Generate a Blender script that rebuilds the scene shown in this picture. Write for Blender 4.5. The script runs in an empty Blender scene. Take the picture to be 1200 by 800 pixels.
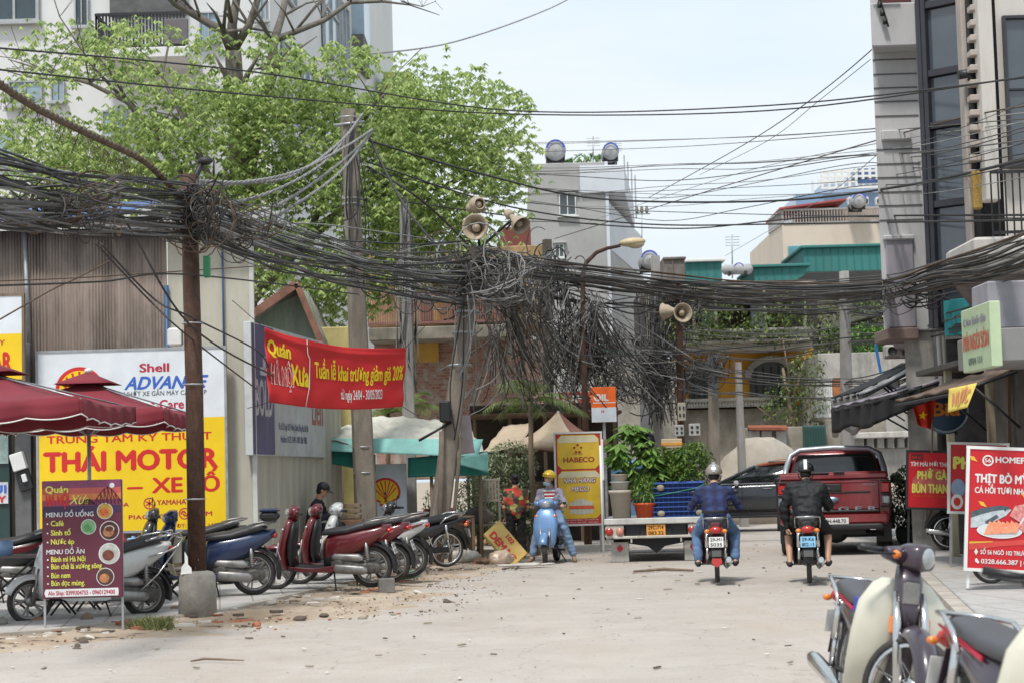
import bpy, math, random
from mathutils import Vector, Matrix, noise
random.seed(7)
R = math.radians
scene = bpy.context.scene
COL = scene.collection
# ------------------------------------------------------------------ camera
FPX, H0 = 2200.0, 1.48
PITCH, ROLL = math.atan(160.0 / FPX), 0.028
Fv = Vector((0, math.cos(PITCH), math.sin(PITCH)))
U0 = Vector((0, -math.sin(PITCH), math.cos(PITCH)))
R0 = Vector((1, 0, 0))
Rv = R0 * math.cos(ROLL) - U0 * math.sin(ROLL)
Uv = U0 * math.cos(ROLL) + R0 * math.sin(ROLL)
CAM = Vector((0, 0, H0))
def P(px, py, d):
 """world point on the photo's pixel ray at distance d along the street"""
 r = Fv + Rv * ((px - 600) / FPX) + Uv * ((400 - py) / FPX)
 return CAM + r * (d / r.y)
def G(px, py):
 r = Fv + Rv * ((px - 600) / FPX) + Uv * ((400 - py) / FPX)
 return CAM + r * (-H0 / r.z)
cd = bpy.data.cameras.new('camera')
cam = bpy.data.objects.new('camera', cd)
COL.objects.link(cam)
cd.sensor_width = 36
cd.lens = FPX / 1200 * 36
cd.clip_start = .1
cd.clip_end = 3000
m = Matrix((Rv, Uv, -Fv)).transposed().to_4x4()
m.translation = CAM
cam.matrix_world = m
cd.dof.use_dof = True
cd.dof.focus_distance = 25
cd.dof.aperture_fstop = 4.0
scene.camera = cam
# ------------------------------------------------------------------ materials
MATS = {}
def mat(name, col, rough=.65, metal=0., var=.18, scale=3., bump=0., bscale=25., col2=None, streak=0, alpha=None,
  coat=0., trans=0., emit=0., fine=0., stain=0., staincol=(.05, .045, .04), spec=.5, stscale=1.2):
 if name in MATS:
  return MATS[name]
 mt = bpy.data.materials.new(name)
 mt.use_nodes = True
 nt = mt.node_tree
 N, L = nt.nodes, nt.links
 b = N['Principled BSDF']
 b.inputs['Roughness'].default_value = rough
 b.inputs['Metallic'].default_value = metal
 b.inputs['Specular IOR Level'].default_value = spec
 if coat:
  b.inputs['Coat Weight'].default_value = coat
  b.inputs['Coat Roughness'].default_value = .08
 if trans:
  b.inputs['Transmission Weight'].default_value = trans
 if emit:
  b.inputs['Emission Color'].default_value = (*col, 1)
  b.inputs['Emission Strength'].default_value = emit
 tc = N.new('ShaderNodeTexCoord')
 mp = N.new('ShaderNodeMapping')
 L.new(tc.outputs['Object'], mp.inputs[0])
 if streak:
  mp.inputs['Scale'].default_value = (1, 1, 1.0 / streak)
 nz = N.new('ShaderNodeTexNoise')
 nz.inputs['Scale'].default_value = scale
 nz.inputs['Detail'].default_value = 8
 nz.inputs['Roughness'].default_value = .65
 L.new(mp.outputs[0], nz.inputs[0])
 rp = N.new('ShaderNodeValToRGB')
 c2 = col2 if col2 else tuple(c * (1 - var) for c in col)
 c1 = col if col2 else tuple(min(1, c * (1 + var * .5)) for c in col)
 rp.color_ramp.elements[0].color = (*c2, 1)
 rp.color_ramp.elements[0].position = .33
 rp.color_ramp.elements[1].color = (*c1, 1)
 rp.color_ramp.elements[1].position = .66
 L.new(nz.outputs[0], rp.inputs[0])
 out = rp.outputs[0]
 if fine:
  n2 = N.new('ShaderNodeTexNoise')
  n2.inputs['Scale'].default_value = 90
  n2.inputs['Detail'].default_value = 4
  L.new(tc.outputs['Object'], n2.inputs[0])
  mr = N.new('ShaderNodeMapRange')
  mr.inputs[1].default_value = .3
  mr.inputs[2].default_value = .7
  mr.inputs[3].default_value = 1 - fine
  mr.inputs[4].default_value = 1 + fine
  L.new(n2.outputs[0], mr.inputs[0])
  mx = N.new('ShaderNodeVectorMath')
  mx.operation = 'SCALE'
  L.new(out, mx.inputs[0])
  L.new(mr.outputs[0], mx.inputs['Scale'])
  out = mx.outputs[0]
 if stain:
  n3 = N.new('ShaderNodeTexNoise')
  n3.inputs['Scale'].default_value = stscale
  n3.inputs['Detail'].default_value = 10
  n3.inputs['Roughness'].default_value = .75
  mp3 = N.new('ShaderNodeMapping')
  mp3.inputs['Scale'].default_value = (1.6, 1.6, .45)
  L.new(tc.outputs['Object'], mp3.inputs[0])
  L.new(mp3.outputs[0], n3.inputs[0])
  mr3 = N.new('ShaderNodeMapRange')
  mr3.inputs[1].default_value = .48
  mr3.inputs[2].default_value = .72
  mr3.inputs[4].default_value = stain
  L.new(n3.outputs[0], mr3.inputs[0])
  mx3 = N.new('ShaderNodeMix')
  mx3.data_type = 'RGBA'
  mx3.inputs[7].default_value = (*staincol, 1)
  L.new(mr3.outputs[0], mx3.inputs[0])
  L.new(out, mx3.inputs[6])
  out = mx3.outputs[2]
 L.new(out, b.inputs['Base Color'])
 # roughness variation
 mr2 = N.new('ShaderNodeMapRange')
 mr2.inputs[3].default_value = max(0.02, rough - .08)
 mr2.inputs[4].default_value = min(1, rough + .1)
 L.new(nz.outputs[0], mr2.inputs[0])
 L.new(mr2.outputs[0], b.inputs['Roughness'])
 if bump:
  nb = N.new('ShaderNodeTexNoise')
  nb.inputs['Scale'].default_value = bscale
  nb.inputs['Detail'].default_value = 8
  L.new(tc.outputs['Object'], nb.inputs[0])
  bp = N.new('ShaderNodeBump')
  bp.inputs['Strength'].default_value = bump
  bp.inputs['Distance'].default_value = .02
  L.new(nb.outputs[0], bp.inputs['Height'])
  L.new(bp.outputs[0], b.inputs['Normal'])
 MATS[name] = mt
 return mt
def leafmat(name, c1, c2, tl=.35):
 if name in MATS:
  return MATS[name]
 mt = bpy.data.materials.new(name)
 mt.use_nodes = True
 N, L = mt.node_tree.nodes, mt.node_tree.links
 b = N['Principled BSDF']
 b.inputs['Roughness'].default_value = .45
 b.inputs['Specular IOR Level'].default_value = .35
 g = N.new('ShaderNodeNewGeometry')
 rp = N.new('ShaderNodeValToRGB')
 rp.color_ramp.elements[0].color = (*c1, 1)
 rp.color_ramp.elements[1].color = (*c2, 1)
 L.new(g.outputs['Random Per Island'], rp.inputs[0])
 L.new(rp.outputs[0], b.inputs['Base Color'])
 t = N.new('ShaderNodeBsdfTranslucent')
 L.new(rp.outputs[0], t.inputs[0])
 ms = N.new('ShaderNodeMixShader')
 ms.inputs[0].default_value = tl
 L.new(b.outputs[0], ms.inputs[1])
 L.new(t.outputs[0], ms.inputs[2])
 L.new(ms.outputs[0], N['Material Output'].inputs[0])
 MATS[name] = mt
 return mt
def glass(name='window glass', col=(.05, .07, .08), rough=.08):
 return mat(name, col, rough, 0, var=.3, scale=.8, spec=.8)
# ------------------------------------------------------------------ mesh builder
def basis(d, up=Vector((0, 0, 1))):
 d = d.normalized()
 a = up if abs(d.dot(up)) < .98 else Vector((1, 0, 0))
 u = d.cross(a).normalized()
 v = u.cross(d).normalized()
 return u, v
def V(*a):
 return Vector(a)
class MB:
 def __init__(s):
  s.v, s.f, s.m, s.s = [], [], [], []
 def add(s, vs, fs, mi=0, sm=False, M=None):
  o = len(s.v)
  if M is not None:
   vs = [M @ Vector(q) for q in vs]
  s.v.extend([tuple(q) for q in vs])
  for f in fs:
   s.f.append([i + o for i in f])
   s.m.append(mi)
   s.s.append(sm)
  return s
 def box(s, c, h, mi=0, M=None, rz=0, taper=1.0):
  """centre c, full size h"""
  x, y, z = h[0] / 2, h[1] / 2, h[2] / 2
  vs = []
  for k in (-1, 1):
   t = taper if k == 1 else 1
   for (i, j) in ((-1, -1), (1, -1), (1, 1), (-1, 1)):
    vs.append(Vector((i * x * t, j * y * t, k * z)))
  if rz:
   rm = Matrix.Rotation(rz, 3, 'Z')
   vs = [rm @ q for q in vs]
  vs = [q + Vector(c) for q in vs]
  return s.add(vs, [(0, 3, 2, 1), (4, 5, 6, 7), (0, 1, 5, 4), (1, 2, 6, 5), (2, 3, 7, 6), (3, 0, 4, 7)], mi, False, M)
 def rbox(s, c, h, b=.02, mi=0, rz=0, M=None):
  """box with bevelled edges"""
  x, y, z = h[0] / 2, h[1] / 2, h[2] / 2
  b = min(b, x * .9, y * .9, z * .9)
  rings = []
  for (zz, ins) in ((-z, b), (-z + b, 0), (z - b, 0), (z, b)):
   r = []
   X, Y = x - ins, y - ins
   bb = b
   for (cx, cy, a0) in ((X - bb, Y - bb, 0), (-X + bb, Y - bb, 90), (-X + bb, -Y + bb, 180), (X - bb, -Y + bb, 270)):
    for k in range(3):
     a = R(a0 + 45 * k)
     r.append(Vector((cx + bb * math.cos(a), cy + bb * math.sin(a), zz)))
   rings.append(r)
  if rz:
   rm = Matrix.Rotation(rz, 3, 'Z')
   rings = [[rm @ q for q in r] for r in rings]
  rings = [[q + Vector(c) for q in r] for r in rings]
  return s.loft(rings, mi, M=M, sm=False)
 def beam(s, p, q, w, h=None, mi=0, up=V(0, 0, 1)):
  p, q = Vector(p), Vector(q)
  h = h or w
  u, v = basis(q - p, up)
  vs = []
  for e in (p, q):
   for (i, j) in ((-1, -1), (1, -1), (1, 1), (-1, 1)):
    vs.append(e + u * (i * w / 2) + v * (j * h / 2))
  return s.add(vs, [(0, 1, 2, 3), (7, 6, 5, 4), (0, 4, 5, 1), (1, 5, 6, 2), (2, 6, 7, 3), (3, 7, 4, 0)], mi)
 def tube(s, pts, r, n=8, mi=0, caps=True, sm=True):
  pts = [Vector(p) for p in pts]
  if not hasattr(r, '__len__'):
   r = [r] * len(pts)
  rings = []
  u = None
  for i, p in enumerate(pts):
   a = pts[max(0, i - 1)]
   b = pts[min(len(pts) - 1, i + 1)]
   d = (b - a)
   if d.length < 1e-9:
    d = Vector((0, 0, 1))
   d.normalize()
   if u is None:
    u, v = basis(d)
   else:
    u = (u - d * u.dot(d))
    if u.length < 1e-6:
     u, v = basis(d)
    u.normalize()
    v = u.cross(d)
   rings.append([p + (u * math.cos(2 * math.pi * k / n) + v * math.sin(2 * math.pi * k / n)) * r[i] for k in range(n)])
  return s.loft(rings, mi, caps=caps, sm=sm)
 def loft(s, rings, mi=0, caps=True, sm=True, M=None, closed=True):
  n = len(rings[0])
  vs = [q for r in rings for q in r]
  fs = []
  for i in range(len(rings) - 1):
   for k in range(n if closed else n - 1):
    k2 = (k + 1) % n
    fs.append((i * n + k, i * n + k2, (i + 1) * n + k2, (i + 1) * n + k))
  o = len(s.f)
  s.add(vs, fs, mi, sm, M)
  if caps and closed:
   base = len(s.v) - len(vs)
   s.f.append([base + k for k in reversed(range(n))])
   s.m.append(mi)
   s.s.append(False)
   s.f.append([base + (len(rings) - 1) * n + k for k in range(n)])
   s.m.append(mi)
   s.s.append(False)
  return s
 def lathe(s, prof, c=(0, 0, 0), ax='Z', n=24, mi=0, sm=True, caps=False):
  c = Vector(c)
  rings = []
  for (r, z) in prof:
   ring = []
   for k in range(n):
    a = 2 * math.pi * k / n
    x, y = r * math.cos(a), r * math.sin(a)
    if ax == 'Z':
     q = Vector((x, y, z))
    elif ax == 'Y':
     q = Vector((x, z, y))
    elif ax == 'X':
     q = Vector((z, x, y))
    else:
     u, v = basis(ax)
     q = u * x + v * y + ax.normalized() * z
    ring.append(c + q)
   rings.append(ring)
  return s.loft(rings, mi, caps=caps, sm=sm)
 def ell(s, c, r, n=12, mi=0, M=None):
  if not hasattr(r, '__len__'):
   r = (r, r, r)
  rings = []
  h = n // 2
  for i in range(h + 1):
   t = math.pi * i / h
   t = min(max(t, .02), math.pi - .02)
   rings.append([Vector((c[0] + r[0] * math.sin(t) * math.cos(2 * math.pi * k / n),
         c[1] + r[1] * math.sin(t) * math.sin(2 * math.pi * k / n),
         c[2] - r[2] * math.cos(t))) for k in range(n)])
  return s.loft(rings, mi, M=M)
 def prism(s, poly, f, thick, bev=0, mi=0, sm=False):
  """poly: list of (a,b); f(a,b,t)->Vector; t from 0..thick"""
  def ins(poly, b):
   if not b:
    return poly
   n = len(poly)
   A = sum(poly[i][0] * poly[(i + 1) % n][1] - poly[(i + 1) % n][0] * poly[i][1] for i in range(n))
   sg = 1 if A > 0 else -1
   out = []
   for i in range(n):
    p0, p1, p2 = Vector(poly[i - 1]), Vector(poly[i]), Vector(poly[(i + 1) % n])
    e1 = (p1 - p0).normalized()
    e2 = (p2 - p1).normalized()
    nn = Vector((-(e1.y + e2.y), e1.x + e2.x)) * sg
    if nn.length < 1e-6:
     nn = Vector((-e1.y, e1.x)) * sg
    nn.normalize()
    out.append(tuple(p1 + nn * b))
   return out
  if bev:
   pi = ins(poly, bev)
   levels = [(pi, 0), (poly, bev), (poly, thick - bev), (pi, thick)]
  else:
   levels = [(poly, 0), (poly, thick)]
  rings = [[f(a, b, t) for (a, b) in pl] for (pl, t) in levels]
  return s.loft(rings, mi, sm=sm)
 def quad(s, a, b, c, d, mi=0):
  return s.add([a, b, c, d], [(0, 1, 2, 3)], mi)
 def grid(s, fn, nu, nv, mi=0, sm=True, thick=0):
  vs = [fn(i / nu, j / nv) for j in range(nv + 1) for i in range(nu + 1)]
  fs = [(j * (nu + 1) + i, j * (nu + 1) + i + 1, (j + 1) * (nu + 1) + i + 1, (j + 1) * (nu + 1) + i) for j in range(nv) for i in range(nu)]
  return s.add(vs, fs, mi, sm)
 def mesh(s, name):
  me = bpy.data.meshes.new(name)
  me.from_pydata(s.v, [], s.f)
  me.polygons.foreach_set('material_index', s.m)
  me.polygons.foreach_set('use_smooth', s.s)
  me.update()
  return me
 def build(s, name, mats, parent=None, solid=0, fix=True, loc=None):
  me = s.mesh(name)
  if not isinstance(mats, (list, tuple)):
   mats = [mats]
  for k in mats:
   me.materials.append(k)
  if fix and len(s.f) < 30000:
   import bmesh
   bm = bmesh.new()
   bm.from_mesh(me)
   bmesh.ops.recalc_face_normals(bm, faces=bm.faces)
   bm.to_mesh(me)
   bm.free()
  o = bpy.data.objects.new(name, me)
  COL.objects.link(o)
  if parent:
   o.parent = parent
  if loc is not None:
   o.location = loc
  if solid:
   md = o.modifiers.new('thickness', 'SOLIDIFY')
   md.thickness = solid
  return o
def tag(o, label=None, cat=None, group=None, kind=None):
 if label:
  o['label'] = label
 if cat:
  o['category'] = cat
 if group:
  o['group'] = group
 if kind:
  o['kind'] = kind
 return o
def thing(name, label, cat, loc=(0, 0, 0), rz=0, group=None, rot=None):
 o = bpy.data.objects.new(name, None)
 o.empty_display_size = .2
 COL.objects.link(o)
 o.location = loc
 o.rotation_euler = rot if rot else (0, 0, rz)
 return tag(o, label, cat, group)
def relocate(o):
 """put a top-level mesh's origin at its base"""
 me = o.data
 xs = [v.co.x for v in me.vertices]
 ys = [v.co.y for v in me.vertices]
 zs = [v.co.z for v in me.vertices]
 c = Vector(((min(xs) + max(xs)) / 2, (min(ys) + max(ys)) / 2, min(zs)))
 me.transform(Matrix.Translation(-c))
 o.location = o.location + c
 return o
def solo(mb, name, mats, label, cat, group=None, kind=None, solid=0):
 o = mb.build(name, mats, solid=solid)
 relocate(o)
 return tag(o, label, cat, group, kind)
# ------------------------------------------------------------------ lettering
TXC = {}
def evalmesh(o):
 ts = bpy.data.scenes.new('scratch')
 ts.collection.objects.link(o)
 ts.view_layers[0].update()
 dg = ts.view_layers[0].depsgraph
 me = bpy.data.meshes.new_from_object(o.evaluated_get(dg))
 bpy.data.scenes.remove(ts)
 return me
def textverts(sx, bold=0.0, shear=0., space=1.0):
 key = (sx, bold, shear, space)
 if key in TXC:
  return TXC[key]
 cu = bpy.data.curves.new('lettering', 'FONT')
 cu.body = sx
 cu.size = 1
 cu.shear = shear
 cu.space_character = space
 cu.resolution_u = 3
 o = bpy.data.objects.new('lettering_source', cu)
 me = evalmesh(o)
 vs = [v.co.copy() for v in me.vertices]
 fs = [tuple(p.vertices) for p in me.polygons]
 bpy.data.objects.remove(o)
 bpy.data.curves.remove(cu)
 bpy.data.meshes.remove(me)
 TXC[key] = (vs, fs)
 return vs, fs
def text(mb, sx, x0, z0, w, h, mi=0, y=-.004, bold=.02, shear=0., space=1., fn=None, slope=0, cap=None):
 """fit the line into x0..x0+w, baseline box z0..z0+h (cap height of 'H')"""
 vs, fs = textverts(sx, bold, shear, space)
 if not vs:
  return
 ax = min(v.x for v in vs)
 bx = max(v.x for v in vs)
 capz = .72
 k = max(0, bold)
 # heavier weights: the outline again, shifted a hair sideways and a fraction of a millimetre behind
 for j, (dx, dz) in enumerate([(0, 0)] if k < .004 else [(0, 0), (-k, 0), (k, 0), (0, -k * .8), (0, k * .8)]):
  out = []
  for v in vs:
   X = x0 + (v.x + dx - ax) / (bx - ax) * w
   Z = z0 + (v.y + dz) / capz * h + slope * (X - x0)
   q = Vector((X, y + j * .0004 * (1 if y <= 0 else -1), Z))
   out.append(fn(q) if fn else q)
  mb.add(out, fs, mi)
def disc(mb, x, z, rx, rz_, mi=0, y=-.004, n=24, fn=None):
 vs = [Vector((x + rx * math.cos(2 * math.pi * k / n), y, z + rz_ * math.sin(2 * math.pi * k / n))) for k in range(n)]
 if fn:
  vs = [fn(q) for q in vs]
 mb.add(vs, [tuple(range(n))], mi)
def flat(mb, pts, mi=0, y=-.004, fn=None):
 vs = [Vector((a, y, b)) for (a, b) in pts]
 if fn:
  vs = [fn(q) for q in vs]
 mb.add(vs, [tuple(range(len(vs)))], mi)
def ringm(mb, x, z, r0, r1, mi=0, y=-.004, n=28, a0=0, a1=360, sx=1):
 for k in range(n):
  a, b = R(a0 + (a1 - a0) * k / n), R(a0 + (a1 - a0) * (k + 1) / n)
  mb.add([V(x + r0 * math.cos(a) * sx, y, z + r0 * math.sin(a)), V(x + r1 * math.cos(a) * sx, y, z + r1 * math.sin(a)),
    V(x + r1 * math.cos(b) * sx, y, z + r1 * math.sin(b)), V(x + r0 * math.cos(b) * sx, y, z + r0 * math.sin(b))], [(0, 1, 2, 3)], mi)
# ------------------------------------------------------------------ common materials
WHITE = (.72, .72, .70)
m_black = mat('black plastic', (.018, .018, .02), .45, var=.3)
m_rubber = mat('tyre rubber', (.028, .027, .026), .85, var=.35, scale=9, col2=(.06, .055, .05))
m_chrome = mat('chrome', (.62, .62, .62), .22, 1, var=.15)
m_alu = mat('cast aluminium', (.32, .31, .30), .45, .8, var=.35, scale=9)
m_engine = mat('dusty engine metal', (.16, .15, .14), .6, .5, var=.5, scale=12, col2=(.05, .045, .04))
m_seat = mat('seat vinyl', (.035, .035, .038), .5, var=.25, bump=.05, bscale=60)
m_red_lens = mat('red lens', (.45, .02, .015), .2, var=.1, coat=.6)
m_amber = mat('amber lens', (.8, .22, .03), .2, var=.1, coat=.6)
m_clear = mat('clear lens', (.42, .44, .45), .1, .5, var=.25, scale=14, coat=.8)
m_plate = mat('number plate white', (.68, .68, .66), .5, var=.12)
m_plate_y = mat('number plate amber', (.75, .34, .06), .5, var=.12)
m_plate_b = mat('number plate blue', (.22, .48, .70), .5, var=.12)
m_ink = mat('black lettering', (.02, .02, .025), .6)
m_steel = mat('galvanised steel', (.42, .43, .44), .45, .6, var=.25, scale=7)
m_whitep = mat('white paint', WHITE, .5, var=.1)
m_skin = mat('skin', (.52, .30, .20), .5, var=.12, scale=12)
m_hair = mat('black hair', (.012, .010, .009), .5)
m_concrete = mat('concrete', (.30, .28, .25), .85, var=.3, scale=5, bump=.35, stain=.5, staincol=(.10, .085, .07), fine=.08)
m_rust = mat('rusty steel', (.10, .045, .028), .8, .2, var=.5, scale=14, col2=(.045, .025, .02), bump=.4, bscale=40, stain=.6, staincol=(.17, .12, .08), stscale=5)
m_wood = mat('old timber', (.22, .16, .11), .8, var=.4, scale=8, streak=8, bump=.2)
m_darkmetal = mat('dark painted steel', (.03, .03, .033), .5, .3, var=.3)
m_glass = glass()
# ------------------------------------------------------------------ motorcycles  (forward +X, left +Y)
def arcshell(mb, cx, cz, r, a0, a1, hw, th=.012, n=14, crown=.03, mi=0):
 rings = []
 for i in range(n + 1):
  a = R(a0 + (a1 - a0) * i / n)
  ca, sa = math.cos(a), math.sin(a)
  ring = []
  for (y, rr) in ((-hw, r - crown), (-hw * .7, r), (0, r + crown * .4), (hw * .7, r), (hw, r - crown), (hw, r - crown - th), (hw * .6, r - th), (-hw * .6, r - th), (-hw, r - crown - th)):
   ring.append(V(cx + rr * ca, y, cz + rr * sa))
  rings.append(ring)
 mb.loft(rings, mi)
def yzloft(mb, secs, n=14, mi=0, y0=0, p=2.6):
 """sections along X: (x, z, halfw, halfh)"""
 rings = []
 for (x, z, w, h) in secs:
  ring = []
  for k in range(n):
   a = 2 * math.pi * k / n
   c, s_ = math.cos(a), math.sin(a)
   ring.append(V(x, y0 + w * math.copysign(abs(c) ** (2 / p), c), z + h * math.copysign(abs(s_) ** (2 / p), s_)))
  rings.append(ring)
 mb.loft(rings, mi)
def xyloft(mb, secs, n=16, mi=0, y0=0, p=2.5):
 """sections along Z: (x, z, halfdepth x, halfwidth y)"""
 rings = []
 for (x, z, d, w) in secs:
  ring = []
  for k in range(n):
   a = 2 * math.pi * k / n
   c, s_ = math.cos(a), math.sin(a)
   ring.append(V(x + d * math.copysign(abs(c) ** (2 / p), c), y0 + w * math.copysign(abs(s_) ** (2 / p), s_), z))
  rings.append(ring)
 mb.loft(rings, mi)
def wheel(root, cx, r, w=.05, spokes='cast', wm=None, M=None, rimcol=None, parts=True):
 wr = bpy.data.objects.new('wheel', None)
 COL.objects.link(wr)
 wr.parent = root
 wr.location = (cx, 0, r)
 if M:
  wr.rotation_euler = (0, 0, M)
 t = MB()
 prof = []
 ri = r - w * 1.25
 for k in range(13):
  a = R(-60 + 300 * k / 12)
  prof.append((r - w * .62 + w * .62 * math.sin(a), w * .78 * math.cos(a)))
 t.lathe(prof, (0, 0, 0), 'Y', 36)
 t.build('tyre', m_rubber, wr)
 q = MB()
 q.lathe([(ri - .012, -w * .55), (ri + .012, -w * .6), (ri + .012, w * .6), (ri - .012, w * .55), (ri - .018, 0), (ri - .012, -w * .55)], (0, 0, 0), 'Y', 36)
 q.lathe([(.001, -.05), (.055, -.05), (.06, 0), (.055, .05), (.001, .05)], (0, 0, 0), 'Y', 16)
 if spokes == 'cast':
  for k in range(5):
   a = 2 * math.pi * k / 5
   for da in (-.16, .16):
    q.beam((.05 * math.cos(a), 0, .05 * math.sin(a)), (ri * math.cos(a + da), 0, ri * math.sin(a + da)), .022, .022)
 else:
  for k in range(20):
   a = 2 * math.pi * k / 20
   b = a + (.5 if k % 2 else -.5)
   q.tube([(.05 * math.cos(a), .03 * (1 if k % 4 < 2 else -1), .05 * math.sin(a)), (ri * math.cos(b), 0, ri * math.sin(b))], .0025, 4)
  q.lathe([(.001, -.03), (.075, -.03), (.075, .03), (.001, .03)], (0, 0, 0), 'Y', 16)
 q.build('rim', rimcol or (m_alu if spokes == 'cast' else m_chrome), wr)
 return wr
def plate(root, x, z, tilt, lines, m=None, w=.19, h=.14):
 """a rear plate facing -X"""
 o = bpy.data.objects.new('number_plate', None)
 q = MB()
 q.rbox((0, 0, 0), (.006, w, h), .002)
 p = q.build('number_plate', m or m_plate, root)
 p.location = (x, 0, z)
 p.rotation_euler = (0, tilt, 0)
 t = MB()
 n = len(lines)
 for i, ln in enumerate(lines):
  hh = h * (.32 if n > 1 else .6)
  zz = (h * .08 if i == 0 else -h * .40) if n > 1 else -h * .3
  # facing -X : map local x -> -Y
  text(t, ln, -w * .4, zz, w * .8, hh, y=0, bold=.015, fn=lambda v: V(-.0065, -v.x, v.z))
 t.build('lettering', m_ink, p)
 return p
def mirrors(root, x, z, y=.27, up=.16, m=None):
 for sgn in (1, -1):
  q = MB()
  q.tube([(x, sgn * y * .8, z), (x + .01, sgn * y, z + up * .5), (x + .02, sgn * (y + .03), z + up)], .005, 6)
  q.lathe([(.001, -.012), (.035, -.012), (.05, 0), (.045, .01), (.001, .01)], (x + .02, sgn * (y + .04), z + up + .03), 'X', 14)
  q.build('mirror', m or m_black, root)
def scooter(label, loc, heading, body, trim, lean=-6, Rw=.26, group=None, steer=0, rack=False, box=False, pl=('29-K1', '482.15'), seatm=None, name='scooter', second=None, mirror=True, platem=None, amber=False):
 root = thing(name, label, 'scooter', loc, 0, group, rot=(R(lean), 0, heading))
 root.rotation_mode = 'XYZ'
 fx, rx = .66, -.64
 dk = trim
 b2 = second or body
 wheel(root, rx, Rw, .058)
 # ---- front assembly
 st = bpy.data.objects.new('front_wheel', None)
 wheel(root, fx, Rw, .052, M=steer)
 q = MB()
 for sg in (-1, 1):
  q.tube([(fx - .01, sg * .075, Rw), (fx - .075, sg * .075, Rw + .36)], .02, 8)
 q.build('fork', m_alu, root)
 q = MB()
 arcshell(q, fx, Rw, Rw + .035, 20, 165, .075)
 q.build('front_fender', body, root)
 # apron
 q = MB()
 xyloft(q, [(.50, .27, .05, .12), (.53, .36, .06, .17), (.535, .5, .07, .20), (.51, .66, .075, .215), (.47, .8, .075, .20), (.435, .9, .065, .15), (.41, .96, .05, .09)])
 q.build('front_apron', body, root)
 q = MB()
 xyloft(q, [(.40, .30, .05, .15), (.43, .45, .05, .185), (.42, .62, .05, .195), (.39, .78, .05, .17), (.37, .92, .04, .1)])
 q.build('leg_shield', dk, root)
 # floor
 q = MB()
 yzloft(q, [(.50, .30, .10, .05), (.42, .29, .17, .045), (.2, .275, .19, .035), (-.08, .275, .19, .04), (-.2, .30, .15, .05)])
 q.build('floorboard', dk, root)
 for sg in (-1, 1):
  q = MB()
  q.prism([(.46, .33), (.30, .255), (-.12, .24), (-.3, .28), (-.2, .335), (.1, .30)], lambda a, b, t, sg=sg: V(a, sg * (.185 + t), b), .025, .006)
  q.build('side_skirt', body, root)
 # body
 q = MB()
 yzloft(q, [(-.02, .5, .10, .16), (-.08, .52, .13, .2), (-.22, .56, .16, .2), (-.42, .615, .17, .17), (-.62, .68, .155, .135), (-.8, .75, .12, .085), (-.92, .80, .06, .04)], 18)
 q.build('body_panel', body, root)
 q = MB()
 yzloft(q, [(-.01, .45, .085, .19), (-.06, .44, .12, .19), (-.2, .40, .14, .12), (-.36, .42, .12, .10)], 14)
 q.build('lower_body', dk, root)
 if second:
  for sg in (-1, 1):
   q = MB()
   q.prism([(-.22, .62), (-.5, .66), (-.82, .78), (-.86, .81), (-.5, .74), (-.2, .69)], lambda a, b, t, sg=sg: V(a, sg * (.15 - abs(a + .3) * .07 + t), b), .03, .008)
   q.build('side_stripe', second, root)
 # seat
 q = MB()
 yzloft(q, [(.0, .735, .07, .02), (-.03, .75, .11, .04), (-.15, .765, .14, .045), (-.35, .78, .15, .05), (-.5, .82, .14, .055), (-.68, .855, .12, .05), (-.78, .865, .09, .03), (-.82, .865, .05, .01)], 16)
 q.build('seat', seatm or m_seat, root)
 # engine + transmission (left side), muffler (right side)
 q = MB()
 yzloft(q, [(-.12, .33, .06, .06), (-.2, .33, .09, .1), (-.4, .31, .09, .095), (-.58, .28, .07, .08), (-.74, .27, .05, .07), (-.78, .27, .03, .04)], 14, y0=.09)
 q.build('engine', m_engine, root)
 q = MB()
 yzloft(q, [(-.14, .43, .04, .03), (-.18, .44, .055, .05), (-.5, .42, .055, .055), (-.56, .41, .04, .03)], 12, y0=.13)
 yzloft(q, [(-.16, .29, .03, .04), (-.2, .29, .045, .065), (-.56, .26, .045, .06), (-.62, .26, .03, .03)], 12, y0=.175)
 q.build('belt_cover', m_alu, root)
 q = MB()
 q.lathe([(.001, .0), (.085, 0), (.085, .05), (.06, .07), (.001, .07)], (-.22, .13, .33), 'Y', 18)
 q.lathe([(.001, .0), (.075, 0), (.075, .03), (.05, .04), (.001, .04)], (-.64, .12, Rw), 'Y', 18)
 q.build('crank_case', m_engine, root)
 q = MB()
 q.tube([(-.1, -.08, .2), (-.3, -.13, .2), (-.5, -.16, .27), (-.62, -.17, .31), (-.86, -.175, .37), (-.9, -.175, .38)], [.018, .02, .045, .055, .055, .03], 12)
 q.build('muffler', m_alu, root)
 q = MB()
 arcshell(q, rx, Rw, Rw + .06, 70, 195, .07)
 q.beam((-.78, 0, .62), (-.95, 0, .36), .13, .015)
 q.build('rear_fender', m_black, root)
 q = MB()
 for sg in (1,):
  q.tube([(rx + .02, sg * .12, Rw + .05), (-.60, sg * .13, .62)], .022, 8)
  for k in range(7):
   q.lathe([(.03, -.006), (.034, 0), (.03, .006)], V(rx + .02, sg * .12, Rw + .08).lerp(V(-.60, sg * .13, .62), .15 + k * .1), V(.08, 0, .6), 10)
 q.build('shock_absorber', m_alu, root)
 q = MB()
 q.ell((-.905, 0, .765), (.045, .11, .045), 12)
 q.build('tail_light', m_red_lens, root)
 plate(root, -.955, .52, R(18), pl, platem)
 # rail
 q = MB()
 q.tube([(-.58, .15, .87), (-.7, .15, .905), (-.88, .11, .93), (-.93, 0, .935), (-.88, -.11, .93), (-.7, -.15, .905), (-.58, -.15, .87)], .013, 8)
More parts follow.
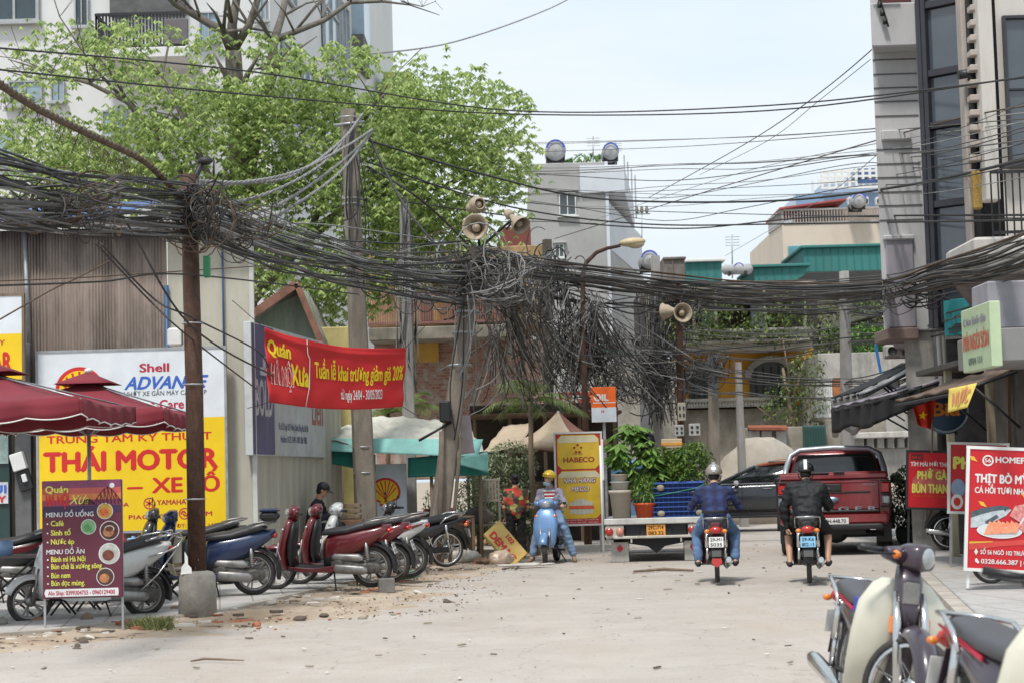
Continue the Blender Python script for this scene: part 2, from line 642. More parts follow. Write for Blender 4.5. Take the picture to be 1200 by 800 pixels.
 q.build('grab_rail', m_chrome if rack else m_alu, root)
 # handlebar
 hb = bpy.data.objects.new('handlebar', None)
 COL.objects.link(hb)
 hb.parent = root
 hb.location = (.38, 0, .96)
 hb.rotation_euler = (0, 0, steer)
 q = MB()
 xyloft(q, [(.0, -.04, .05, .06), (.01, .02, .08, .12), (.015, .07, .095, .15), (.0, .12, .08, .14), (-.02, .155, .05, .09)], p=2.2)
 for sg in (-1, 1):
  yz = []
  q.tube([(-.01, sg * .1, .07), (-.03, sg * .2, .07)], [.05, .032], 10)
 q.build('headset_cover', body, hb)
 q = MB()
 q.ell((.075, 0, .06), (.05, .10, .065), 14)
 q.build('headlight', m_clear, hb)
 for sg in (-1, 1):
  q = MB()
  q.tube([(-.03, sg * .17, .07), (-.06, sg * .345, .075)], .019, 8)
  q.tube([(-.03, sg * .17, .07), (-.0, sg * .20, .065), (-.02, sg * .33, .06)], .007, 6)
  q.build('grip', m_black, hb)
 if mirror:
  for sgn in (1, -1):
   q = MB()
   q.tube([(-.02, sgn * .2, .08), (-.0, sgn * .24, .16), (.0, sgn * .29, .22)], .006, 6)
   q.ell((0, sgn * .31, .25), (.012, .055, .035), 12)
   q.build('mirror', m_black, hb)
 for sg in (-1, 1):
  q = MB()
  q.ell((.50, sg * .15, .82), (.025, .045, .022), 10)
  q.build('indicator', m_amber if amber else m_clear, root)
 # stand
 q = MB()
 q.tube([(-.15, .1, .24), (-.2, .24, .0)], .011, 6)
 q.build('side_stand', m_darkmetal, root)
 if box:
  q = MB()
  q.rbox((-.92, 0, 1.0), (.26, .3, .15), .04)
  q.rbox((-.92, 0, 1.09), (.27, .31, .05), .02, mi=1)
  q.rbox((-.88, 0, .925), (.2, .12, .02), .005)
  q.build('luggage_box', [m_black, trim], root)
 if rack:
  q = MB()
  for sg in (-1, 1):
   q.tube([(-.62, sg * .17, .70), (-.80, sg * .18, .74), (-.95, sg * .17, .80), (-1.02, sg * .14, .88), (-.99, sg * .12, .95), (-.8, sg * .15, .91)], .009, 6)
   q.tube([(-.5, sg * .18, .3), (-.72, sg * .19, .5), (-.95, sg * .17, .78)], .009, 6)
  q.tube([(-1.02, .14, .88), (-1.02, -.14, .88)], .009, 6)
  q.build('guard_rail', m_chrome, root)
 return root
SHC = ((.87, .36, .04, .11), (.84, .37, .045, .16), (.74, .40, .05, .235), (.58, .40, .055, .265), (.46, .38, .06, .27), (.36, .34, .07, .265), (.28, .26, .08, .25), (.22, .17, .09, .22))
def underbone(label, loc, heading, body, trim, lean=-6, steer=0, group=None, pl=('29-M1', '5035'), platem=None, name='motorcycle', indicator=True, shield=None, basket=False, seatm=None, stripe=None, cub=False, mirror=True, mflap=False, stand=True):
 root = thing(name, label, 'motorcycle', loc, 0, group, rot=(R(lean), 0, heading))
 Rw = .295
 fx, rx = .62, -.60
 wheel(root, rx, Rw, .042, 'wire')
 wheel(root, fx, Rw, .038, 'wire', M=steer)
 ax = V(-.26, 0, .97)  # steering axis, upwards/back
 axle = V(fx, 0, Rw)
 q = MB()
 for sg in (-1, 1):
  q.tube([(fx, sg * .075, Rw), (fx - .10, sg * .075, Rw + .36), (fx - .17, sg * .07, .8)], [.024, .024, .018], 10)
 q.build('fork', m_chrome if cub else m_alu, root)
 q = MB()
 arcshell(q, fx, Rw, Rw + .04, 5, 180, .065, crown=.045)
 if cub:
  arcshell(q, fx, Rw, Rw + .03, 120, 205, .06, crown=.03)
 q.build('front_fender', trim if cub else body, root)
 # leg shields
 sh = shield or body
 for sg in (-1, 1):
  q = MB()
  rings = []
  for (z, x, w0, w1) in SHC if cub else ((.80, .40, .05, .12), (.70, .42, .055, .185), (.58, .40, .06, .215), (.46, .37, .07, .225), (.36, .32, .07, .225), (.28, .24, .08, .215), (.22, .15, .09, .20)):
   n = 6
   ring = []
   for k in range(n + 1):
    t = k / n
    y = w0 + (w1 - w0) * t
    ring.append(V(x - .07 * t * t, sg * y, z))
   for k in range(n, -1, -1):
    t = k / n
    y = w0 + (w1 - w0) * t
    ring.append(V(x - .07 * t * t - .02, sg * y, z))
   rings.append(ring)
  q.loft(rings)
  q.build('leg_shield', sh, root)
 # headstock column
 q = MB()
 xyloft(q, [(fx - .13, .60, .04, .05), (.44, .72, .06, .07), (.42, .86, .06, .075), (.39, .94, .05, .06)])
 q.build('steering_column', trim, root)
 if cub:
  q = MB()
  q.rbox((.485, 0, .80), (.03, .09, .13), .012)
  q.build('horn_cover', m_alu, root)
  for sg in (1, -1):
   q = MB()
   q.rbox((.50, sg * .085, .63), (.035, .05, .1), .012)
   q.build('indicator', m_amber, root)
 # frame tunnel
 q = MB()
 q.tube([(.38, 0, .76), (.25, 0, .58), (.08, 0, .48), (-.12, 0, .50), (-.25, 0, .56)], [.05, .055, .055, .06, .06], 10)
 q.build('frame', trim, root)
 # side panels/tail
 q = MB()
 yzloft(q, [(-.04, .53, .06, .09), (-.12, .55, .10, .13), (-.3, .59, .12, .12), (-.5, .66, .125, .09), (-.7, .72, .11, .07), (-.85, .76, .08, .05), (-.93, .77, .05, .03)], 16)
 q.build('body_panel', body, root)
 if stripe:
  for sg in (-1, 1):
   q = MB()
   q.prism([(-.25, .655), (-.5, .70), (-.84, .755), (-.86, .768), (-.5, .722), (-.25, .675)], lambda a, b, t, sg=sg: V(a, sg * (.118 - abs(a + .4) * .05 + t), b), .014, .003)
   q.build('side_stripe', stripe, root)
 q = MB()
 yzloft(q, [(.02, .72, .06, .02), (-.02, .735, .09, .045), (-.15, .755, .12, .05), (-.32, .765, .13, .05), (-.5, .795, .13, .055), (-.68, .815, .12, .05), (-.76, .81, .09, .03)], 16)
 if cub:
  q.v = [(x, y, z - .045) for (x, y, z) in q.v]
 q.build('seat', seatm or m_seat, root)
 # engine
 q = MB()
 yzloft(q, [(.22, .36, .06, .065), (.08, .35, .07, .075), (.02, .33, .11, .10), (-.1, .31, .13, .11), (-.22, .31, .11, .09), (-.27, .31, .06, .05)], 14)
 for k in range(6):
  q.rbox((.24 + k * .014, 0, .365), (.005, .15, .15), .002)
 q.lathe([(.001, .0), (.09, 0), (.09, .03), (.001, .04)], (-.1, .11, .31), 'Y', 18)
 q.lathe([(.001, -.04), (.08, -.03), (.08, 0), (.001, 0)], (-.02, -.11, .31), 'Y', 18)
 q.build('engine', m_engine, root)
 q = MB()
 q.tube([(.25, -.05, .30), (.2, -.1, .2), (0, -.13, .17), (-.3, -.14, .20), (-.42, -.145, .23), (-.5, -.15, .25), (-.9, -.155, .31), (-.97, -.157, .322)], [.014, .016, .018, .02, .035, .048, .048, .035], 12)
 q.build('muffler', m_chrome, root)
 q = MB()
 for sg in (-1, 1):
  q.tube([(rx, sg * .1, Rw), (-.1, sg * .09, .3)], .016, 6)
 q.rbox((-.36, .11, .3), (.5, .02, .09), .008)
 q.build('swingarm', m_darkmetal, root)
 for sg in (-1, 1):
  q = MB()
  a, b = V(rx - .0, sg * .12, Rw + .02), V(-.53, sg * .12, .70)
  q.tube([a, a.lerp(b, .45)], .018, 8)
  q.tube([a.lerp(b, .4), b], .028, 10)
  q.build('shock_absorber', m_chrome, root)
 q = MB()
 arcshell(q, rx, Rw, Rw + .055, 60, 185, .065)
 q.beam((-.86, 0, .66), (-.99, 0, .36), .12, .012)
 q.build('rear_fender', m_black if not cub else trim, root)
 q = MB()
 q.ell((-.93, 0, .705), (.05, .085, .05), 12)
 q.build('tail_light', m_red_lens, root)
 for sg in (-1, 1):
  q = MB()
  q.ell((-.88, sg * .115, .69), (.02, .03, .02) if cub else (.03, .04, .03), 10)
  q.build('indicator', m_amber, root)
 plate(root, -.965, .55, R(14), pl, platem)
 q = MB()
 q.tube([(-.42, .155, .72), (-.5, .16, .8), (-.65, .155, .86), (-.84, .12, .865), (-.88, 0, .865), (-.84, -.12, .865), (-.65, -.155, .86), (-.5, -.16, .8), (-.42, -.155, .72)], .012, 8)
 if cub:
  q.v = [(x, y, z - .05) for (x, y, z) in q.v]
 q.build('grab_rail', m_chrome, root)
 for sg in (-1, 1):
  q = MB()
  q.tube([(.0, 0, .22), (.0, sg * .27, .22)], .009, 6)
  q.rbox((.0, sg * .25, .225), (.04, .09, .03), .01)
  q.build('footpeg', m_black, root)
 # handlebar
 hb = bpy.data.objects.new('handlebar', None)
 COL.objects.link(hb)
 hb.parent = root
 hb.location = (.37, 0, .92)
 hb.rotation_euler = (0, 0, steer)
 q = MB()
 if cub:
  yzloft(q, [(-.07, .07, .03, .03), (-.04, .075, .07, .05), (.02, .075, .095, .07), (.09, .07, .085, .075), (.125, .07, .07, .065)], 16, p=3)
  for sg in (-1, 1):
   q.tube([(0, sg * .07, .075), (-.02, sg * .20, .085)], [.055, .03], 10)
 else:
  xyloft(q, [(.0, -.03, .05, .05), (.02, .03, .09, .11), (.02, .09, .10, .13), (-.01, .14, .07, .1), (-.03, .17, .04, .06)], p=2.3)
  for sg in (-1, 1):
   q.tube([(-.01, sg * .09, .09), (-.03, sg * .19, .095)], [.045, .028], 10)
 q.build('headlight_cowl', trim if cub else body, hb)
 q = MB()
 if cub:
  q.ell((.115, 0, .07), (.035, .065, .06), 14)
 else:
  q.ell((.085, 0, .07), (.05, .085, .06), 14)
 q.build('headlight', m_clear, hb)
 if cub:
  for sg in (-1, 1):
   q = MB()
   q.rbox((.005, sg * .15, .08), (.07, .06, .045), .015)
   q.build('indicator', m_amber, hb)
 for sg in (-1, 1):
  q = MB()
  q.tube([(-.03, sg * .16, .09), (-.09, sg * .34, .105)], .018, 8)
  q.tube([(-.03, sg * .16, .09), (.03, sg * .18, .085), (-.02, sg * .24, .08), (-.05, sg * .33, .085)], .006, 6)
  q.build('grip', m_black, hb)
 if mirror:
  for sgn in (1, -1):
   q = MB()
   q.tube([(-.03, sgn * .2, .1), (-.02, sgn * .22, .18), (-.02, sgn * .27, .24)], .005, 6)
   q.ell((-.02, sgn * .29, .27), (.01, .045, .03), 12)
   q.build('mirror', m_black, hb)
 if stand:
  q = MB()
  q.tube([(-.05, .1, .24), (-.12, .25, .0)], .01, 6)
  q.build('side_stand', m_darkmetal, root)
 if basket:
  q = MB()
  W, D, HH = .17, .13, .2
  for z in range(6):
   t = z / 5
   w, d = W * (.8 + .2 * t), D * (.8 + .2 * t)
   zz = .70 + HH * t
   q.tube([(.6 - d, -w, zz), (.6 + d, -w, zz), (.6 + d, w, zz), (.6 - d, w, zz), (.6 - d, -w, zz)], .004 if z < 5 else .007, 5)
  for k in range(9):
   t = -1 + 2 * k / 8
   for e in (-1, 1):
    q.tube([(.6 + e * D * .8, t * W * .8, .70), (.6 + e * D, t * W, .90)], .003, 4)
    q.tube([(.6 + t * D * .8, e * W * .8, .70), (.6 + t * D, e * W, .90)], .003, 4)
   q.tube([(.6 - D * .8, t * W * .8, .70), (.6 + D * .8, t * W * .8, .70)], .003, 4)
  q.build('basket', m_darkmetal, root)
  q = MB()
  q.grid(lambda u, v: V(.5 + .2 * u, -.12 + .24 * v, .75 + .05 * noise.noise(V(u * 4, v * 4, 1))), 8, 8)
  q.build('basket_bag', m_black, root, solid=.02)
 if mflap:
  q = MB()
  q.add([(-1.0, -.06, .34), (-1.0, .06, .34), (-1.01, .07, .28), (-1.015, 0, .22), (-1.01, -.07, .28)], [(0, 1, 2, 3, 4)])
  q.build('mud_flap', m_red_lens, root, solid=.006)
 return root
# ------------------------------------------------------------------ people  (facing +X, left +Y)
def cap(mb, p, q, r1, r2, n=12, k=4, fl=1.0, axis=None):
 p, q = Vector(p), Vector(q)
 d = (q - p)
 L = d.length
 d.normalize()
 if axis is not None:
  v = Vector(axis)
  v = (v - d * v.dot(d)).normalized()
  u = v.cross(d)
 else:
  u, v = basis(d)
 rings = []
 for i in range(k + 1):
  a = math.pi / 2 * (1 - i / k)
  rr = max(.002, r1 * math.cos(a))
  c = p - d * (r1 * math.sin(a))
  rings.append((c, rr))
 for i in range(k + 1):
  a = math.pi / 2 * i / k
  rr = max(.002, r2 * math.cos(a))
  rings.append((q + d * (r2 * math.sin(a)), rr))
 mb.loft([[c + (u * math.cos(2 * math.pi * j / n) * fl + v * math.sin(2 * math.pi * j / n)) * rr for j in range(n)] for (c, rr) in rings])
def remesh(mb, vox, name, mats, parent, smooth=3, noise_amp=0, noise_s=9, colfn=None):
 me = mb.mesh('src')
 o = bpy.data.objects.new('src', me)
 md = o.modifiers.new('r', 'REMESH')
 md.mode = 'VOXEL'
 md.voxel_size = vox
 ms = o.modifiers.new('s', 'SMOOTH')
 ms.iterations = smooth
 ms.factor = .5
 me2 = evalmesh(o)
 bpy.data.objects.remove(o)
 me2.name = name
 if noise_amp:
  nrm = [v.normal.copy() for v in me2.vertices]
  flat_ = []
  for v, nn in zip(me2.vertices, nrm):
   c = v.co.copy()
   n_ = noise.noise(V(c.x * noise_s, c.y * noise_s, c.z * noise_s * 1.8)) + .5 * noise.noise(c * noise_s * 2.3)
   flat_.extend(c + nn * (noise_amp * n_))
  me2.vertices.foreach_set('co', flat_)
  me2.update()
 for k in (mats if isinstance(mats, list) else [mats]):
  me2.materials.append(k)
 for p in me2.polygons:
  p.use_smooth = True
 o2 = bpy.data.objects.new(name, me2)
 COL.objects.link(o2)
 o2.parent = parent
 return o2
def hand(mb, w, d, palmdir, curl=.6, side=1):
 """w wrist, d direction of the hand, palmdir: palm normal"""
 d = Vector(d).normalized()
 pn = Vector(palmdir)
 pn = (pn - d * pn.dot(d)).normalized()
 s_ = d.cross(pn) * side
 pc = w + d * .05
 cap(mb, w, w + d * .075, .024, .034, 10, 3, axis=pn, fl=.8)
 for i, (off, ln) in enumerate(((-.03, .062), (-.01, .072), (.011, .068), (.031, .052))):
  b0 = w + d * .085 + s_ * off
  b1 = b0 + (d * math.cos(curl) + pn * math.sin(curl)) * ln * .45
  b2 = b1 + (d * math.cos(curl * 2.2) + pn * math.sin(curl * 2.2)) * ln * .32
  b3 = b2 + (d * math.cos(curl * 3.2) + pn * math.sin(curl * 3.2)) * ln * .25
  cap(mb, b0 - d * .02, b1, .0095, .009, 7, 2)
  cap(mb, b1, b2, .009, .0082, 7, 2)
  cap(mb, b2, b3, .0082, .007, 7, 2)
 t0 = w + d * .025 - s_ * .028
 t1 = t0 + (d * .6 - s_ * .55 + pn * .5).normalized() * .04
 t2 = t1 + (d * .8 - s_ * .1 + pn * .6).normalized() * .03
 cap(mb, t0, t1, .013, .011, 8, 2)
 cap(mb, t1, t2, .011, .008, 8, 2)
def headm(mb, c, fwd, up, s=1.0, neck=None):
 """head centred at c, returns frame"""
 f = Vector(fwd).normalized()
 u = Vector(up)
 u = (u - f * u.dot(f)).normalized()
 l = u.cross(f)
 def q(a, b, c_):
  return Vector(c) + (f * a + l * b + u * c_) * s
 M = Matrix((f, l, u)).transposed().to_4x4()
 M.translation = Vector(c)
 Ms = M @ Matrix.Scale(s, 4)
 mb.ell((-.012, 0, .025), (.095, .075, .09), 16, M=Ms)
 mb.ell((.012, 0, -.045), (.072, .058, .068), 14, M=Ms)
 mb.ell((.055, 0, -.085), (.028, .034, .026), 10, M=Ms)      # chin
 mb.ell((.088, 0, -.018), (.018, .013, .024), 10, M=Ms)      # nose
 mb.ell((.078, 0, .022), (.018, .045, .012), 10, M=Ms)       # brow
 mb.ell((.082, 0, -.06), (.012, .022, .009), 8, M=Ms)        # mouth
 for sg in (-1, 1):
  mb.ell((-.005, sg * .075, -.01), (.02, .012, .032), 8, M=Ms)
  mb.ell((.062, sg * .035, -.025), (.02, .02, .018), 8, M=Ms)  # cheek
 if neck is not None:
  cap(mb, Vector(neck), q(-.02, 0, -.06), .058, .052, 12)
 return Ms
def person(label, loc, heading, J, shirt, pants, sleeves='long', legs='long', shoes=None, hairm=None, hair='short', helmet=None, hcol=None, headf=(1, 0, 0), headu=(0, 0, 1), mask=False, wrinkle=.012, cap_=False, coll=None, bulk=0., group=None, grip=.8, handdir=None, visc=None):
 root = thing('person', label, 'person', loc, heading, group)
 g = {k: Vector(v) for k, v in J.items()}
 b = MB()
 hc = g['head']
 Ms = headm(b, hc, headf, headu, 1.0, g['neck'])
 def torso(mb, e=0., z0=True):
  lat = (g['shL'] - g['shR']).normalized()
  dep = lat.cross((g['neck'] - g['pel']).normalized())
  ch = g['chest']
  cap(mb, g['pel'], g['pel'].lerp(ch, .45), .115 + e, .105 + e, 16, fl=1.0, axis=None)
  # wide torso from three side by side capsules
  for t in (-.6, 0, .6):
   cap(mb, g['pel'] + lat * (.085 * t), ch + lat * (.11 * t), .098 + e, .108 + e, 14)
  cap(mb, g['shL'] + lat * -.03, g['shR'] + lat * .03, .062 + e, .062 + e, 12)
  for sg, s_ in ((1, 'shL'), (-1, 'shR')):
   cap(mb, g[s_], ch + lat * (.08 * sg), .055 + e, .095 + e, 12)
  cap(mb, ch, g['neck'], .1 + e, .058 + e * .6, 12)
 torso(b)
 for S in 'LR':
  cap(b, g['sh' + S], g['el' + S], .047, .037)
  cap(b, g['el' + S], g['wr' + S], .038, .026)
  wd = (g['wr' + S] - g['el' + S]).normalized()
  hd = Vector(handdir[S]) if handdir else wd
  pn = V(0, 0, -1) if abs(wd.z) < .8 else V(0, -1 if S == 'L' else 1, 0)
  hand(b, g['wr' + S], hd, pn, grip, -1 if S == 'L' else 1)
  cap(b, g['hip' + S], g['kn' + S], .082, .056)
  cap(b, g['kn' + S], g['kn' + S].lerp(g['an' + S], .35), .056, .053)
  cap(b, g['kn' + S].lerp(g['an' + S], .3), g['an' + S], .055, .036)
  cap(b, g['an' + S] + V(-.02, 0, -.03), g['toe' + S], .034, .026)
 remesh(b, .009, 'body', m_skin, root, 2)
 # shirt
 c = MB()
 torso(c, .014 + bulk)
 for S in 'LR':
  if sleeves == 'long':
   cap(c, g['sh' + S], g['el' + S], .062 + bulk, .052 + bulk)
   cap(c, g['el' + S], g['wr' + S].lerp(g['el' + S], .05), .052 + bulk, .036 + bulk * .6)
  else:
   cap(c, g['sh' + S], g['sh' + S].lerp(g['el' + S], .72), .062, .060)
 lowb = g['pel'] + (g['pel'] - g['chest']).normalized() * .02
 cap(c, lowb, g['pel'], .128 + bulk, .125 + bulk)
 remesh(c, .012, 'shirt', shirt, root, 3, wrinkle, 11)
 # trousers
 c = MB()
 lat = (g['hipL'] - g['hipR']).normalized()
 cap(c, g['hipL'], g['hipR'], .108, .108)
 cap(c, g['pel'], g['pel'].lerp(g['chest'], .12), .122, .118)
 for S in 'LR':
  cap(c, g['hip' + S], g['kn' + S], .102, .075)
  if legs == 'long':
   cap(c, g['kn' + S], g['an' + S].lerp(g['kn' + S], .08), .075, .066)
  elif legs == 'short':
   pass
 remesh(c, .012, 'trousers', pants, root, 3, wrinkle * .9, 10)
 # shoes
 for S in 'LR':
  c = MB()
  a = g['an' + S] + V(-.035, 0, -.055)
  t = g['toe' + S]
  dd = (t - a).normalized()
  cap(c, a, t + dd * .01, .041, .038, 10)
  remesh(c, .012, 'shoe', shoes or m_black, root, 2)
 # hair or helmet
 if helmet:
  hm = MB()
  n, h = 24, 10
  rings = []
  for i in range(h + 1):
   t = i / h * R(100)
   t = max(t, .02)
   ring = []
   for k in range(n):
    a = 2 * math.pi * k / n
    rr = math.sin(t)
    zc = math.cos(t)
    fz = 1.0
    ring.append(Ms @ V(-.015 + .135 * rr * math.cos(a), .118 * rr * math.sin(a), .02 + .125 * zc + (.02 if (i == h and math.cos(a) > .2) else 0)))
   rings.append(ring)
  hm.loft(rings, caps=False)
  ho = hm.build('helmet', helmet, root, solid=.012)
  st = MB()
  for sg in (-1, 1):
   st.tube([Ms @ V(.0, sg * .105, -.02), Ms @ V(.03, sg * .085, -.08), Ms @ V(.055, 0, -.125)], .007, 6)
  st.build('chin_strap', m_black, ho)
  if hcol:
   vs = MB()
   rings = []
   for i in range(13):
    t = R(-85 + 170 * i / 12)
    rings.append([Ms @ V(-.015 + .149 * math.sin(t), y, .02 + .14 * math.cos(t)) for y in (-.022, .022)])
   for i in range(12):
    vs.quad(rings[i][0], rings[i][1], rings[i + 1][1], rings[i + 1][0])
   vs.build('stripe', hcol, ho, solid=.004)
  vz = MB()
  vz.grid(lambda u, v: Ms @ V(.10 + .04 * v - .05 * (2 * u - 1) ** 2, .095 * (2 * u - 1), .072 - .006 * v), 10, 3)
  vz.build('visor', visc or m_black, ho, solid=.006)
  hm2 = MB()
  hm2.ell((-.045, 0, -.03), (.07, .078, .07), 12, M=Ms)
  hm2.build('hair', m_hair, root)
 else:
  hm = MB()
  hm.ell((-.025, 0, .035), (.098, .086, .095), 18, M=Ms)
  hm.ell((-.05, 0, -.03), (.065, .078, .07), 14, M=Ms)
  if hair == 'bun':
   hm.ell((-.115, 0, .03), (.05, .06, .05), 12, M=Ms)
  remesh(hm, .01, 'hair', hairm or m_hair, root, 1, .004, 40)
  if cap_:
   cm = MB()
   n, h = 20, 7
   rings = []
   for i in range(h + 1):
    t = max(.02, i / h * R(95))
    rings.append([Ms @ V(-.015 + .112 * math.sin(t) * math.cos(2 * math.pi * k / n), .096 * math.sin(t) * math.sin(2 * math.pi * k / n), .035 + .10 * math.cos(t)) for k in range(n)])
   cm.loft(rings, caps=False)
   cm.grid(lambda u, v: Ms @ V(.08 + .095 * v - .04 * (2 * u - 1) ** 2, .085 * (2 * u - 1), .04 - .02 * v), 8, 3)
   cm.build('peaked_cap', m_black, root, solid=.008)
 # eyes
 e = MB()
 for sg in (-1, 1):
  e.ell((.083, sg * .032, .003), (.008, .013, .006), 8, M=Ms)
 e.build('eyes', m_ink, root)
 if mask:
  mk = MB()
  mk.grid(lambda u, v: Ms @ V(.098 - .045 * (2 * u - 1) ** 2 - .03 * v, .062 * (2 * u - 1), -.078 - .055 * v), 8, 5)
  mk.build('face_mask', mat('mask blue', (.35, .58, .75), .7), root, solid=.006)
 return root
# ------------------------------------------------------------------ light
w = bpy.data.worlds.new('World')
scene.world = w
w.use_nodes = True
N, L = w.node_tree.nodes, w.node_tree.links
bg = N['Background']
sky = N.new('ShaderNodeTexSky')
sky.sky_type = 'NISHITA'
sky.sun_disc = False
SUN_EL, SUN_AZ = R(62), R(200)      # azimuth clockwise from +Y
sky.sun_elevation = SUN_EL
sky.sun_rotation = SUN_AZ
sky.air_density = 1.0
sky.dust_density = 4.0
sky.ozone_density = 1.5
bg.inputs[1].default_value = .12
# thin high overcast: bright veil mixed with the clear sky, faint cloud variation
tc = N.new('ShaderNodeTexCoord')
nz = N.new('ShaderNodeTexNoise')
nz.inputs['Scale'].default_value = 2.2
nz.inputs['Detail'].default_value = 6
mpw = N.new('ShaderNodeMapping')
mpw.inputs['Scale'].default_value = (1, 1, 4.5)
L.new(tc.outputs['Generated'], mpw.inputs[0])
L.new(mpw.outputs[0], nz.inputs[0])
rp = N.new('ShaderNodeValToRGB')
rp.color_ramp.elements[0].position = .35
rp.color_ramp.elements[0].color = (4.8, 5.9, 6.75, 1)
rp.color_ramp.elements[1].position = .65
rp.color_ramp.elements[1].color = (6.4, 6.7, 6.85, 1)
L.new(nz.outputs[0], rp.inputs[0])
mx = N.new('ShaderNodeMix')
mx.data_type = 'RGBA'
mx.inputs[0].default_value = .93
L.new(sky.outputs[0], mx.inputs[6])
L.new(rp.outputs[0], mx.inputs[7])
L.new(mx.outputs[2], bg.inputs[0])
sl = bpy.data.lights.new('sun', 'SUN')
sl.energy = 2.5
sl.angle = R(8)
sl.color = (1, .96, .91)
so = bpy.data.objects.new('sun', sl)
COL.objects.link(so)
sd = Vector((math.sin(SUN_AZ) * math.cos(SUN_EL), math.cos(SUN_AZ) * math.cos(SUN_EL), math.sin(SUN_EL)))
so.rotation_euler = sd.to_track_quat('Z', 'Y').to_euler()
so.location = sd * 60
vs_ = scene.view_settings
vs_.view_transform = 'Standard'
vs_.look = 'None'
vs_.exposure = 0.36
vs_.gamma = 1
scene.render.engine = 'CYCLES'
scene.cycles.max_bounces = 6
scene.cycles.diffuse_bounces = 3
scene.cycles.glossy_bounces = 3
scene.cycles.transmission_bounces = 3
scene.cycles.transparent_max_bounces = 6
scene.cycles.use_denoising = True
# ------------------------------------------------------------------ ground
m_ground = mat('dry earth', (.36, .30, .23), .95, var=.3, scale=.8, bump=.5, bscale=14, fine=.15)
q = MB()
q.quad((-900, -60, -.03), (900, -60, -.03), (900, 2200, -.03), (-900, 2200, -.03))
tag(q.build('ground', m_ground), kind='structure')
def roadmat(name, c1, c2, c3, tl=None):
 mt = bpy.data.materials.new(name)
 mt.use_nodes = True
 N, L = mt.node_tree.nodes, mt.node_tree.links
 b = N['Principled BSDF']
 b.inputs['Roughness'].default_value = .9
 tc = N.new('ShaderNodeTexCoord')
 def nse(sc, det, stretch=(1, 1, 1), lo=.35, hi=.65):
  mp = N.new('ShaderNodeMapping')
  mp.inputs['Scale'].default_value = stretch
  L.new(tc.outputs['Object'], mp.inputs[0])
  n = N.new('ShaderNodeTexNoise')
  n.inputs['Scale'].default_value = sc
  n.inputs['Detail'].default_value = det
  n.inputs['Roughness'].default_value = .7
  L.new(mp.outputs[0], n.inputs[0])
  r = N.new('ShaderNodeMapRange')
  r.inputs[1].default_value = lo
  r.inputs[2].default_value = hi
  L.new(n.outputs[0], r.inputs[0])
  return r.outputs[0]
 def mix(f, a, b_):
  k = N.new('ShaderNodeMix')
  k.data_type = 'RGBA'
  L.new(f, k.inputs[0])
  for (i, s_) in ((6, a), (7, b_)):
   if isinstance(s_, tuple):
    k.inputs[i].default_value = (*s_, 1)
   else:
    L.new(s_, k.inputs[i])
  return k.outputs[2]
 a = mix(nse(.9, 10), c1, c2)
 a = mix(nse(.35, 8, (1.6, .5, 1), .5, .72), a, c3)
 a = mix(nse(2.2, 6, (1.5, .35, 1), .60, .78), a, tuple(x * .78 for x in c1))
 g = nse(48, 3, lo=.25, hi=.75)
 k = N.new('ShaderNodeMapRange')
 k.inputs[3].default_value = .86
 k.inputs[4].default_value = 1.12
 L.new(g, k.inputs[0])
 s_ = N.new('ShaderNodeVectorMath')
 s_.operation = 'SCALE'
 L.new(a, s_.inputs[0])
 L.new(k.outputs[0], s_.inputs['Scale'])
 out = s_.outputs[0]
 # small dark specks
 vo = N.new('ShaderNodeTexNoise')
 vo.inputs['Scale'].default_value = 16
 vo.inputs['Detail'].default_value = 1
 L.new(tc.outputs['Object'], vo.inputs[0])
 lt = N.new('ShaderNodeMapRange')
 lt.inputs[1].default_value = .27
 lt.inputs[2].default_value = .22
 L.new(vo.outputs[0], lt.inputs[0])
 out = mix(lt.outputs[0], out, (.12, .10, .08))
 if not tl:
  wn = N.new('ShaderNodeTexNoise')
  wn.inputs['Scale'].default_value = 1.2
  wn.inputs['Detail'].default_value = 5
  L.new(tc.outputs['Object'], wn.inputs[0])
  ad = N.new('ShaderNodeMix')
  ad.data_type = 'RGBA'
  ad.inputs[0].default_value = .5
  L.new(tc.outputs['Object'], ad.inputs[6])
  L.new(wn.outputs[1], ad.inputs[7])
  v_ = N.new('ShaderNodeTexVoronoi')
  v_.feature = 'DISTANCE_TO_EDGE'
  v_.inputs['Scale'].default_value = .9
  L.new(ad.outputs[2], v_.inputs[0])
  cm = N.new('ShaderNodeMapRange')
  cm.inputs[1].default_value = .007
  cm.inputs[2].default_value = .0
  cm.inputs[4].default_value = .3
  L.new(v_.outputs[0], cm.inputs[0])
  out = mix(cm.outputs[0], out, (.16, .13, .105))
 if tl:
  br = N.new('ShaderNodeTexBrick')
  br.offset = 0
  br.inputs['Color1'].default_value = (1, 1, 1, 1)
  br.inputs['Color2'].default_value = (.92, .92, .92, 1)
  br.inputs['Mortar'].default_value = (.5, .46, .4, 1)
  br.inputs['Scale'].default_value = 1
  br.inputs['Brick Width'].default_value = tl
  br.inputs['Row Height'].default_value = tl
  br.inputs['Mortar Size'].default_value = .012
  mp = N.new('ShaderNodeMapping')
  mp.inputs['Rotation'].default_value = (0, 0, R(-9))
  L.new(tc.outputs['Object'], mp.inputs[0])
  L.new(mp.outputs[0], br.inputs[0])
  mm = N.new('ShaderNodeMix')
  mm.data_type = 'RGBA'
  mm.blend_type = 'MULTIPLY'
  mm.inputs[0].default_value = .8
  L.new(out, mm.inputs[6])
  L.new(br.outputs[0], mm.inputs[7])
  out = mm.outputs[2]
 L.new(out, b.inputs['Base Color'])
 bp = N.new('ShaderNodeBump')
 bp.inputs['Strength'].default_value = .5
 bp.inputs['Distance'].default_value = .01
 L.new(g, bp.inputs['Height'])
 L.new(bp.outputs[0], b.inputs['Normal'])
 return mt
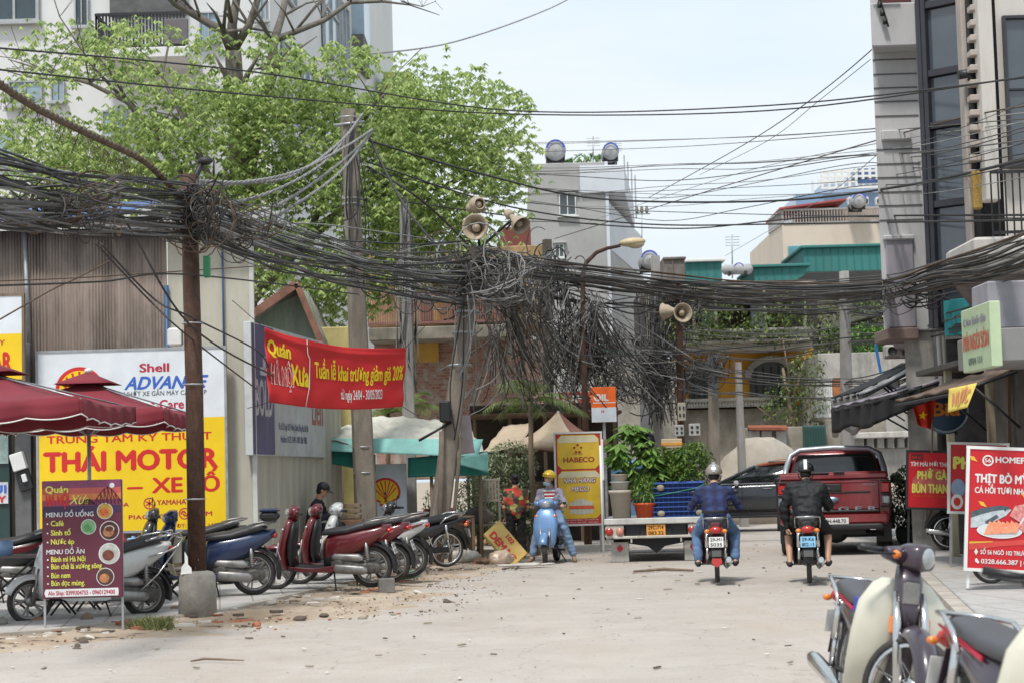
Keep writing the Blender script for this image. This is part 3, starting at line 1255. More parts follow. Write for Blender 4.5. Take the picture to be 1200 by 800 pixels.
m_road = roadmat('dusty worn concrete road', (.395, .352, .315), (.47, .427, .385), (.41, .34, .275))
m_dirt = roadmat('sandy dirt', (.36, .27, .19), (.50, .42, .33), (.24, .165, .105))
m_pave = roadmat('pavement tiles', (.44, .42, .40), (.50, .48, .46), (.38, .34, .29), .4)
m_pave2 = roadmat('pavement slabs', (.40, .385, .37), (.47, .455, .44), (.37, .33, .28), .62)
def nz2(x, y, s=1.0):
 return noise.noise(V(x * s, y * s, 3.3))
def road_z(x, y):
 return .02 * nz2(x, y, .35) + .006 * nz2(x, y, 1.6)
q = MB()
q.grid(lambda u, v: (lambda x, y: V(x, y, road_z(x, y) + .004))(-9 + 24 * u, 4 + 92 * v), 70, 260)
tag(q.build('road', m_road, fix=False), kind='structure')
# dirt verge on the near side of the pavement: low irregular heap of sandy soil
EDGE = [(-9.5, 15.2), (-6.5, 17.7), (-4.6, 19.3), (-3.35, 21.4), (-2.95, 24), (-2.6, 26), (-1.9, 29.4), (-1.5, 31)]
def edge_x(y):
 for (a, b) in zip(EDGE, EDGE[1:]):
  if a[1] <= y <= b[1]:
   t = (y - a[1]) / (b[1] - a[1])
   return a[0] + (b[0] - a[0]) * t
 return EDGE[0][0] if y < EDGE[0][1] else EDGE[-1][0] + (y - 31) * .12
def dirt(u, v):
 y = 14.0 + 24 * v
 if y < 20.5:
  wd = 2.9
 elif y < 31:
  wd = 2.9 - (y - 20.5) * .1
 else:
  wd = 1.8
 x = edge_x(y) - .6 + (wd + 1.6) * u
 t = (x - edge_x(y)) / wd
 t += .22 * nz2(x, y, .8) + .10 * nz2(x, y, 2.6)
 hgt = .10 * (1 - max(0, t)) - .032 if t < 1.6 else -.06
 hgt += .03 * nz2(x, y, 2.3) + .016 * nz2(x, y, 7)
 return V(x, y, max(hgt, -.05))
q = MB()
q.grid(dirt, 60, 260)
tag(q.build('dirt_verge', m_dirt, fix=False), kind='structure')
# left pavement with kerb
q = MB()
poly = [(e[0] - .05, e[1]) for e in EDGE] + [(-1.2, 36), (-30, 36), (-30, 15.2)]
q.prism(poly, lambda a, b, t: V(a, b, -.02 + t), .115, .015)
tag(q.build('left_pavement', m_pave), kind='structure')
# rounded concrete kerb along the edge, in individual lengths
q = MB()
for (a, b) in zip(EDGE, EDGE[1:]):
 n = max(1, int(math.dist(a, b) / .8))
 for i in range(n):
  p = Vector(a).lerp(Vector(b), i / n + .004)
  r_ = Vector(a).lerp(Vector(b), (i + 1) / n - .004)
  q.beam((p.x, p.y, .03), (r_.x, r_.y, .03 + .01 * nz2(p.x, p.y, 3)), .16, .13)
tag(q.build('left_kerb', mat('kerb concrete', (.43, .39, .34), .9, var=.25, bump=.4, fine=.12)), kind='structure')
# right pavement
RP = [(1.6, 4), (3.2, 11), (4.3, 17.8), (5.2, 23.4), (6.5, 31.7), (8.6, 44), (10.2, 54)]
q = MB()
q.prism(RP + [(40, 54), (40, 4)], lambda a, b, t: V(a, b, -.03 + t), .125, .012)
tag(q.build('right_pavement', m_pave2), kind='structure')
q = MB()
for (a, b) in zip(RP, RP[1:]):
 n = max(1, int(math.dist(a, b) / 1.0))
 for i in range(n):
  p = Vector(a).lerp(Vector(b), i / n + .004)
  r_ = Vector(a).lerp(Vector(b), (i + 1) / n - .004)
  q.beam((p.x - .09, p.y, .03), (r_.x - .09, r_.y, .03), .16, .11)
tag(q.build('right_kerb', MATS['kerb concrete']), kind='structure')
# rubble and litter in the verge (uncountable)
q = MB()
random.seed(3)
for i in range(1900):
 y = random.uniform(15, 33)
 t = random.random() ** 1.4
 if noise.noise(V(y * 1.3, t * 3, 0)) < -.05:
  continue
 x = edge_x(y) + .05 + t * (2.6 if y < 26 else 1.8)
 s_ = random.uniform(.006, .022) if random.random() < .96 else random.uniform(.03, .07)
 vs = [V(random.uniform(-1, 1), random.uniform(-1, 1), random.uniform(0, .9)) * s_ for _ in range(3)]
 c = V(x, y, max(.005, dirt(0, 0).z * 0 + .07 * (1 - t)))
 q.rbox((0, 0, 0), (s_ * random.uniform(1, 2.4), s_ * random.uniform(1, 2), s_ * random.uniform(.5, 1.1)), s_ * .3, mi=random.choice((0, 0, 0, 1, 2, 2, 3)),
   M=Matrix.Translation(c) @ Matrix.Rotation(random.uniform(0, 6), 4, 'Z') @ Matrix.Rotation(random.uniform(-.5, .5), 4, 'X'))
for i in range(90):
 if i < 60:
  y = random.uniform(16.5, 21)
  x = edge_x(y) + random.uniform(.05, 1.5)
 else:
  y = random.uniform(22, 28)
  x = edge_x(y) + random.uniform(.1, 1.0)
 s_ = random.uniform(.03, .13)
 q.prism([(s_ * random.uniform(.5, 1.2) * math.cos(a), s_ * random.uniform(.3, .8) * math.sin(a)) for a in (0, 1, 2, 3.2, 4.2, 5.3)], lambda a, b, t: V(x + a, y + b, .075 + a * random.uniform(-.1, .1) + t), random.uniform(.006, .03), mi=random.choice((0, 1, 1, 2, 3)))
tag(q.build('rubble', [mat('grit', (.30, .25, .19), .9), mat('pale chips', (.62, .58, .52), .9), mat('dark grit', (.12, .09, .07), .9), mat('brick chips', (.36, .14, .08), .9)], fix=False),
 'loose grit, brick chips and litter scattered over the dirt verge', 'rubble', kind='stuff')
q = MB()
for i in range(260):
 y = random.uniform(13.6, 40)
 x = random.uniform(edge_x(min(y, 31)) + 1.5, 3 + y * .12)
 s_ = random.uniform(.008, .03)
 q.rbox((0, 0, 0), (s_ * random.uniform(1, 4), s_, s_ * .5), s_ * .2, mi=random.choice((0, 1, 2)), M=Matrix.Translation(V(x, y, .022)) @ Matrix.Rotation(random.uniform(0, 6), 4, 'Z'))
tag(q.build('road_litter', [MATS['grit'], MATS['dark grit'], MATS['pale chips']], fix=False), 'tiny chips and leaves littering the pale road surface', 'litter', kind='stuff')
def leafcloud(mb, pts, n, size, droop=.3, mi=0, per=1, wid=.45, spread=None):
 """pts: list of (centre, (rx,ry,rz), weight)"""
 ws = [p[2] for p in pts]
 for _ in range(n):
  c, r_, _w = random.choices(pts, ws)[0]
  while True:
   d = V(random.uniform(-1, 1), random.uniform(-1, 1), random.uniform(-1, 1))
   if .08 < d.length_squared < 1:
    break
  d *= (.55 + .45 * d.length) / d.length if random.random() < .6 else 1
  p = V(c[0] + d.x * r_[0], c[1] + d.y * r_[1], c[2] + d.z * r_[2])
  s0 = size * random.uniform(.65, 1.25)
  a0 = random.uniform(0, 6.3)
  up = (V(0, 0, 1) + V(random.uniform(-.5, .5), random.uniform(-.5, .5), 0)).normalized()
  for k in range(per):
   a = a0 + 2 * math.pi * k / per + random.uniform(-.25, .25)
   if per > 1:
    dr = V(math.cos(a), math.sin(a), -droop + random.uniform(-.25, .2))
   else:
    dr = V(random.uniform(-1, 1), random.uniform(-1, 1), random.uniform(-.9, .5) - droop)
   dr.normalize()
   sd_ = dr.cross(up)
   if sd_.length < .1:
    sd_ = dr.cross(V(1, 0, 0))
   sd_.normalize()
   nn = dr.cross(sd_)
   L_ = s0 * random.uniform(.8, 1.15)
   W = L_ * wid * .5
   o = len(mb.v)
   mid = p + dr * (L_ * .5) + nn * (L_ * .08)
   mb.v.extend([tuple(p), tuple(mid + sd_ * W), tuple(p + dr * L_ + V(0, 0, -L_ * .1)), tuple(mid - sd_ * W)])
   mb.f.append([o, o + 1, o + 2, o + 3])
   mb.m.append(mi)
   mb.s.append(False)
# grass tuft beside the menu board
q = MB()
for i in range(420):
 c = G(176, 741)
 a = random.uniform(0, 6.3)
 rr = random.random() ** .8 * .24
 p = V(c.x + rr * math.cos(a) * 1.1, c.y + rr * math.sin(a) * .7, .03)
 h_ = random.uniform(.06, .2)
 t = p + V(random.uniform(-.14, .14), random.uniform(-.1, .1), h_ * .8)
 md_ = p.lerp(t, .5) + V(0, 0, h_ * .15)
 q.add([p + V(-.004, 0, 0), p + V(.004, 0, 0), md_ + V(.005, 0, 0), t, md_ - V(.005, 0, 0)], [(0, 1, 2, 3, 4)])
m_grass = leafmat('grass blades', (.10, .14, .04), (.34, .33, .14))
tag(q.build('grass', m_grass, fix=False), 'small green grass tuft growing on the dirt beside the menu board', 'grass', kind='stuff')
# loose bricks and stones by the kerb
def stone(px, py, s, label, m, name='stone', cat='stone', group=None):
 c = G(px, py)
 q = MB()
 q.ell((0, 0, s[2] / 2), (s[0] / 2, s[1] / 2, s[2] / 2), 12)
 q.v = [tuple(Vector(v) * (1 + .28 * noise.noise(Vector(v) * 9 + V(px, 0, 0)))) for v in q.v]
 o = q.build(name, m)
 o.location = (c.x, c.y, c.z + .03)
 o.rotation_euler = (0, 0, random.uniform(0, 3))
 return tag(o, label, cat, group)
m_brickp = mat('brick stone', (.34, .20, .14), .9, var=.4, scale=14, bump=.4)
m_stone = mat('brown stone', (.24, .18, .12), .9, var=.4, scale=9, bump=.4)
stone(45, 736, (.17, .13, .1), 'broken reddish brick lump on the dirt in front of the white scooter', m_brickp, 'brick_lump', 'brick')
stone(102, 735, (.19, .15, .13), 'brown rough stone between the legs of the menu board', m_stone)
stone(148, 738, (.17, .13, .09), 'flat brown brick piece at the right foot of the menu board', m_brickp, 'brick_lump', 'brick')
stone(205, 722, (.13, .12, .09), 'small dark stone against the concrete pole footing', m_stone)
q = MB()
q.rbox((0, 0, .1), (.21, .16, .19), .012)
o = q.build('concrete_block', mat('grey block', (.20, .19, .18), .9, var=.3, bump=.3))
c = G(453, 696)
o.location = (c.x, c.y, .02)
o.rotation_euler = (0, 0, .2)
tag(o, 'small grey concrete block standing on the dirt verge', 'block')
q = MB()
pts = [G(224, 779), G(240, 776), G(262, 777), G(286, 778)]
q.tube([p + V(0, 0, .035) for p in pts], [.008, .012, .01, .005], 6)
solo(q, 'stick', m_wood, 'thin brown stick lying on the road edge', 'stick')
q = MB()
q.tube([G(743, 673) + V(0, 0, .05), G(778, 670) + V(0, 0, .05), G(812, 671) + V(0, 0, .04)], [.02, .028, .018], 6)
solo(q, 'stick', m_wood, 'long brown wooden stick lying on the road behind the flatbed truck', 'stick')
# ================================================================== LEFT SIDE
def Gz(px, py, z=0.):
 r = Fv + Rv * ((px - 600) / FPX) + Uv * ((400 - py) / FPX)
 return CAM + r * ((z - H0) / r.z)
def park(f, r, z=.09):
 a, b = Gz(*f, z), Gz(*r, z)
 c = (a + b) / 2
 h = math.atan2(a.y - b.y, a.x - b.x)
 return (c.x, c.y, z), h
class Board:
 """flat sign standing at distance d, spanning photo pixels; local frame X right, Z up, face towards -Y"""
 def __init__(s, name, label, cat, x0, y0, x1, y1, d, rz=0, group=None, thick=.04, face=None, edge=None, Wover=None):
  ym = (y0 + y1) / 2
  xm = (x0 + x1) / 2
  a, b = P(x0, ym, d), P(x1, ym, d)
  t, u = P(xm, y0, d), P(xm, y1, d)
  s.x0, s.y0, s.x1, s.y1 = x0, y0, x1, y1
  s.W = Wover or (b.x - a.x) / max(.2, math.cos(rz))
  s.H = t.z - u.z
  s.root = thing(name, label, cat, ((a.x + b.x) / 2, d, u.z), rz, group)
  s.face = None
  if face:
   q = MB()
   q.rbox((0, thick / 2, s.H / 2), (s.W, thick, s.H), .006)
   s.face = q.build('panel', face, s.root)
  if edge:
   q = MB()
   e, k = .035, .012
   q.box((0, thick / 2, -e / 2 + .01), (s.W + 2 * e, thick + 2 * k, e))
   q.box((0, thick / 2, s.H + e / 2 - .01), (s.W + 2 * e, thick + 2 * k, e))
   q.box((-s.W / 2 - e / 2 + .002, thick / 2, s.H / 2), (e, thick + 2 * k, s.H - .02))
   q.box((s.W / 2 + e / 2 - .002, thick / 2, s.H / 2), (e, thick + 2 * k, s.H - .02))
   q.build('frame', edge, s.root)
  s.mb = {}
 def c(s, px, py):
  return ((px - s.x0) / (s.x1 - s.x0) * s.W - s.W / 2, (s.y1 - py) / (s.y1 - s.y0) * s.H)
 def m(s, mt):
  if mt.name not in s.mb:
   s.mb[mt.name] = (MB(), mt)
  return s.mb[mt.name][0]
 def T(s, sx, l, r, base, top, mt, bold=.02, shear=0., y=-.004, space=1.):
  a, z0 = s.c(l, base)
  b, z1 = s.c(r, top)
  text(s.m(mt), sx, a, z0, b - a, z1 - z0, y=y, bold=bold, shear=shear, space=space)
 def rect(s, l, t, r, b, mt, y=-.003):
  a, z1 = s.c(l, t)
  c_, z0 = s.c(r, b)
  flat(s.m(mt), [(a, z0), (c_, z0), (c_, z1), (a, z1)], y=y)
 def poly(s, pts, mt, y=-.003):
  flat(s.m(mt), [s.c(*p) for p in pts], y=y)
 def disc(s, px, py, rx, ry, mt, y=-.004):
  x, z = s.c(px, py)
  disc(s.m(mt), x, z, rx / (s.x1 - s.x0) * s.W, ry / (s.y1 - s.y0) * s.H, y=y)
 def done(s, nm='lettering'):
  for k, (mb, mt) in s.mb.items():
   mb.build(nm, mt, s.root, fix=False)
  return s.root
def pecten(b, cx, cy, r, red, yel, white=None):
 """scallop shell sign emblem"""
 def sh(k, y, mt):
  pts = []
  for i in range(25):
   a = R(-28 + 236 * i / 24)
   rr = r * k * (1 + .0 * math.cos(9 * a))
   pts.append((cx + rr * math.cos(a) * 1.05, cy - rr * math.sin(a)))
  pts = [(cx + r * .42 * k, cy + r * .95 * k), (cx + r * .40 * k, cy + r * .72 * k)] + pts + [(cx - r * .40 * k, cy + r * .72 * k), (cx - r * .42 * k, cy + r * .95 * k)]
  b.poly(pts, mt, y)
 sh(1, -.004, red)
 sh(.84, -.006, yel)
 for i in range(-3, 4):
  a = R(90 + i * 23)
  c0 = (cx + i * r * .04, cy + r * .68)
  e = (cx + math.cos(a) * r * .8, cy - math.sin(a) * r * .8)
  if i in (-3, 3):
   pass
  w0, w1 = r * .012, r * .05
  n = Vector((e[1] - c0[1], -(e[0] - c0[0]))).normalized()
  b.poly([(c0[0] - n.x * w0, c0[1] - n.y * w0), (c0[0] + n.x * w0, c0[1] + n.y * w0), (e[0] + n.x * w1, e[1] + n.y * w1), (e[0] - n.x * w1, e[1] - n.y * w1)], red, -.008)
s_red = mat('sign red', (.62, .022, .02), .45, var=.06)
s_yel = mat('sign yellow', (.86, .58, .008), .45, var=.06)
s_white = mat('sign white', (.72, .76, .80), .45, var=.08, stain=.15, staincol=(.45, .42, .36))
s_blue = mat('sign blue', (.04, .13, .52), .45, var=.06)
s_dk = mat('sign dark grey', (.06, .07, .10), .5)
s_crim = mat('sign crimson', (.50, .02, .05), .45)
s_steel = m_steel
# ---- motor workshop building
SHD = 28.2
XR = P(293, 350, SHD).x
def px2(px, py, d=SHD):
 p = P(px, py, d)
 return p.x, p.z
m_corr = mat('weathered corrugated sheet', (.33, .265, .225), .85, var=.35, scale=3.5, streak=14, stain=.75, staincol=(.05, .045, .045), stscale=1.6, fine=.08, col2=(.17, .135, .115))
m_cream = mat('cream sheet metal', (.50, .48, .40), .7, var=.14, scale=1.5, streak=6, stain=.35, staincol=(.28, .22, .15), fine=.04)
ws = thing('workshop', 'single storey workshop with brown corrugated wall, cream panels and blue sheet roof', 'building', (-6.5, SHD, 0))
I = Matrix.Translation((6.5, -SHD, 0))
def wbuild(q, nm, m_, par=ws, solid=0, off=(6.5, -SHD, 0)):
 q.v = [tuple(Vector(v) + Vector(off)) for v in q.v]
 return q.build(nm, m_, par, solid=solid)
x0 = px2(-140, 350)[0]
x1 = px2(196, 350)[0]
zt = px2(100, 268)[1]
q = MB()
n = 460
rows = []
for k in range(5):
 z = zt * k / 4 if k < 4 else zt
 rows.append([V(x0 + (x1 - x0) * i / n, SHD + .014 * (.4 + abs(nz2(i * .03, 7)) * 2) * math.sin(i * 2 * math.pi / 5.0) + .03 * nz2(i * .05, k) + .012 * (int(i / 38 + .3 * nz2(k, 2)) % 2), z) for i in range(n + 1)])
q.grid(lambda u, v: rows[int(round(v * 4))][int(round(u * n))], n, 4)
wbuild(q, 'corrugated_wall', m_corr, solid=.004)
# cream panel wall
z2 = zt
q = MB()
npan = 3
for i in range(npan):
 a = x1 + .012 + (XR - x1) * i / npan
 b = x1 + (XR - x1) * (i + 1) / npan
 q.rbox(((a + b) / 2, SHD + .02, z2 / 2), (b - a - .006, .05, z2), .004)
wbuild(q, 'cream_wall', m_cream)
q = MB()
q.rbox((XR + .03, SHD, z2 / 2 + .02), (.07, .09, z2 + .05), .006)
wbuild(q, 'corner_post', mat('off white post', (.60, .60, .57), .6, stain=.3, staincol=(.3, .26, .2)))
q = MB()
q.tube([(x1, SHD - .06, .2), (x1, SHD - .06, px2(195, 335)[1])], .035, 8)
wbuild(q, 'blue_pipe', mat('blue pipe', (.04, .10, .22), .5))
xx = px2(247 + 15, 330)[0]
q = MB()
q.tube([(xx, SHD - .05, 3.2), (xx, SHD - .05, z2 - .05)], .014, 6)
wbuild(q, 'conduit', MATS['blue pipe'])
xx = px2(35, 330)[0]
q = MB()
q.tube([(xx, SHD - .07, px2(35, 402)[1]), (xx - .06, SHD - .07, zt - .05)], .035, 8)
wbuild(q, 'downpipe', m_steel)
# street side wall, ribbed cream
SW0, SW1 = V(XR + .02, SHD + .05, 0), V(-3.15, 34.2, 0)
q = MB()
n = 90
dd = (SW1 - SW0)
nn_ = V(dd.y, -dd.x, 0).normalized()
rows = []
for k in range(2):
 rows.append([SW0 + dd * (i / n) + nn_ * (.012 * (1 if (i // 3) % 2 else -1)) + V(0, 0, 3.2 * k) for i in range(n + 1)])
q.grid(lambda u, v: rows[int(round(v))][int(round(u * n))], n, 1, sm=False)
wbuild(q, 'side_wall', m_cream, solid=.01)
# roof
m_broof = mat('blue roof sheet', (.10, .19, .48), .5, var=.2, scale=2, stain=.3, staincol=(.3, .3, .32))
rows = []
ra = px2(-160, 262)[0]
rb = px2(128, 262)[0]
rf = SHD - .35
n = 150
q = MB()
q.grid(lambda u, v: V(ra + (rb - ra) * u, rf + 4.5 * v, zt + .12 + .9 * v + .02 * math.sin(u * n * 2)), n, 3)
wbuild(q, 'roof', m_broof, solid=.01)
q = MB()
q.grid(lambda u, v: V(rb + .02 + (XR + .2 - rb) * u, rf + 4.5 * v, zt + .04 + .75 * v + .015 * math.sin(u * 160)), 90, 3)
wbuild(q, 'roof', mat('grey roof sheet', (.30, .30, .29), .7, stain=.6, staincol=(.12, .08, .06)), solid=.01)
q = MB()
q.beam((ra, rf + .02, zt + .04), (rb, rf + .02, zt + .04), .06, .10)
q.beam((rb, rf + .02, zt - .02), (XR + .2, rf + .02, zt - .06), .06, .10)
wbuild(q, 'eaves_board', mat('dark fascia', (.06, .045, .04), .8))
# posts at the left of the big sign
q = MB()
q.rbox((px2(30, 480)[0], SHD - .12, 1.9), (.24, .12, 3.6), .01)
wbuild(q, 'steel_post', mat('dull steel door', (.13, .13, .13), .6, var=.3, stain=.4))
q = MB()
q.rbox((px2(-25, 560)[0], SHD - .1, 1.3), (1.0, .06, 2.6), .01)
wbuild(q, 'green_door', mat('dark green door', (.02, .05, .045), .5))
for (px, py, w_, h_, tx, c_) in ((1, 560 - 42, 24, 50, '', (.35, .45, .42)), (2, 577, 22, 25, '', (.6, .6, .66))):
 q = MB()
 c0 = px2(px, py)
 q.rbox((c0[0], SHD - .16, c0[1]), (w_ / 78, .01, h_ / 78), .002)
 o = wbuild(q, 'poster', mat('poster %d' % py, c_, .6, var=.4, scale=9))
q = MB()
text(q, 'UI', px2(-5, 573)[0], px2(0, 577)[1], .2, .12, y=SHD - .171, bold=.03)
wbuild(q, 'lettering', s_blue)
q = MB()
text(q, 'LY', px2(-5, 588)[0], px2(0, 588)[1], .2, .10, y=SHD - .171, bold=.03)
wbuild(q, 'lettering', s_red)
# meter box on the post
mx_ = thing('meter_box', 'white electricity meter box hanging crooked beside the yellow sign', 'meter box', (px2(37, 548)[0], SHD - .25, px2(37, 575)[1]), rot=(0, R(-16), 0))
q = MB()
q.rbox((0, 0, .46), (.2, .14, .26), .01)
q.build('cover', m_whitep, mx_)
q = MB()
q.rbox((0, .03, .17), (.2, .08, .3), .01)
q.build('back_box', m_darkmetal, mx_)
q = MB()
q.rbox((0.02, -.03, .2), (.07, .05, .12), .01)
q.build('meter', m_whitep, mx_)
# ---- big oil sign
b = Board('shop_sign', 'wide shop sign, white with a shell emblem above yellow with red words', 'sign', 45, 410, 264, 622, 27.9, thick=.08, face=s_white, edge=s_steel)
b.rect(45.5, 491, 263.5, 621.5, s_yel)
pecten(b, 94, 455, 27, s_red, s_yel)
b.T('Shell', 165, 199, 436, 426, s_crim, .03)
b.T('ADVANCE', 147, 245, 456, 441, s_blue, .035, .35)
b.T('NHỚT XE GẮN MÁY CAO CẤP', 146, 243, 464, 458.5, s_dk, .005, 0)
b.T('e-Care', 176, 216, 480, 469, s_crim, .03)
b.T('TRUNG TÂM KỸ THUẬT', 55, 248, 517, 508, s_red, .02, y=-.006)
b.T('THÁI MOTOR', 52, 254, 550, 527, s_red, .05, y=-.006)
b.T('–', 149, 166, 578, 560, s_red, .03, y=-.006)
b.T('XE SỐ', 178, 256, 577.5, 560, s_red, .035, y=-.006)
b.T('HONDA', 116, 150, 593, 588, s_crim, .03, y=-.006)
b.T('YAMAHA', 183, 217, 592, 586, s_crim, .03, y=-.006)
b.T('PIAGGIO', 150, 192, 608, 603, s_crim, .03, y=-.006, space=1.1)
b.T('SYM', 228, 247, 606, 601, s_crim, .03, y=-.006)
b.T('ĐT: 0', 206, 222, 619, 615, s_crim, .01, y=-.006)
b.T('112', 243, 253, 619, 615, s_crim, .01, y=-.006)
sc = b.W / (b.x1 - b.x0)
for (px, py) in ((174, 590), (215, 603)):
 x, z = b.c(px, py)
 ringm(b.m(s_crim), x, z, 5.5 * sc, 6.8 * sc, y=-.006)
x, z = b.c(174, 590)
for k in range(3):
 a = R(30 + 60 * k)
 b.m(s_crim).add([V(x + 4.6 * sc * math.cos(a + e), -.006, z + 4.6 * sc * math.sin(a + e)) for e in (-.15, .15, math.pi - .15, math.pi + .15)], [(0, 1, 2, 3)])
x, z = b.c(215, 603)
for sgn in (0, math.pi):
 ringm(b.m(s_crim), x + (1.2 if sgn else -1.2) * sc, z, 1.6 * sc, 3.4 * sc, y=-.007, n=10, a0=math.degrees(sgn), a1=math.degrees(sgn) + 200)
b.done()
# narrow sign at the far left
b = Board('shop_sign', 'partly seen shop sign at the frame edge, white over yellow with a red R', 'sign', -70, 347, 26, 446, 27.5, thick=.06, face=s_white, edge=m_wood)
b.rect(-69.5, 392, 25.5, 445.5, s_yel)
b.T('SỬA XE MÁY', -60, 6, 405, 398.5, s_crim, .01, y=-.006)
b.T('HONDAR', -62, 13, 436, 413, s_red, .05, y=-.006)
b.done()
# ---- oblique sign on the side wall (facing the street)
ob = thing('shop_sign', 'slanting grey shop sign with a purple panel reading BOLD', 'sign', (-4.0 + .1, 28.0, 1.93))
L_ = math.hypot(.62, 4.6)
ob.rotation_euler = (0, 0, math.atan2(4.6, .62))
s_pur = mat('dull purple', (.12, .11, .22), .6, stain=.3, staincol=(.3, .3, .35))
s_pale = mat('pale sign grey', (.55, .58, .58), .6, stain=.3, staincol=(.35, .3, .25), stscale=.8)
q = MB()
q.rbox((L_ / 2, .06, 1.0), (L_, .12, 2.0), .01)
q.build('panel', s_pale, ob)
q = MB()
q.quad((0.02, -.004, .02), (1.25, -.004, .02), (1.25, -.004, 1.98), (.02, -.004, 1.98))
q.build('purple_panel', s_pur, ob)
q = MB()
text(q, 'BOLD', .18, .62, .95, .55, y=-.008, bold=.03)
q.box((.62, -.01, 1.28), (.36, .02, .12))
q.box((.66, -.01, 1.4), (.12, .02, .22))
q.build('lettering', mat('faded white print', (.6, .6, .64), .6), ob)
q = MB()
text(q, 'N', 1.5, 1.05, .25, .36, y=-.006, bold=.02)
text(q, 'Đc: Số 23 ngõ 102 Trường Chinh, Đống Đa, Hà Nội', 1.5, .42, 1.9, .11, y=-.006, bold=.01)
text(q, 'Hotline: 0122 1149 - 090 386 9785', 1.6, .22, 1.7, .11, y=-.006, bold=.01)
q.build('lettering', mat('faded blue print', (.12, .14, .26), .6), ob)
q = MB()
text(q, 'Liên', 3.7, .55, .75, .6, y=-.006, bold=.01)
q.build('lettering', mat('faded orange print', (.5, .16, .1), .6), ob)
# small gable house behind the sign
gh = thing('shed', 'small pale green timber shed with rusty gabled sheet roof', 'shed', (-4.6, 37, 0))
m_pgreen = mat('pale green boards', (.30, .36, .28), .8, var=.3, streak=8, scale=4, stain=.5)
def gb(q, nm, m_, solid=0):
 return wbuild(q, nm, m_, gh, solid, (4.6, -37, 0))
a = P(300, 380, 37)
pk = P(352, 335, 37)
rt = P(372, 395, 37)
q = MB()
q.prism([(a.x, 0), (rt.x, 0), (rt.x, rt.z + .2), (pk.x + .15, pk.z - .1), (a.x, a.z + .2)], lambda u, v, t: V(u, 37 + t, v), .1)
gb(q, 'gable_wall', m_pgreen)
q = MB()
q.grid(lambda u, v: V(a.x - .9, 36.4, a.z - .45).lerp(V(pk.x, 36.4, pk.z), u) + V(0, 3.5 * v, .02 * math.sin(v * 60)), 3, 60)
q.grid(lambda u, v: V(pk.x, 36.4, pk.z).lerp(V(rt.x + .2, 36.4, rt.z - .3), u) + V(0, 3.5 * v, .02 * math.sin(v * 60)), 3, 60)
gb(q, 'roof', mat('rusted pale roof', (.34, .35, .30), .8, stain=.7, staincol=(.22, .09, .05), stscale=2), solid=.03)
q = MB()
q.beam(V(a.x - .9, 36.38, a.z - .47), V(pk.x, 36.38, pk.z - .02), .05, .16)
q.beam(V(pk.x, 36.38, pk.z - .02), V(rt.x + .2, 36.38, rt.z - .32), .05, .12)
gb(q, 'bargeboard', mat('rust brown board', (.25, .12, .08), .8, var=.4))
# low yellow wall behind the banner
q = MB()
q.rbox((P(372, 440, 38.2).x, 38.2, 2.2), (1.5, .2, 4.9), .02)
solo(q, 'yellow_wall', mat('faded yellow wall', (.52, .44, .18), .8, stain=.5, staincol=(.25, .2, .12)), 'faded yellow plastered wall behind the red banner', 'wall')
# ---- menu board on legs
m_mar = mat('menu maroon', (.125, .022, .045), .5, var=.08)
m_lime = mat('menu lime', (.72, .72, .12), .5)
m_mw = mat('menu white', (.75, .75, .78), .5)
b = Board('menu_board', 'tall maroon menu board on thin metal legs with yellow dish names', 'sign', 49.5, 562, 143, 700, 19.25, thick=.03, face=m_mar, edge=None)
rt_ = b.root
q = MB()
for e in (-1, 1):
 q.beam((e * (b.W / 2 - .01), .045, -.33), (e * (b.W / 2 - .01), .045, b.H), .022)
q.beam((-b.W / 2, .045, b.H * .5), (b.W / 2, .045, b.H * .5), .02)
q.beam((-b.W / 2, .045, .03), (b.W / 2, .045, .03), .02)
q.build('leg_frame', m_steel, rt_)
for (y0_, y1_, c_) in ((562.5, 571, (.22, .05, .12)), (571, 578, (.50, .10, .08)), (578, 585, (.62, .20, .07)), (585, 592, (.25, .05, .12))):
 b.rect(50, y0_, 142.5, y1_, mat('dusk band %d' % y0_, c_, .5, var=.3, scale=5), -.003)
b.poly([(50, 592), (142.5, 592), (142.5, 600), (50, 604)], mat('dusk river', (.05, .02, .07), .5), -.003)
b.disc(132, 569, 3, 3, m_mw, -.005)
mdk = mat('bridge silhouette', (.09, .015, .03), .6)
for (cx_, w_, h_) in ((127, 17, 20), (104, 8, 7)):
 pts = []
 for i in range(9):
  t = -1 + i / 4
  pts.append((cx_ + w_ * t, 591 - h_ * (1 - abs(t) ** 1.6)))
 for p_, q_ in zip(pts, pts[1:]):
  for (u, v) in ((p_, q_), (p_, (p_[0], 591)), (p_, (q_[0], 591))):
   a1, b1 = b.c(*u), b.c(*v)
   if math.dist(a1, b1) < .01:
    continue
   b.m(mdk).beam((a1[0], -.007, a1[1]), (b1[0], -.007, b1[1]), .004, .006)
b.T('Quán', 54, 80.5, 576, 568, m_lime, .03, y=-.008)
b.T('HÀ NỘI', 54.5, 81, 591, 578, s_red, .05, y=-.008)
b.T('Xưa', 82, 105, 590, 579, m_lime, .01, .4, y=-.009)
b.T('MENU ĐỒ UỐNG', 54.5, 110, 604.5, 599, m_mw, .02, y=-.008)
b.T('MENU ĐỒ ĂN', 54.5, 99, 648, 642.5, m_mw, .02, y=-.008)
for (t_, y_, r_) in (('Café', 615, 75), ('Sinh tố', 626, 83), ('Nước ép', 636.5, 87), ('Bánh mì Hà Nội', 657, 100), ('Bún chả lá xương sông', 665.5, 119), ('Bún nem', 676, 82), ('Bún dọc mùng.', 685, 99)):
 b.T(t_, 60, r_, y_, y_ - 6.3, m_lime, .025, y=-.008)
 b.disc(56, y_ - 2.5, 1, 1, m_mw, -.008)
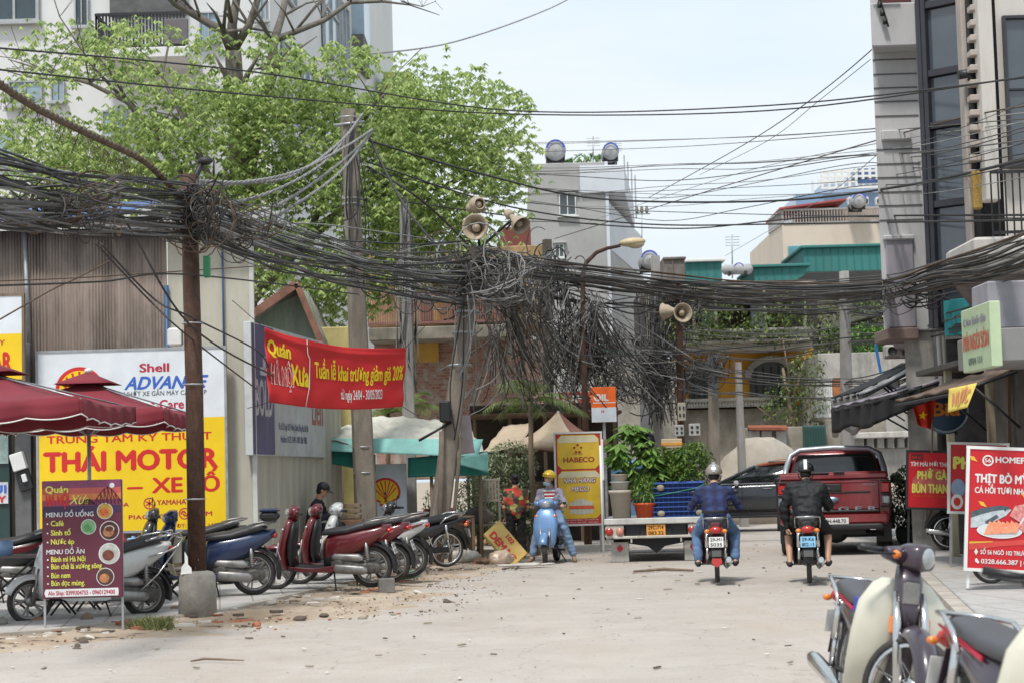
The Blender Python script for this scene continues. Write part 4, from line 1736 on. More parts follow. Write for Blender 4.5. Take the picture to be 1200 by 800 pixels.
pics = [(123.5, 599, 9.5, (.75, .45, .08), (.7, .15, .05)), (104, 617, 9, (.25, .5, .25), (.1, .3, .1)), (128.5, 622, 11.5, (.10, .03, .02), (.45, .2, .1)), (128, 649, 12.5, (.6, .6, .55), (.18, .05, .03)), (123, 676, 10.5, (.10, .05, .04), (.5, .2, .08))]
for i, (cx_, cy_, r_, c1, c2) in enumerate(pics):
 b.disc(cx_, cy_, r_, r_, m_mw, -.005)
 b.disc(cx_, cy_, r_ * .92, r_ * .92, mat('dish photo %d' % i, c1, .5, var=.3, scale=14, col2=tuple(x * .5 for x in c1)), -.007)
 b.disc(cx_ - r_ * .1, cy_ + r_ * .15, r_ * .55, r_ * .5, mat('dish food %d' % i, c2, .5, var=.5, scale=25), -.009)
 if i == 2:
  b.disc(cx_, cy_ - 2, r_ * .5, r_ * .35, m_mw, -.008)
  b.disc(cx_, cy_ - 2, r_ * .42, r_ * .28, mat('coffee', (.12, .03, .01), .3), -.010)
# phone strip
xx, zz = b.c(96.5, 693.5)
pts = [(53, 689), (140 - 2, 689), (138.5, 693.5), (138, 698), (53, 698), (51.5, 693.5)]
b.poly(pts, m_mw, -.005)
b.T('Alo Ship: 0399304755 - 0960129400', 56, 134, 696, 691, s_crim, .02, y=-.008)
b.done()
# ---- rusty pole with concrete footing
PX = Gz(232, 728)
q = MB()
q.lathe([(.001, 0), (.215, 0), (.21, .3), (.2, .50), (.17, .545), (.12, .56), (.001, .56)], (0, 0, 0), n=28)
q.v = [(x * (1 + .05 * nz2(z * 6 + x * 4, y * 5)), y * (1 + .05 * nz2(z * 5, x * 6)), z) for (x, y, z) in q.v]
pole1 = thing('utility_pole', 'rusty brown steel pole rising from a round concrete footing', 'utility pole', (PX.x, PX.y, .0))
q.build('footing', m_concrete, pole1)
topz = P(222, 205, PX.y).z
q = MB()
q.tube([(0, 0, .5), (.0, .0, 2.5), (-.03, 0, topz)], [.10, .098, .092], 14)
q.build('shaft', m_rust, pole1)
q = MB()
q.tube([(-.3, 0, topz - .35), (.35, .02, topz - .3)], .04, 6)
q.tube([(-.03, 0, topz - .2), (.12, 0, topz + .12)], .035, 6)
q.ell((.16, 0, topz + .15), (.09, .06, .05), 10)
q.build('crossarm', m_darkmetal, pole1)
q = MB()
q.rbox((.17, -.05, topz - 1.05), (.07, .1, .24), .01)
q.build('green_tag', mat('green tag', (.03, .22, .10), .5), pole1)
q = MB()
q.rbox((-.2, -.02, 3.15), (.16, .14, .2), .02)
q.build('junction_box', m_whitep, pole1)
q = MB()
for z_ in (2.62, 1.35, 3.3):
 q.lathe([(.118, z_ - .008), (.122, z_), (.118, z_ + .008)], (-.01, 0, 0), n=14)
q.build('wire_tie', m_steel, pole1)
q = MB()
q.add([V(-.16, -.14, .49), V(-.03, -.17, .50), V(-.04, -.14, .56), V(-.08, -.12, .60), V(-.085, -.1, .68), V(-.12, -.09, .74), V(-.115, -.12, .62), V(-.15, -.12, .57)], [(0, 1, 2, 3), (0, 3, 6, 7), (3, 4, 5, 6)])
o = q.build('paper_scrap', m_whitep, None, solid=.004)
o.location = (PX.x, PX.y, .04)
tag(o, 'torn white paper scrap stuck at the foot of the rusty pole', 'paper')
# ---- parasols
def parasol(label, c, hs, zt, ze, colr, pole=True, name='parasol'):
 root = thing(name, label, 'parasol', (c[0], c[1], .09), 0, 'maroon parasols over the cafe tables')
 zt -= .09
 ze -= .09
 cs = [(-hs, -hs), (hs, -hs), (hs, hs), (-hs, hs)]
 q = MB()
 for i in range(4):
  A, B = cs[i], cs[(i + 1) % 4]
  def fn(u, v, A=A, B=B):
   e = V(A[0], A[1], ze).lerp(V(B[0], B[1], ze), u)
   t = V(0, 0, zt)
   p = t.lerp(e, v)
   p.z -= .07 * math.sin(math.pi * v) * (1 if 1 else 0)
   p.z -= .05 * v * math.sin(math.pi * u)
   return p
  q.grid(fn, 12, 8)
 q.build('canopy', colr, root, solid=.006)
 for i in range(4):
  A, B = cs[i], cs[(i + 1) % 4]
  q = MB()
  def fn(u, v, A=A, B=B):
   p = V(A[0], A[1], ze).lerp(V(B[0], B[1], ze), u)
   p.z -= .05 * math.sin(math.pi * u)
   sc_ = .035 * abs(math.sin(u * math.pi * 5))
   p.z -= v * (.17 + sc_)
   out = V((A[0] + B[0]), (A[1] + B[1]), 0).normalized()
   p += out * (.03 * v * math.sin(u * 31))
   return p
  q.grid(fn, 50, 3)
  va = q.build('valance', colr, root, solid=.005)
  q = MB()
  q.tube([fn(k / 50, 1.0) for k in range(51)], .008, 4)
  q.build('piping', m_whitep, va)
 # vent cap
 q = MB()
 h2 = hs * .28
 for i in range(4):
  A, B = cs[i], cs[(i + 1) % 4]
  q.grid(lambda u, v, A=A, B=B: V(0, 0, zt + .09).lerp(V(A[0] * .3, A[1] * .3, zt - .07).lerp(V(B[0] * .3, B[1] * .3, zt - .07), u), v), 6, 3)
 q.build('vent_cap', colr, root, solid=.005)
 q = MB()
 q.ell((0, 0, zt + .1), (.05, .05, .035), 12)
 q.build('finial', m_whitep, root)
 q = MB()
 q.tube([(0, 0, 0), (0, 0, zt + .05)], .024, 10)
 q.build('pole', m_steel, root)
 q = MB()
 for A in cs:
  q.tube([(0, 0, zt - .05), (A[0], A[1], ze - .02)], .01, 5)
  q.tube([(0, 0, ze - .28), (A[0] * .5, A[1] * .5, (zt + ze) / 2 - .1)], .01, 5)
 q.build('ribs', m_steel, root)
 q = MB()
 q.lathe([(.001, 0), (.24, 0), (.24, .05), (.1, .1), (.001, .1)], n=20)
 q.build('base', m_concrete, root)
 return root
m_marf = mat('maroon canvas', (.20, .022, .035), .85, var=.15, scale=2)
parasol('large maroon parasol with white piping, running out of the frame', (-5.66, 20.0), 1.36, 2.82, 2.41, m_marf)
parasol('smaller maroon parasol with a white cap in front of the shell emblem', (-5.28, 23.3), 1.15, 2.86, 2.43, m_marf)
def folding_table(label, px, d, z, w_, dp, rz=0, name='folding_table', group=None, topm=None):
 p = P(px, 640, d)
 root = thing(name, label, 'table', (p.x, d, .09), rz, group)
 q = MB()
 q.rbox((0, 0, z), (w_, dp, .03), .008)
 q.build('table_top', topm or mat('grey table top', (.16, .14, .13), .6, var=.2), root)
 for e in (-1, 1):
  q = MB()
  q.beam((-w_ * .42, e * dp * .4, .01), (w_ * .42, e * dp * .4, z - .02), .022)
  q.build('leg', m_darkmetal, root)
  q = MB()
  q.beam((w_ * .42, e * dp * .36, .01), (-w_ * .42, e * dp * .36, z - .02), .022)
  q.build('leg', m_darkmetal, root)
 return root
folding_table('folding table with blue tissue box under the small parasol', 146, 22.6, .66, .8, .6)
folding_table('low folding stool table beside the rusty pole', 200, 21.9, .45, .5, .4, .2)
folding_table('folding table at the frame edge with brown top and blue cup', 8, 21.0, .68, .9, .6)
for (px, d, t_) in ((70, 21.3, 'first'), (100, 21.9, 'second')):
 folding_table('folding stool with crossed black legs behind the white scooter', px, d, .38, .34, .3, .5, 'folding_stool', 'folding stools behind the white scooter')
def small(q, name, m_, label, cat, loc, rz=0):
 o = q.build(name, m_)
 o.location = loc
 o.rotation_euler = (0, 0, rz)
 return tag(o, label, cat)
tz = .09 + .675
p = P(156, 630, 22.5)
q = MB()
q.rbox((0, 0, .07), (.13, .12, .13), .01)
q.rbox((0, 0, .14), (.03, .07, .03), .005)
small(q, 'tissue_box', mat('pale blue box', (.30, .48, .75), .5), 'pale blue tissue box on the cafe table', 'tissue box', (p.x, 22.5, tz))
p = P(148, 630, 22.5)
q = MB()
q.lathe([(.001, 0), (.028, 0), (.028, .12), (.012, .15), (.012, .19), (.001, .19)], n=12)
small(q, 'sauce_bottle', s_red, 'red sauce bottle beside the blue tissue box', 'bottle', (p.x - .02, 22.4, tz))
p = P(7, 640, 21.0)
q = MB()
q.lathe([(.001, 0), (.07, 0), (.08, .16), (.075, .16), (.065, .01), (.001, .01)], n=16)
small(q, 'plastic_tub', mat('blue tub', (.25, .40, .65), .4), 'blue plastic tub on the brown table at the frame edge', 'tub', (p.x, 21.0, .09 + .695))
# ---- parked scooters
c_white = mat('pearl white bodywork', (.62, .63, .62), .3, var=.12, coat=.5, stain=.25, staincol=(.35, .3, .24))
c_red = mat('metallic dark red bodywork', (.13, .008, .014), .3, var=.12, coat=.6)
c_navy = mat('navy bodywork', (.015, .03, .09), .3, coat=.5)
c_blk = mat('black bodywork', (.018, .018, .02), .35, coat=.4)
c_grey = mat('grey bodywork', (.20, .22, .26), .35, coat=.4)
c_silv = mat('silver bodywork', (.45, .46, .47), .35, .3, coat=.3)
l_, h_ = park((33, 731), (172, 722), .05)
scooter('white scooter with chrome guard rails parked behind the maroon menu board', l_, h_, c_white, m_black, rack=True, mirror=False, Rw=.25, pl=('29-D1', '338.21'), platem=mat('number plate cream', (.6, .55, .38), .5))
l_, h_ = park((186, 701), (290, 697))
scooter('navy blue scooter with a black box on its rack behind the rusty pole', l_, h_, c_navy, m_black, mirror=False, box=False, Rw=.28, pl=('29-C1', '664.07'))
bx = thing('cushion_box', 'dark blue topped luggage basket strapped behind the navy scooter seat', 'luggage box', (l_[0] + .86, l_[1], .09 + .93))
q = MB()
q.rbox((0, 0, .07), (.24, .26, .12), .04)
q.build('tub', m_black, bx)
q = MB()
q.rbox((0, 0, .145), (.25, .27, .045), .02)
q.build('lid', c_navy, bx)
l_, h_ = park((163, 688), (262, 684))
scooter('black and silver scooter with round mirror in front of the yellow sign', l_, h_, c_blk, m_black, second=c_silv, Rw=.28, pl=('30-F2', '118.90'))
l_, h_ = park((-62, 708), (34, 704))
scooter('dark scooter cut off by the frame edge behind the cafe table', l_, h_, c_blk, m_black, second=c_red, Rw=.27, mirror=False)
l_, h_ = park((334, 690), (429, 688))
scooter('dark red scooter with black seat, first of the kerbside row', l_, h_, c_red, m_black, mirror=False, Rw=.28, steer=.35, pl=('29-T1', '482.15'))
l_, h_ = park((360, 684), (453, 682))
scooter('second red scooter half hidden behind the first red one', l_, h_, c_red, m_black, mirror=False, Rw=.28, steer=.2, pl=('29-X5', '201.37'))
l_, h_ = park((385, 680), (470, 677))
scooter('white scooter with red rear trim wedged behind two red scooters', l_, h_, c_white, m_black, mirror=False, second=c_red, Rw=.28, steer=.15, pl=('30-H4', '550.26'))
l_, h_ = park((440, 668), (523, 664))
underbone('black motorcycle with long seat beside the leaning pole', l_, h_, c_blk, m_black, pl=('29-V7', '9920'), mirror=True)
o = bpy.data.objects
# ---- seated man with phone
p = P(371, 590, 31.0)
J = {'head': V(.12, 0, 1.22), 'neck': V(.03, 0, 1.06), 'chest': V(-.02, 0, .88), 'pel': V(-.08, 0, .62), 'shL': V(.02, .17, .99), 'shR': V(.02, -.17, .99), 'elL': V(.12, .22, .76), 'elR': V(.12, -.22, .76), 'wrL': V(.34, .1, .85), 'wrR': V(.34, -.1, .84),
  'hipL': V(-.06, .1, .58), 'hipR': V(-.06, -.1, .58), 'knL': V(.38, .12, .62), 'knR': V(.40, -.12, .62), 'anL': V(.42, .12, .2), 'anR': V(.45, -.12, .2), 'toeL': V(.56, .12, .13), 'toeR': V(.6, -.12, .13)}
person('man in black cap and dark jacket seated looking at his phone', (p.x, 31.0, P(372, 574, 31).z - 1.22), R(-8), J, mat('dark jacket', (.018, .02, .028), .85), mat('black trousers', (.015, .015, .018), .9), cap_=True, headf=(.85, 0, -.35))
q = MB()
q.rbox((0, 0, 0), (.012, .07, .14), .004)
zb = P(372, 574, 31).z - 1.22
o = q.build('phone', m_ink)
o.location = (p.x + .43, 30.95, zb + .88)
o.rotation_euler = (0, .5, 0)
tag(o, 'dark mobile phone held by the seated man', 'phone')
ch = thing('stool', 'wooden block stool under the seated man', 'stool', (p.x - .08, 31.05, .0))
q = MB()
hh = zb + .49
q.rbox((0, 0, hh - .02), (.36, .36, .04), .01)
q.build('seat', m_wood, ch)
for (i, j) in ((-1, -1), (1, -1), (1, 1), (-1, 1)):
 q = MB()
 q.beam((i * .15, j * .15, 0), (i * .14, j * .14, hh - .03), .04)
 q.build('leg', m_wood, ch)
# ================================================================== CENTRE
bx = thing('crate', 'wooden fruit crate in front of the seated man', 'crate', (P(408, 600, 31.4).x, 31.4, P(408, 608, 31.4).z))
q = MB()
for i in range(3):
 for e in (-1, 1):
  q.rbox((0, e * .14, .05 + .09 * i), (.42, .012, .06), .003)
  q.rbox((e * .21, 0, .05 + .09 * i), (.012, .27, .06), .003)
q.rbox((0, 0, .01), (.42, .28, .015), .003)
q.build('slats', m_wood, bx)
q = MB()
q.rbox((0, 0, -.25), (.5, .36, .49), .01)
q.build('stand', mat('brown box', (.20, .11, .06), .8, var=.3), bx)
# concrete pole with square tapering shaft
m_pole = mat('aged concrete pole', (.25, .215, .175), .9, var=.3, scale=6, streak=3, bump=.3, stain=.45, staincol=(.12, .10, .085), fine=.1)
m_pole2 = mat('grey concrete pole', (.30, .285, .27), .9, var=.25, scale=6, streak=3, bump=.3, stain=.4, staincol=(.13, .12, .11), fine=.08)
def sqpole(label, d, bpx, tpx, tpy, w0, w1, m_, rz=.25, rnd=False, name='utility_pole', group=None, basez=0, cuts=True):
 b0 = P(bpx, 560, d)
 t0 = P(tpx, tpy, d)
 root = thing(name, label, 'utility pole', (b0.x, d, basez), 0, group)
 top = V(t0.x - b0.x, 0, t0.z - basez)
 if 1:
  # bottom position: extrapolate the line to the ground
  hz = b0.z - basez
  dx = (t0.x - b0.x) / (t0.z - b0.z)
  base = V(-dx * hz, 0, 0)
  top = V(t0.x - b0.x, 0, t0.z - basez)
 q = MB()
 rings = []
 n = 12 if rnd else 4
 for i in range(13):
  t = i / 12
  c = base.lerp(top, t)
  w_ = w0 + (w1 - w0) * t
  if rnd:
   rings.append([c + V(math.cos(2 * math.pi * k / n), math.sin(2 * math.pi * k / n), 0) * w_ for k in range(n)])
  else:
   r8 = []
   for (a, b_) in ((1, .8), (.8, 1), (-.8, 1), (-1, .8), (-1, -.8), (-.8, -1), (.8, -1), (1, -.8)):
    x, y = a * w_, b_ * w_
    r8.append(c + V(x * math.cos(rz) - y * math.sin(rz), x * math.sin(rz) + y * math.cos(rz), 0))
   rings.append(r8)
 q.loft(rings, sm=rnd)
 q.build('shaft', m_, root)
 return root, base, top
poleA, baA, toA = sqpole('tall square concrete pole behind the red banner', 33, 427, 408, 129, .185, .12, m_pole)
q = MB()
for z_ in (toA.z - .15, toA.z - .28, toA.z - 1.6, toA.z - 1.7, 3.55, 2.1, 1.65):
 c = baA.lerp(toA, z_ / toA.z)
 q.lathe([(.19, -.012), (.2, 0), (.19, .012)], (c.x, c.y, c.z), n=12)
q.tube([V(toA.x - .25, -.16, toA.z - .3), V(toA.x + .3, -.16, toA.z - .25)], .025, 6)
q.build('steel_band', m_steel, poleA)
# leaning pole
poleB, baB, toB = sqpole('weathered concrete pole leaning right under a mass of cables', 31.6, 521, 557, 290, .155, .115, m_pole)
q = MB()
for (a, b_, r_) in (((-.12, -.25, 0), (-.02, -.22, 2.3), .05), ((.05, -.28, 0), (.3, -.2, 2.2), .035)):
 q = MB()
 q.tube([a, b_], r_, 6)
 q.build('strut', mat('timber strut', (.16, .13, .10), .9, var=.4), poleB)
q = MB()
q.rbox((.05, -.25, 2.62), (.2, .12, .36), .03)
o = q.build('connection_box', m_black, poleB)
q = MB()
q.tube([(-.4, -.3, 2.15), (.15, -.2, 2.45)], .025, 6)
q.build('bracket', m_darkmetal, poleB)
q = MB()
for zz in (3.4, 3.95, 4.3):
 c = baB.lerp(toB, zz / toB.z)
 q.lathe([(.2, -.02), (.215, 0), (.2, .02)], (c.x, c.y, c.z), n=10)
q.build('steel_band', m_steel, poleB)
# loudspeakers
def horn(label, px, py, d, yaw, r=.26, el=0, mast=0, colr=None, group=None):
 p = P(px, py, d)
 root = thing('loudspeaker', label, 'loudspeaker', p, group=group, rot=(0, -el, yaw))
 m_h = colr or mat('dusty beige horn', (.42, .34, .25), .7, var=.3, stain=.4, staincol=(.2, .13, .08))
 q = MB()
 q.lathe([(.045, -.32), (.055, -.2), (.08, -.1), (.14, 0), (r * .85, .08), (r, .11), (r + .01, .105), (r * .86, .065), (.15, -.02), (.09, -.12), (.06, -.2)], ax='X', n=28)
 q.build('horn', m_h, root)
 q = MB()
 q.lathe([(.001, -.44), (.07, -.44), (.085, -.4), (.085, -.32), (.06, -.28), (.001, -.28)], ax='X', n=18)
 q.build('driver', m_h, root)
 q = MB()
 q.lathe([(.001, -.05), (.07, -.05), (.075, -.02), (.06, .05), (.03, .08), (.001, .085)], ax='X', n=16)
 q.build('centre_plug', m_h, root)
 q = MB()
 q.tube([(-.3, 0, -.28), (-.2, 0, -.1), (-.2, 0, 0)], .02, 6)
 if mast:
  q.tube([(-.2, 0, 0), (-.2 + mast * math.sin(el), 0, -mast * math.cos(el))], .025, 6)
 q.build('bracket', m_darkmetal, root)
 return root
horn('large round dusty loudspeaker horn facing the street on the leaning pole', 558, 267, 31.4, R(-98), .215)
horn('small loudspeaker on top of the large horn', 560, 240, 31.5, R(-70), .09)
horn('slanted loudspeaker horn pointing down right beside the tree edge', 608, 262, 34, R(-55), .17, R(-35), 1.1)
horn('rusty loudspeaker horn below the cable bundle in front of the vine balcony', 799, 367, 42, R(-80), .21)
horn('brown loudspeaker seen from behind beside the rusty horn', 782, 365, 42.3, R(150), .19)
# more poles
poleC, baC, toC = sqpole('pale concrete pole behind the banner end under the cables', 38, 480, 474, 240, .13, .09, m_pole2)
poleD, baD, toD = sqpole('thick dark pole stub standing in the hanging cable mass', 46, 644, 641, 281, .12, .10, mat('dark weathered pole', (.13, .11, .09), .9, var=.4, bump=.3))
poleE, baE, toE = sqpole('grey concrete pole carrying the cable knot left of the meter cabinets', 45, 772, 768, 300, .14, .11, m_pole2, rnd=True)
poleF, baF, toF = sqpole('dark rusty pole supporting the meter cabinets', 43, 799, 795, 330, .09, .08, m_rust, rnd=True)
poleG, baG, toG = sqpole('square concrete pole in front of the orange house', 50, 838, 835, 416, .13, .11, m_pole)
poleH, baH, toH = sqpole('slim pole with a pale upper half in front of the arched window', 51, 870, 865, 424, .11, .07, m_pole2)
poleI, baI, toI = sqpole('round concrete pole rising behind the red pickup', 46, 994, 989, 318, .19, .12, m_pole2, rnd=True)
# street lamp
d = 41
b0 = P(688, 560, d)
lamp = thing('street_lamp', 'street lamp with curved rusty arm and cream head above the cables', 'street lamp', (b0.x, d, 0))
pts = []
for (px, py) in ((688, 600), (685, 450), (683, 380), (683, 322), (687, 308), (699, 296), (712, 291), (727, 288)):
 p = P(px, py, d)
 pts.append(V(p.x - b0.x, 0, p.z))
pts[0].z = 0
q = MB()
q.tube(pts, [.09, .07, .06, .055, .05, .045, .04, .035], 10)
q.build('pole', m_rust, lamp)
c = P(741, 285, d)
q = MB()
M_ = Matrix.Translation((c.x - b0.x, 0, c.z)) @ Matrix.Rotation(R(-4), 4, 'Y')
q.ell((0, 0, .02), (.3, .14, .10), 18, M=M_)
q.build('lamp_head', mat('cream lamp head', (.56, .46, .28), .5, var=.2, stain=.3), lamp)
q = MB()
q.ell((.08, 0, -.03), (.19, .11, .10), 16, M=M_)
q.build('lamp_glass', mat('lamp glass', (.55, .47, .30), .2, coat=.5), lamp)
# ---- red banner
bn = thing('banner', 'red cloth banner with yellow words strung across the pavement', 'banner', (P(309, 470, 27).x, 27, P(312, 470, 27).z))
TL, TR, BR_, BL = P(309, 384, 27), P(476, 407, 29), P(472, 476, 29), P(315, 471, 27)
O_ = bn.location.copy()
def bfn(u, v, off=0.):
 p = BL.lerp(BR_, u).lerp(TL.lerp(TR, u), v) - O_
 n_ = V(.3, -1, 0).normalized()
 sag = -.12 * math.sin(math.pi * u) * (.6 + .4 * v)
 w_ = .035 * math.sin(u * 17 + v * 2.2) * (.3 + .7 * abs(v - .4)) + .03 * noise.noise(V(u * 6, v * 3.5, 2)) + .05 * math.exp(-((u) / .06) ** 2) * math.sin(v * 14) + .04 * math.exp(-((u - 1) / .05) ** 2) * math.sin(v * 12)
 w_ += .03 * math.exp(-((v - .93 + .05 * u) / .03) ** 2)
 p = p + n_ * (w_ + off)
 p.z += sag
 return p
q = MB()
q.grid(lambda u, v: bfn(u, v), 110, 36)
q.build('cloth', mat('red cloth', (.52, .018, .02), .6, var=.05), bn, solid=.003)
def btext(sx, u0, u1, v0, v1, m_, bold, sl=0, nm='lettering', off=.012, shear=0):
 q = MB()
 vs, fs = textverts(sx, 0, shear, 1.0)
 ax = min(v.x for v in vs)
 bx_ = max(v.x for v in vs)
 k = max(0, bold)
 # split faces finely enough through many glyph triangles; each vertex follows the cloth
 for j, (dx, dz) in enumerate([(0, 0), (-k, 0), (k, 0), (0, k)] if k > .003 else [(0, 0)]):
  out = []
  for v in vs:
   u = u0 + (v.x + dx - ax) / (bx_ - ax) * (u1 - u0)
   w_ = v0 + (v.y + dz) / .72 * (v1 - v0) + sl * (u - u0)
   out.append(bfn(u, w_, off + .0006 * (4 - j)))
  q.add(out, fs)
 q.build(nm, m_, bn, fix=False)
s_byel = mat('banner yellow print', (.82, .60, .02), .6)
s_bwh = mat('banner white print', (.75, .72, .70), .6)
btext('Quán', .02, .17, .66, .86, s_byel, .05)
btext('HÀ NỘI', .03, .18, .26, .52, s_bwh, .09, off=.010)
btext('HÀ NỘI', .033, .177, .27, .51, s_red, .03, off=.016)
btext('Xưa', .17, .29, .30, .60, s_byel, .05, off=.018)
btext('Tuần lễ khai trương giảm giá 20%', .335, .985, .46, .70, s_byel, .035)
btext('từ ngày 24/04 - 30/05/2023', .52, .83, .16, .32, s_bwh, .02)
q = MB()
q.tube([bfn(.285, 1.0, .02), bfn(.287, .8, .03), bfn(.30, .72, .04), bfn(.29, .3, .04), bfn(.26, 0, .03)], .007, 5)
q.build('white_cord', m_whitep, bn)
q = MB()
q.tube([TL - O_, P(272, 352, 27.3) - O_], .006, 5)
q.tube([TR - O_, P(500, 380, 31) - O_], .006, 5)
q.tube([BL - O_, P(290, 478, 27.3) - O_], .006, 5)
q.tube([BR_ - O_, P(494, 490, 31) - O_], .006, 5)
q.build('tie_rope', m_ink, bn)
# ---- tarpaulin stall
stall = thing('tarpaulin_stall', 'vendor stall roofed with a faded teal and white tarpaulin', 'stall', (P(470, 560, 34.3).x, 34.3, 0))
O_ = stall.location.copy()
m_teal = mat('teal canvas', (.02, .21, .17), .8, var=.25, scale=2, stain=.2)
m_aqua = mat('faded aqua tarp', (.22, .50, .46), .6, var=.25, scale=3)
m_tarpw = mat('dirty white tarp', (.56, .55, .48), .7, var=.25, scale=3, bump=.4, bscale=9, stain=.45, staincol=(.30, .24, .16))
def surf(corn, nu, nv, amp, off, d_=V(0, 0, 1), s_=3.0):
 a, b_, c_, d2 = corn
 def f(u, v):
  p = a.lerp(b_, u).lerp(d2.lerp(c_, u), v)
  return p + d_ * (amp * (noise.noise(p * s_) + .5 * noise.noise(p * s_ * 2.7) + off))
 return f
def P3(px, py, d):
 return P(px, py, d)
q = MB()
q.grid(surf((P3(373, 519, 33.4), P3(572, 537, 33.2), P3(545, 494, 35.6), P3(436, 490, 35.6)), 0, 0, .10, .3), 40, 20)
q.v = [tuple(Vector(v) - O_) for v in q.v]
q.build('tarpaulin_top', m_tarpw, stall, solid=.01)
q = MB()
q.grid(surf((P3(436, 491, 35.7), P3(548, 494, 35.7), P3(560, 530, 37.5), P3(380, 525, 37.5)), 0, 0, .06, 0), 30, 10)
q.v = [tuple(Vector(v) - O_) for v in q.v]
q.build('tarpaulin_back', m_tarpw, stall, solid=.01)
q = MB()
q.grid(surf((P3(384, 528, 33.3), P3(560, 535, 33.1), P3(566, 514, 33.3), P3(378, 513, 33.5)), 0, 0, .05, 0, V(0, -1, 0)), 30, 8)
q.v = [tuple(Vector(v) - O_) for v in q.v]
q.build('aqua_strip', m_aqua, stall, solid=.006)
q = MB()
q.grid(surf((P3(373, 540, 33.42), P3(440, 553, 33.4), P3(440, 532, 33.4), P3(373, 517, 33.5)), 0, 0, .03, 0, V(0, -1, 0)), 16, 8)
q.grid(surf((P3(478, 559, 33.4), P3(572, 556, 33.3), P3(572, 528, 33.3), P3(478, 536, 33.4)), 0, 0, .03, 0, V(0, -1, 0)), 16, 8)
q.v = [tuple(Vector(v) - O_) for v in q.v]
q.build('teal_skirt', m_teal, stall, solid=.006)
q = MB()
q.grid(surf((P3(538, 544, 33.1), P3(572, 553, 33.0), P3(572, 530, 33.0), P3(538, 536, 33.1)), 0, 0, .04, 0, V(0, -1, 0)), 16, 8)
q.v = [tuple(Vector(v) - O_) for v in q.v]
q.build('aqua_corner', m_aqua, stall, solid=.006)
for (px, dd_) in ((378, 33.5), (505, 33.5), (562, 33.5), (400, 37), (548, 37)):
 q = MB()
 c = P(px, 535, dd_) - O_
 q.tube([(c.x, c.y, 0), (c.x, c.y, c.z + .05)], .03, 8)
 q.build('post', m_wood, stall)
# small dark blue awning left of it
q = MB()
q.grid(surf((P3(341, 545, 32.6), P3(378, 538, 32.6), P3(378, 518, 33.6), P3(352, 533, 33.6)), 0, 0, .02, 0), 10, 6)
solo(q, 'small_awning', mat('faded blue canvas', (.10, .16, .22), .8, var=.3), 'small faded blue canvas awning against the cream wall', 'awning', solid=.01)
# emblem board under the stall
b = Board('emblem_board', 'white board with a big red and yellow shell emblem under the teal stall', 'sign', 440, 543, 477, 640, 33.9, thick=.04, face=mat('emblem board white', (.60, .68, .76), .5), edge=None)
b.rect(440.3, 606, 476.8, 639.5, s_yel)
pecten(b, 452, 576, 17, s_red, s_yel)
b.poly([(445, 625), (476, 610), (476, 632), (450, 638)], s_red, -.006)
q = MB()
for e in (-1, 1):
 q.beam((e * b.W * .4, .06, -b.root.location.z), (e * b.W * .4, .06, .1), .04)
q.build('leg', m_wood, b.root)
b.done()
# ---- beige parasol
pa = P(654, 481, 38.5)
root = thing('parasol', 'old beige and brown parasol over the beer stall', 'parasol', (pa.x, pa.y, 0))
n = 8
rr_, ze = 1.08, P(654, 517, 38.5).z
m_bei = mat('beige canvas', (.50, .40, .29), .8, var=.15, stain=.3, staincol=(.3, .22, .15))
m_brn = mat('brown canvas', (.22, .10, .075), .8, var=.2, stain=.4, staincol=(.3, .2, .13))
for k in range(n):
 a0, a1 = 2 * math.pi * (k + .5) / n, 2 * math.pi * (k + 1.5) / n
 q = MB()
 def fn(u, v):
  A = V(rr_ * math.cos(a0), rr_ * math.sin(a0), ze)
  B = V(rr_ * math.cos(a1), rr_ * math.sin(a1), ze)
  t = V(0, 0, pa.z)
  p = t.lerp(A.lerp(B, u), v)
  p.z -= .12 * math.sin(math.pi * v) + .05 * v * math.sin(math.pi * u)
  return p
 q.grid(fn, 8, 8)
 q.grid(lambda u, v: fn(u, 1) + V(0, 0, -.16 * v), 8, 1)
 q.build('canopy_panel', m_brn if k in (3, 6, 1) else m_bei, root, solid=.006)
q = MB()
q.tube([(0, 0, 0), (0, 0, pa.z)], .03, 8)
q.build('pole', m_steel, root)
q = MB()
q.grid(surf((P3(566, 530, 37.5), P3(610, 523, 37.5), P3(625, 495, 40), P3(590, 500, 40)), 0, 0, .05, 0), 12, 8)
solo(q, 'canvas_sheet', m_bei, 'pale canvas sheet stretched left of the beige parasol', 'canvas', solid=.01)
# ---- beer sign
b = Board('beer_sign', 'tall yellow and red beer sign with two framed panels', 'sign', 652, 507, 705, 614, 37, thick=.1, face=mat('sign beer red', (.55, .03, .03), .5), edge=m_whitep)
def oct_(l, t, r, bt, mt, y=-.003, k=5):
 b.poly([(l + k, t), (r - k, t), (r, t + k), (r, bt - k), (r - k, bt), (l + k, bt), (l, bt - k), (l, t + k)], mt, y)
m_gold = mat('beer gold', (.80, .52, .04), .5)
m_foam = mat('beer foam', (.75, .68, .45), .5)
oct_(654, 509, 703, 549, m_gold)
oct_(654, 551, 703, 607, m_gold)
b.poly([(659, 510), (698, 510), (702, 514), (702, 518), (655, 518), (655, 514)], m_foam, -.005)
b.poly([(659, 552), (698, 552), (702, 556), (702, 559), (655, 559), (655, 556)], m_foam, -.005)
m_brr = mat('beer brown red', (.35, .03, .02), .5)
b.T('HABECO', 661, 697, 541, 535, m_brr, .035, y=-.007)
for (px, py) in ((678, 521), (674, 524), (682, 524), (676, 529), (680, 529)):
 b.disc(px, py, 1.5, 1.3, m_brr, -.007)
b.T('HÀ NỘI', 673, 683, 532, 530, m_brr, .01, y=-.007)
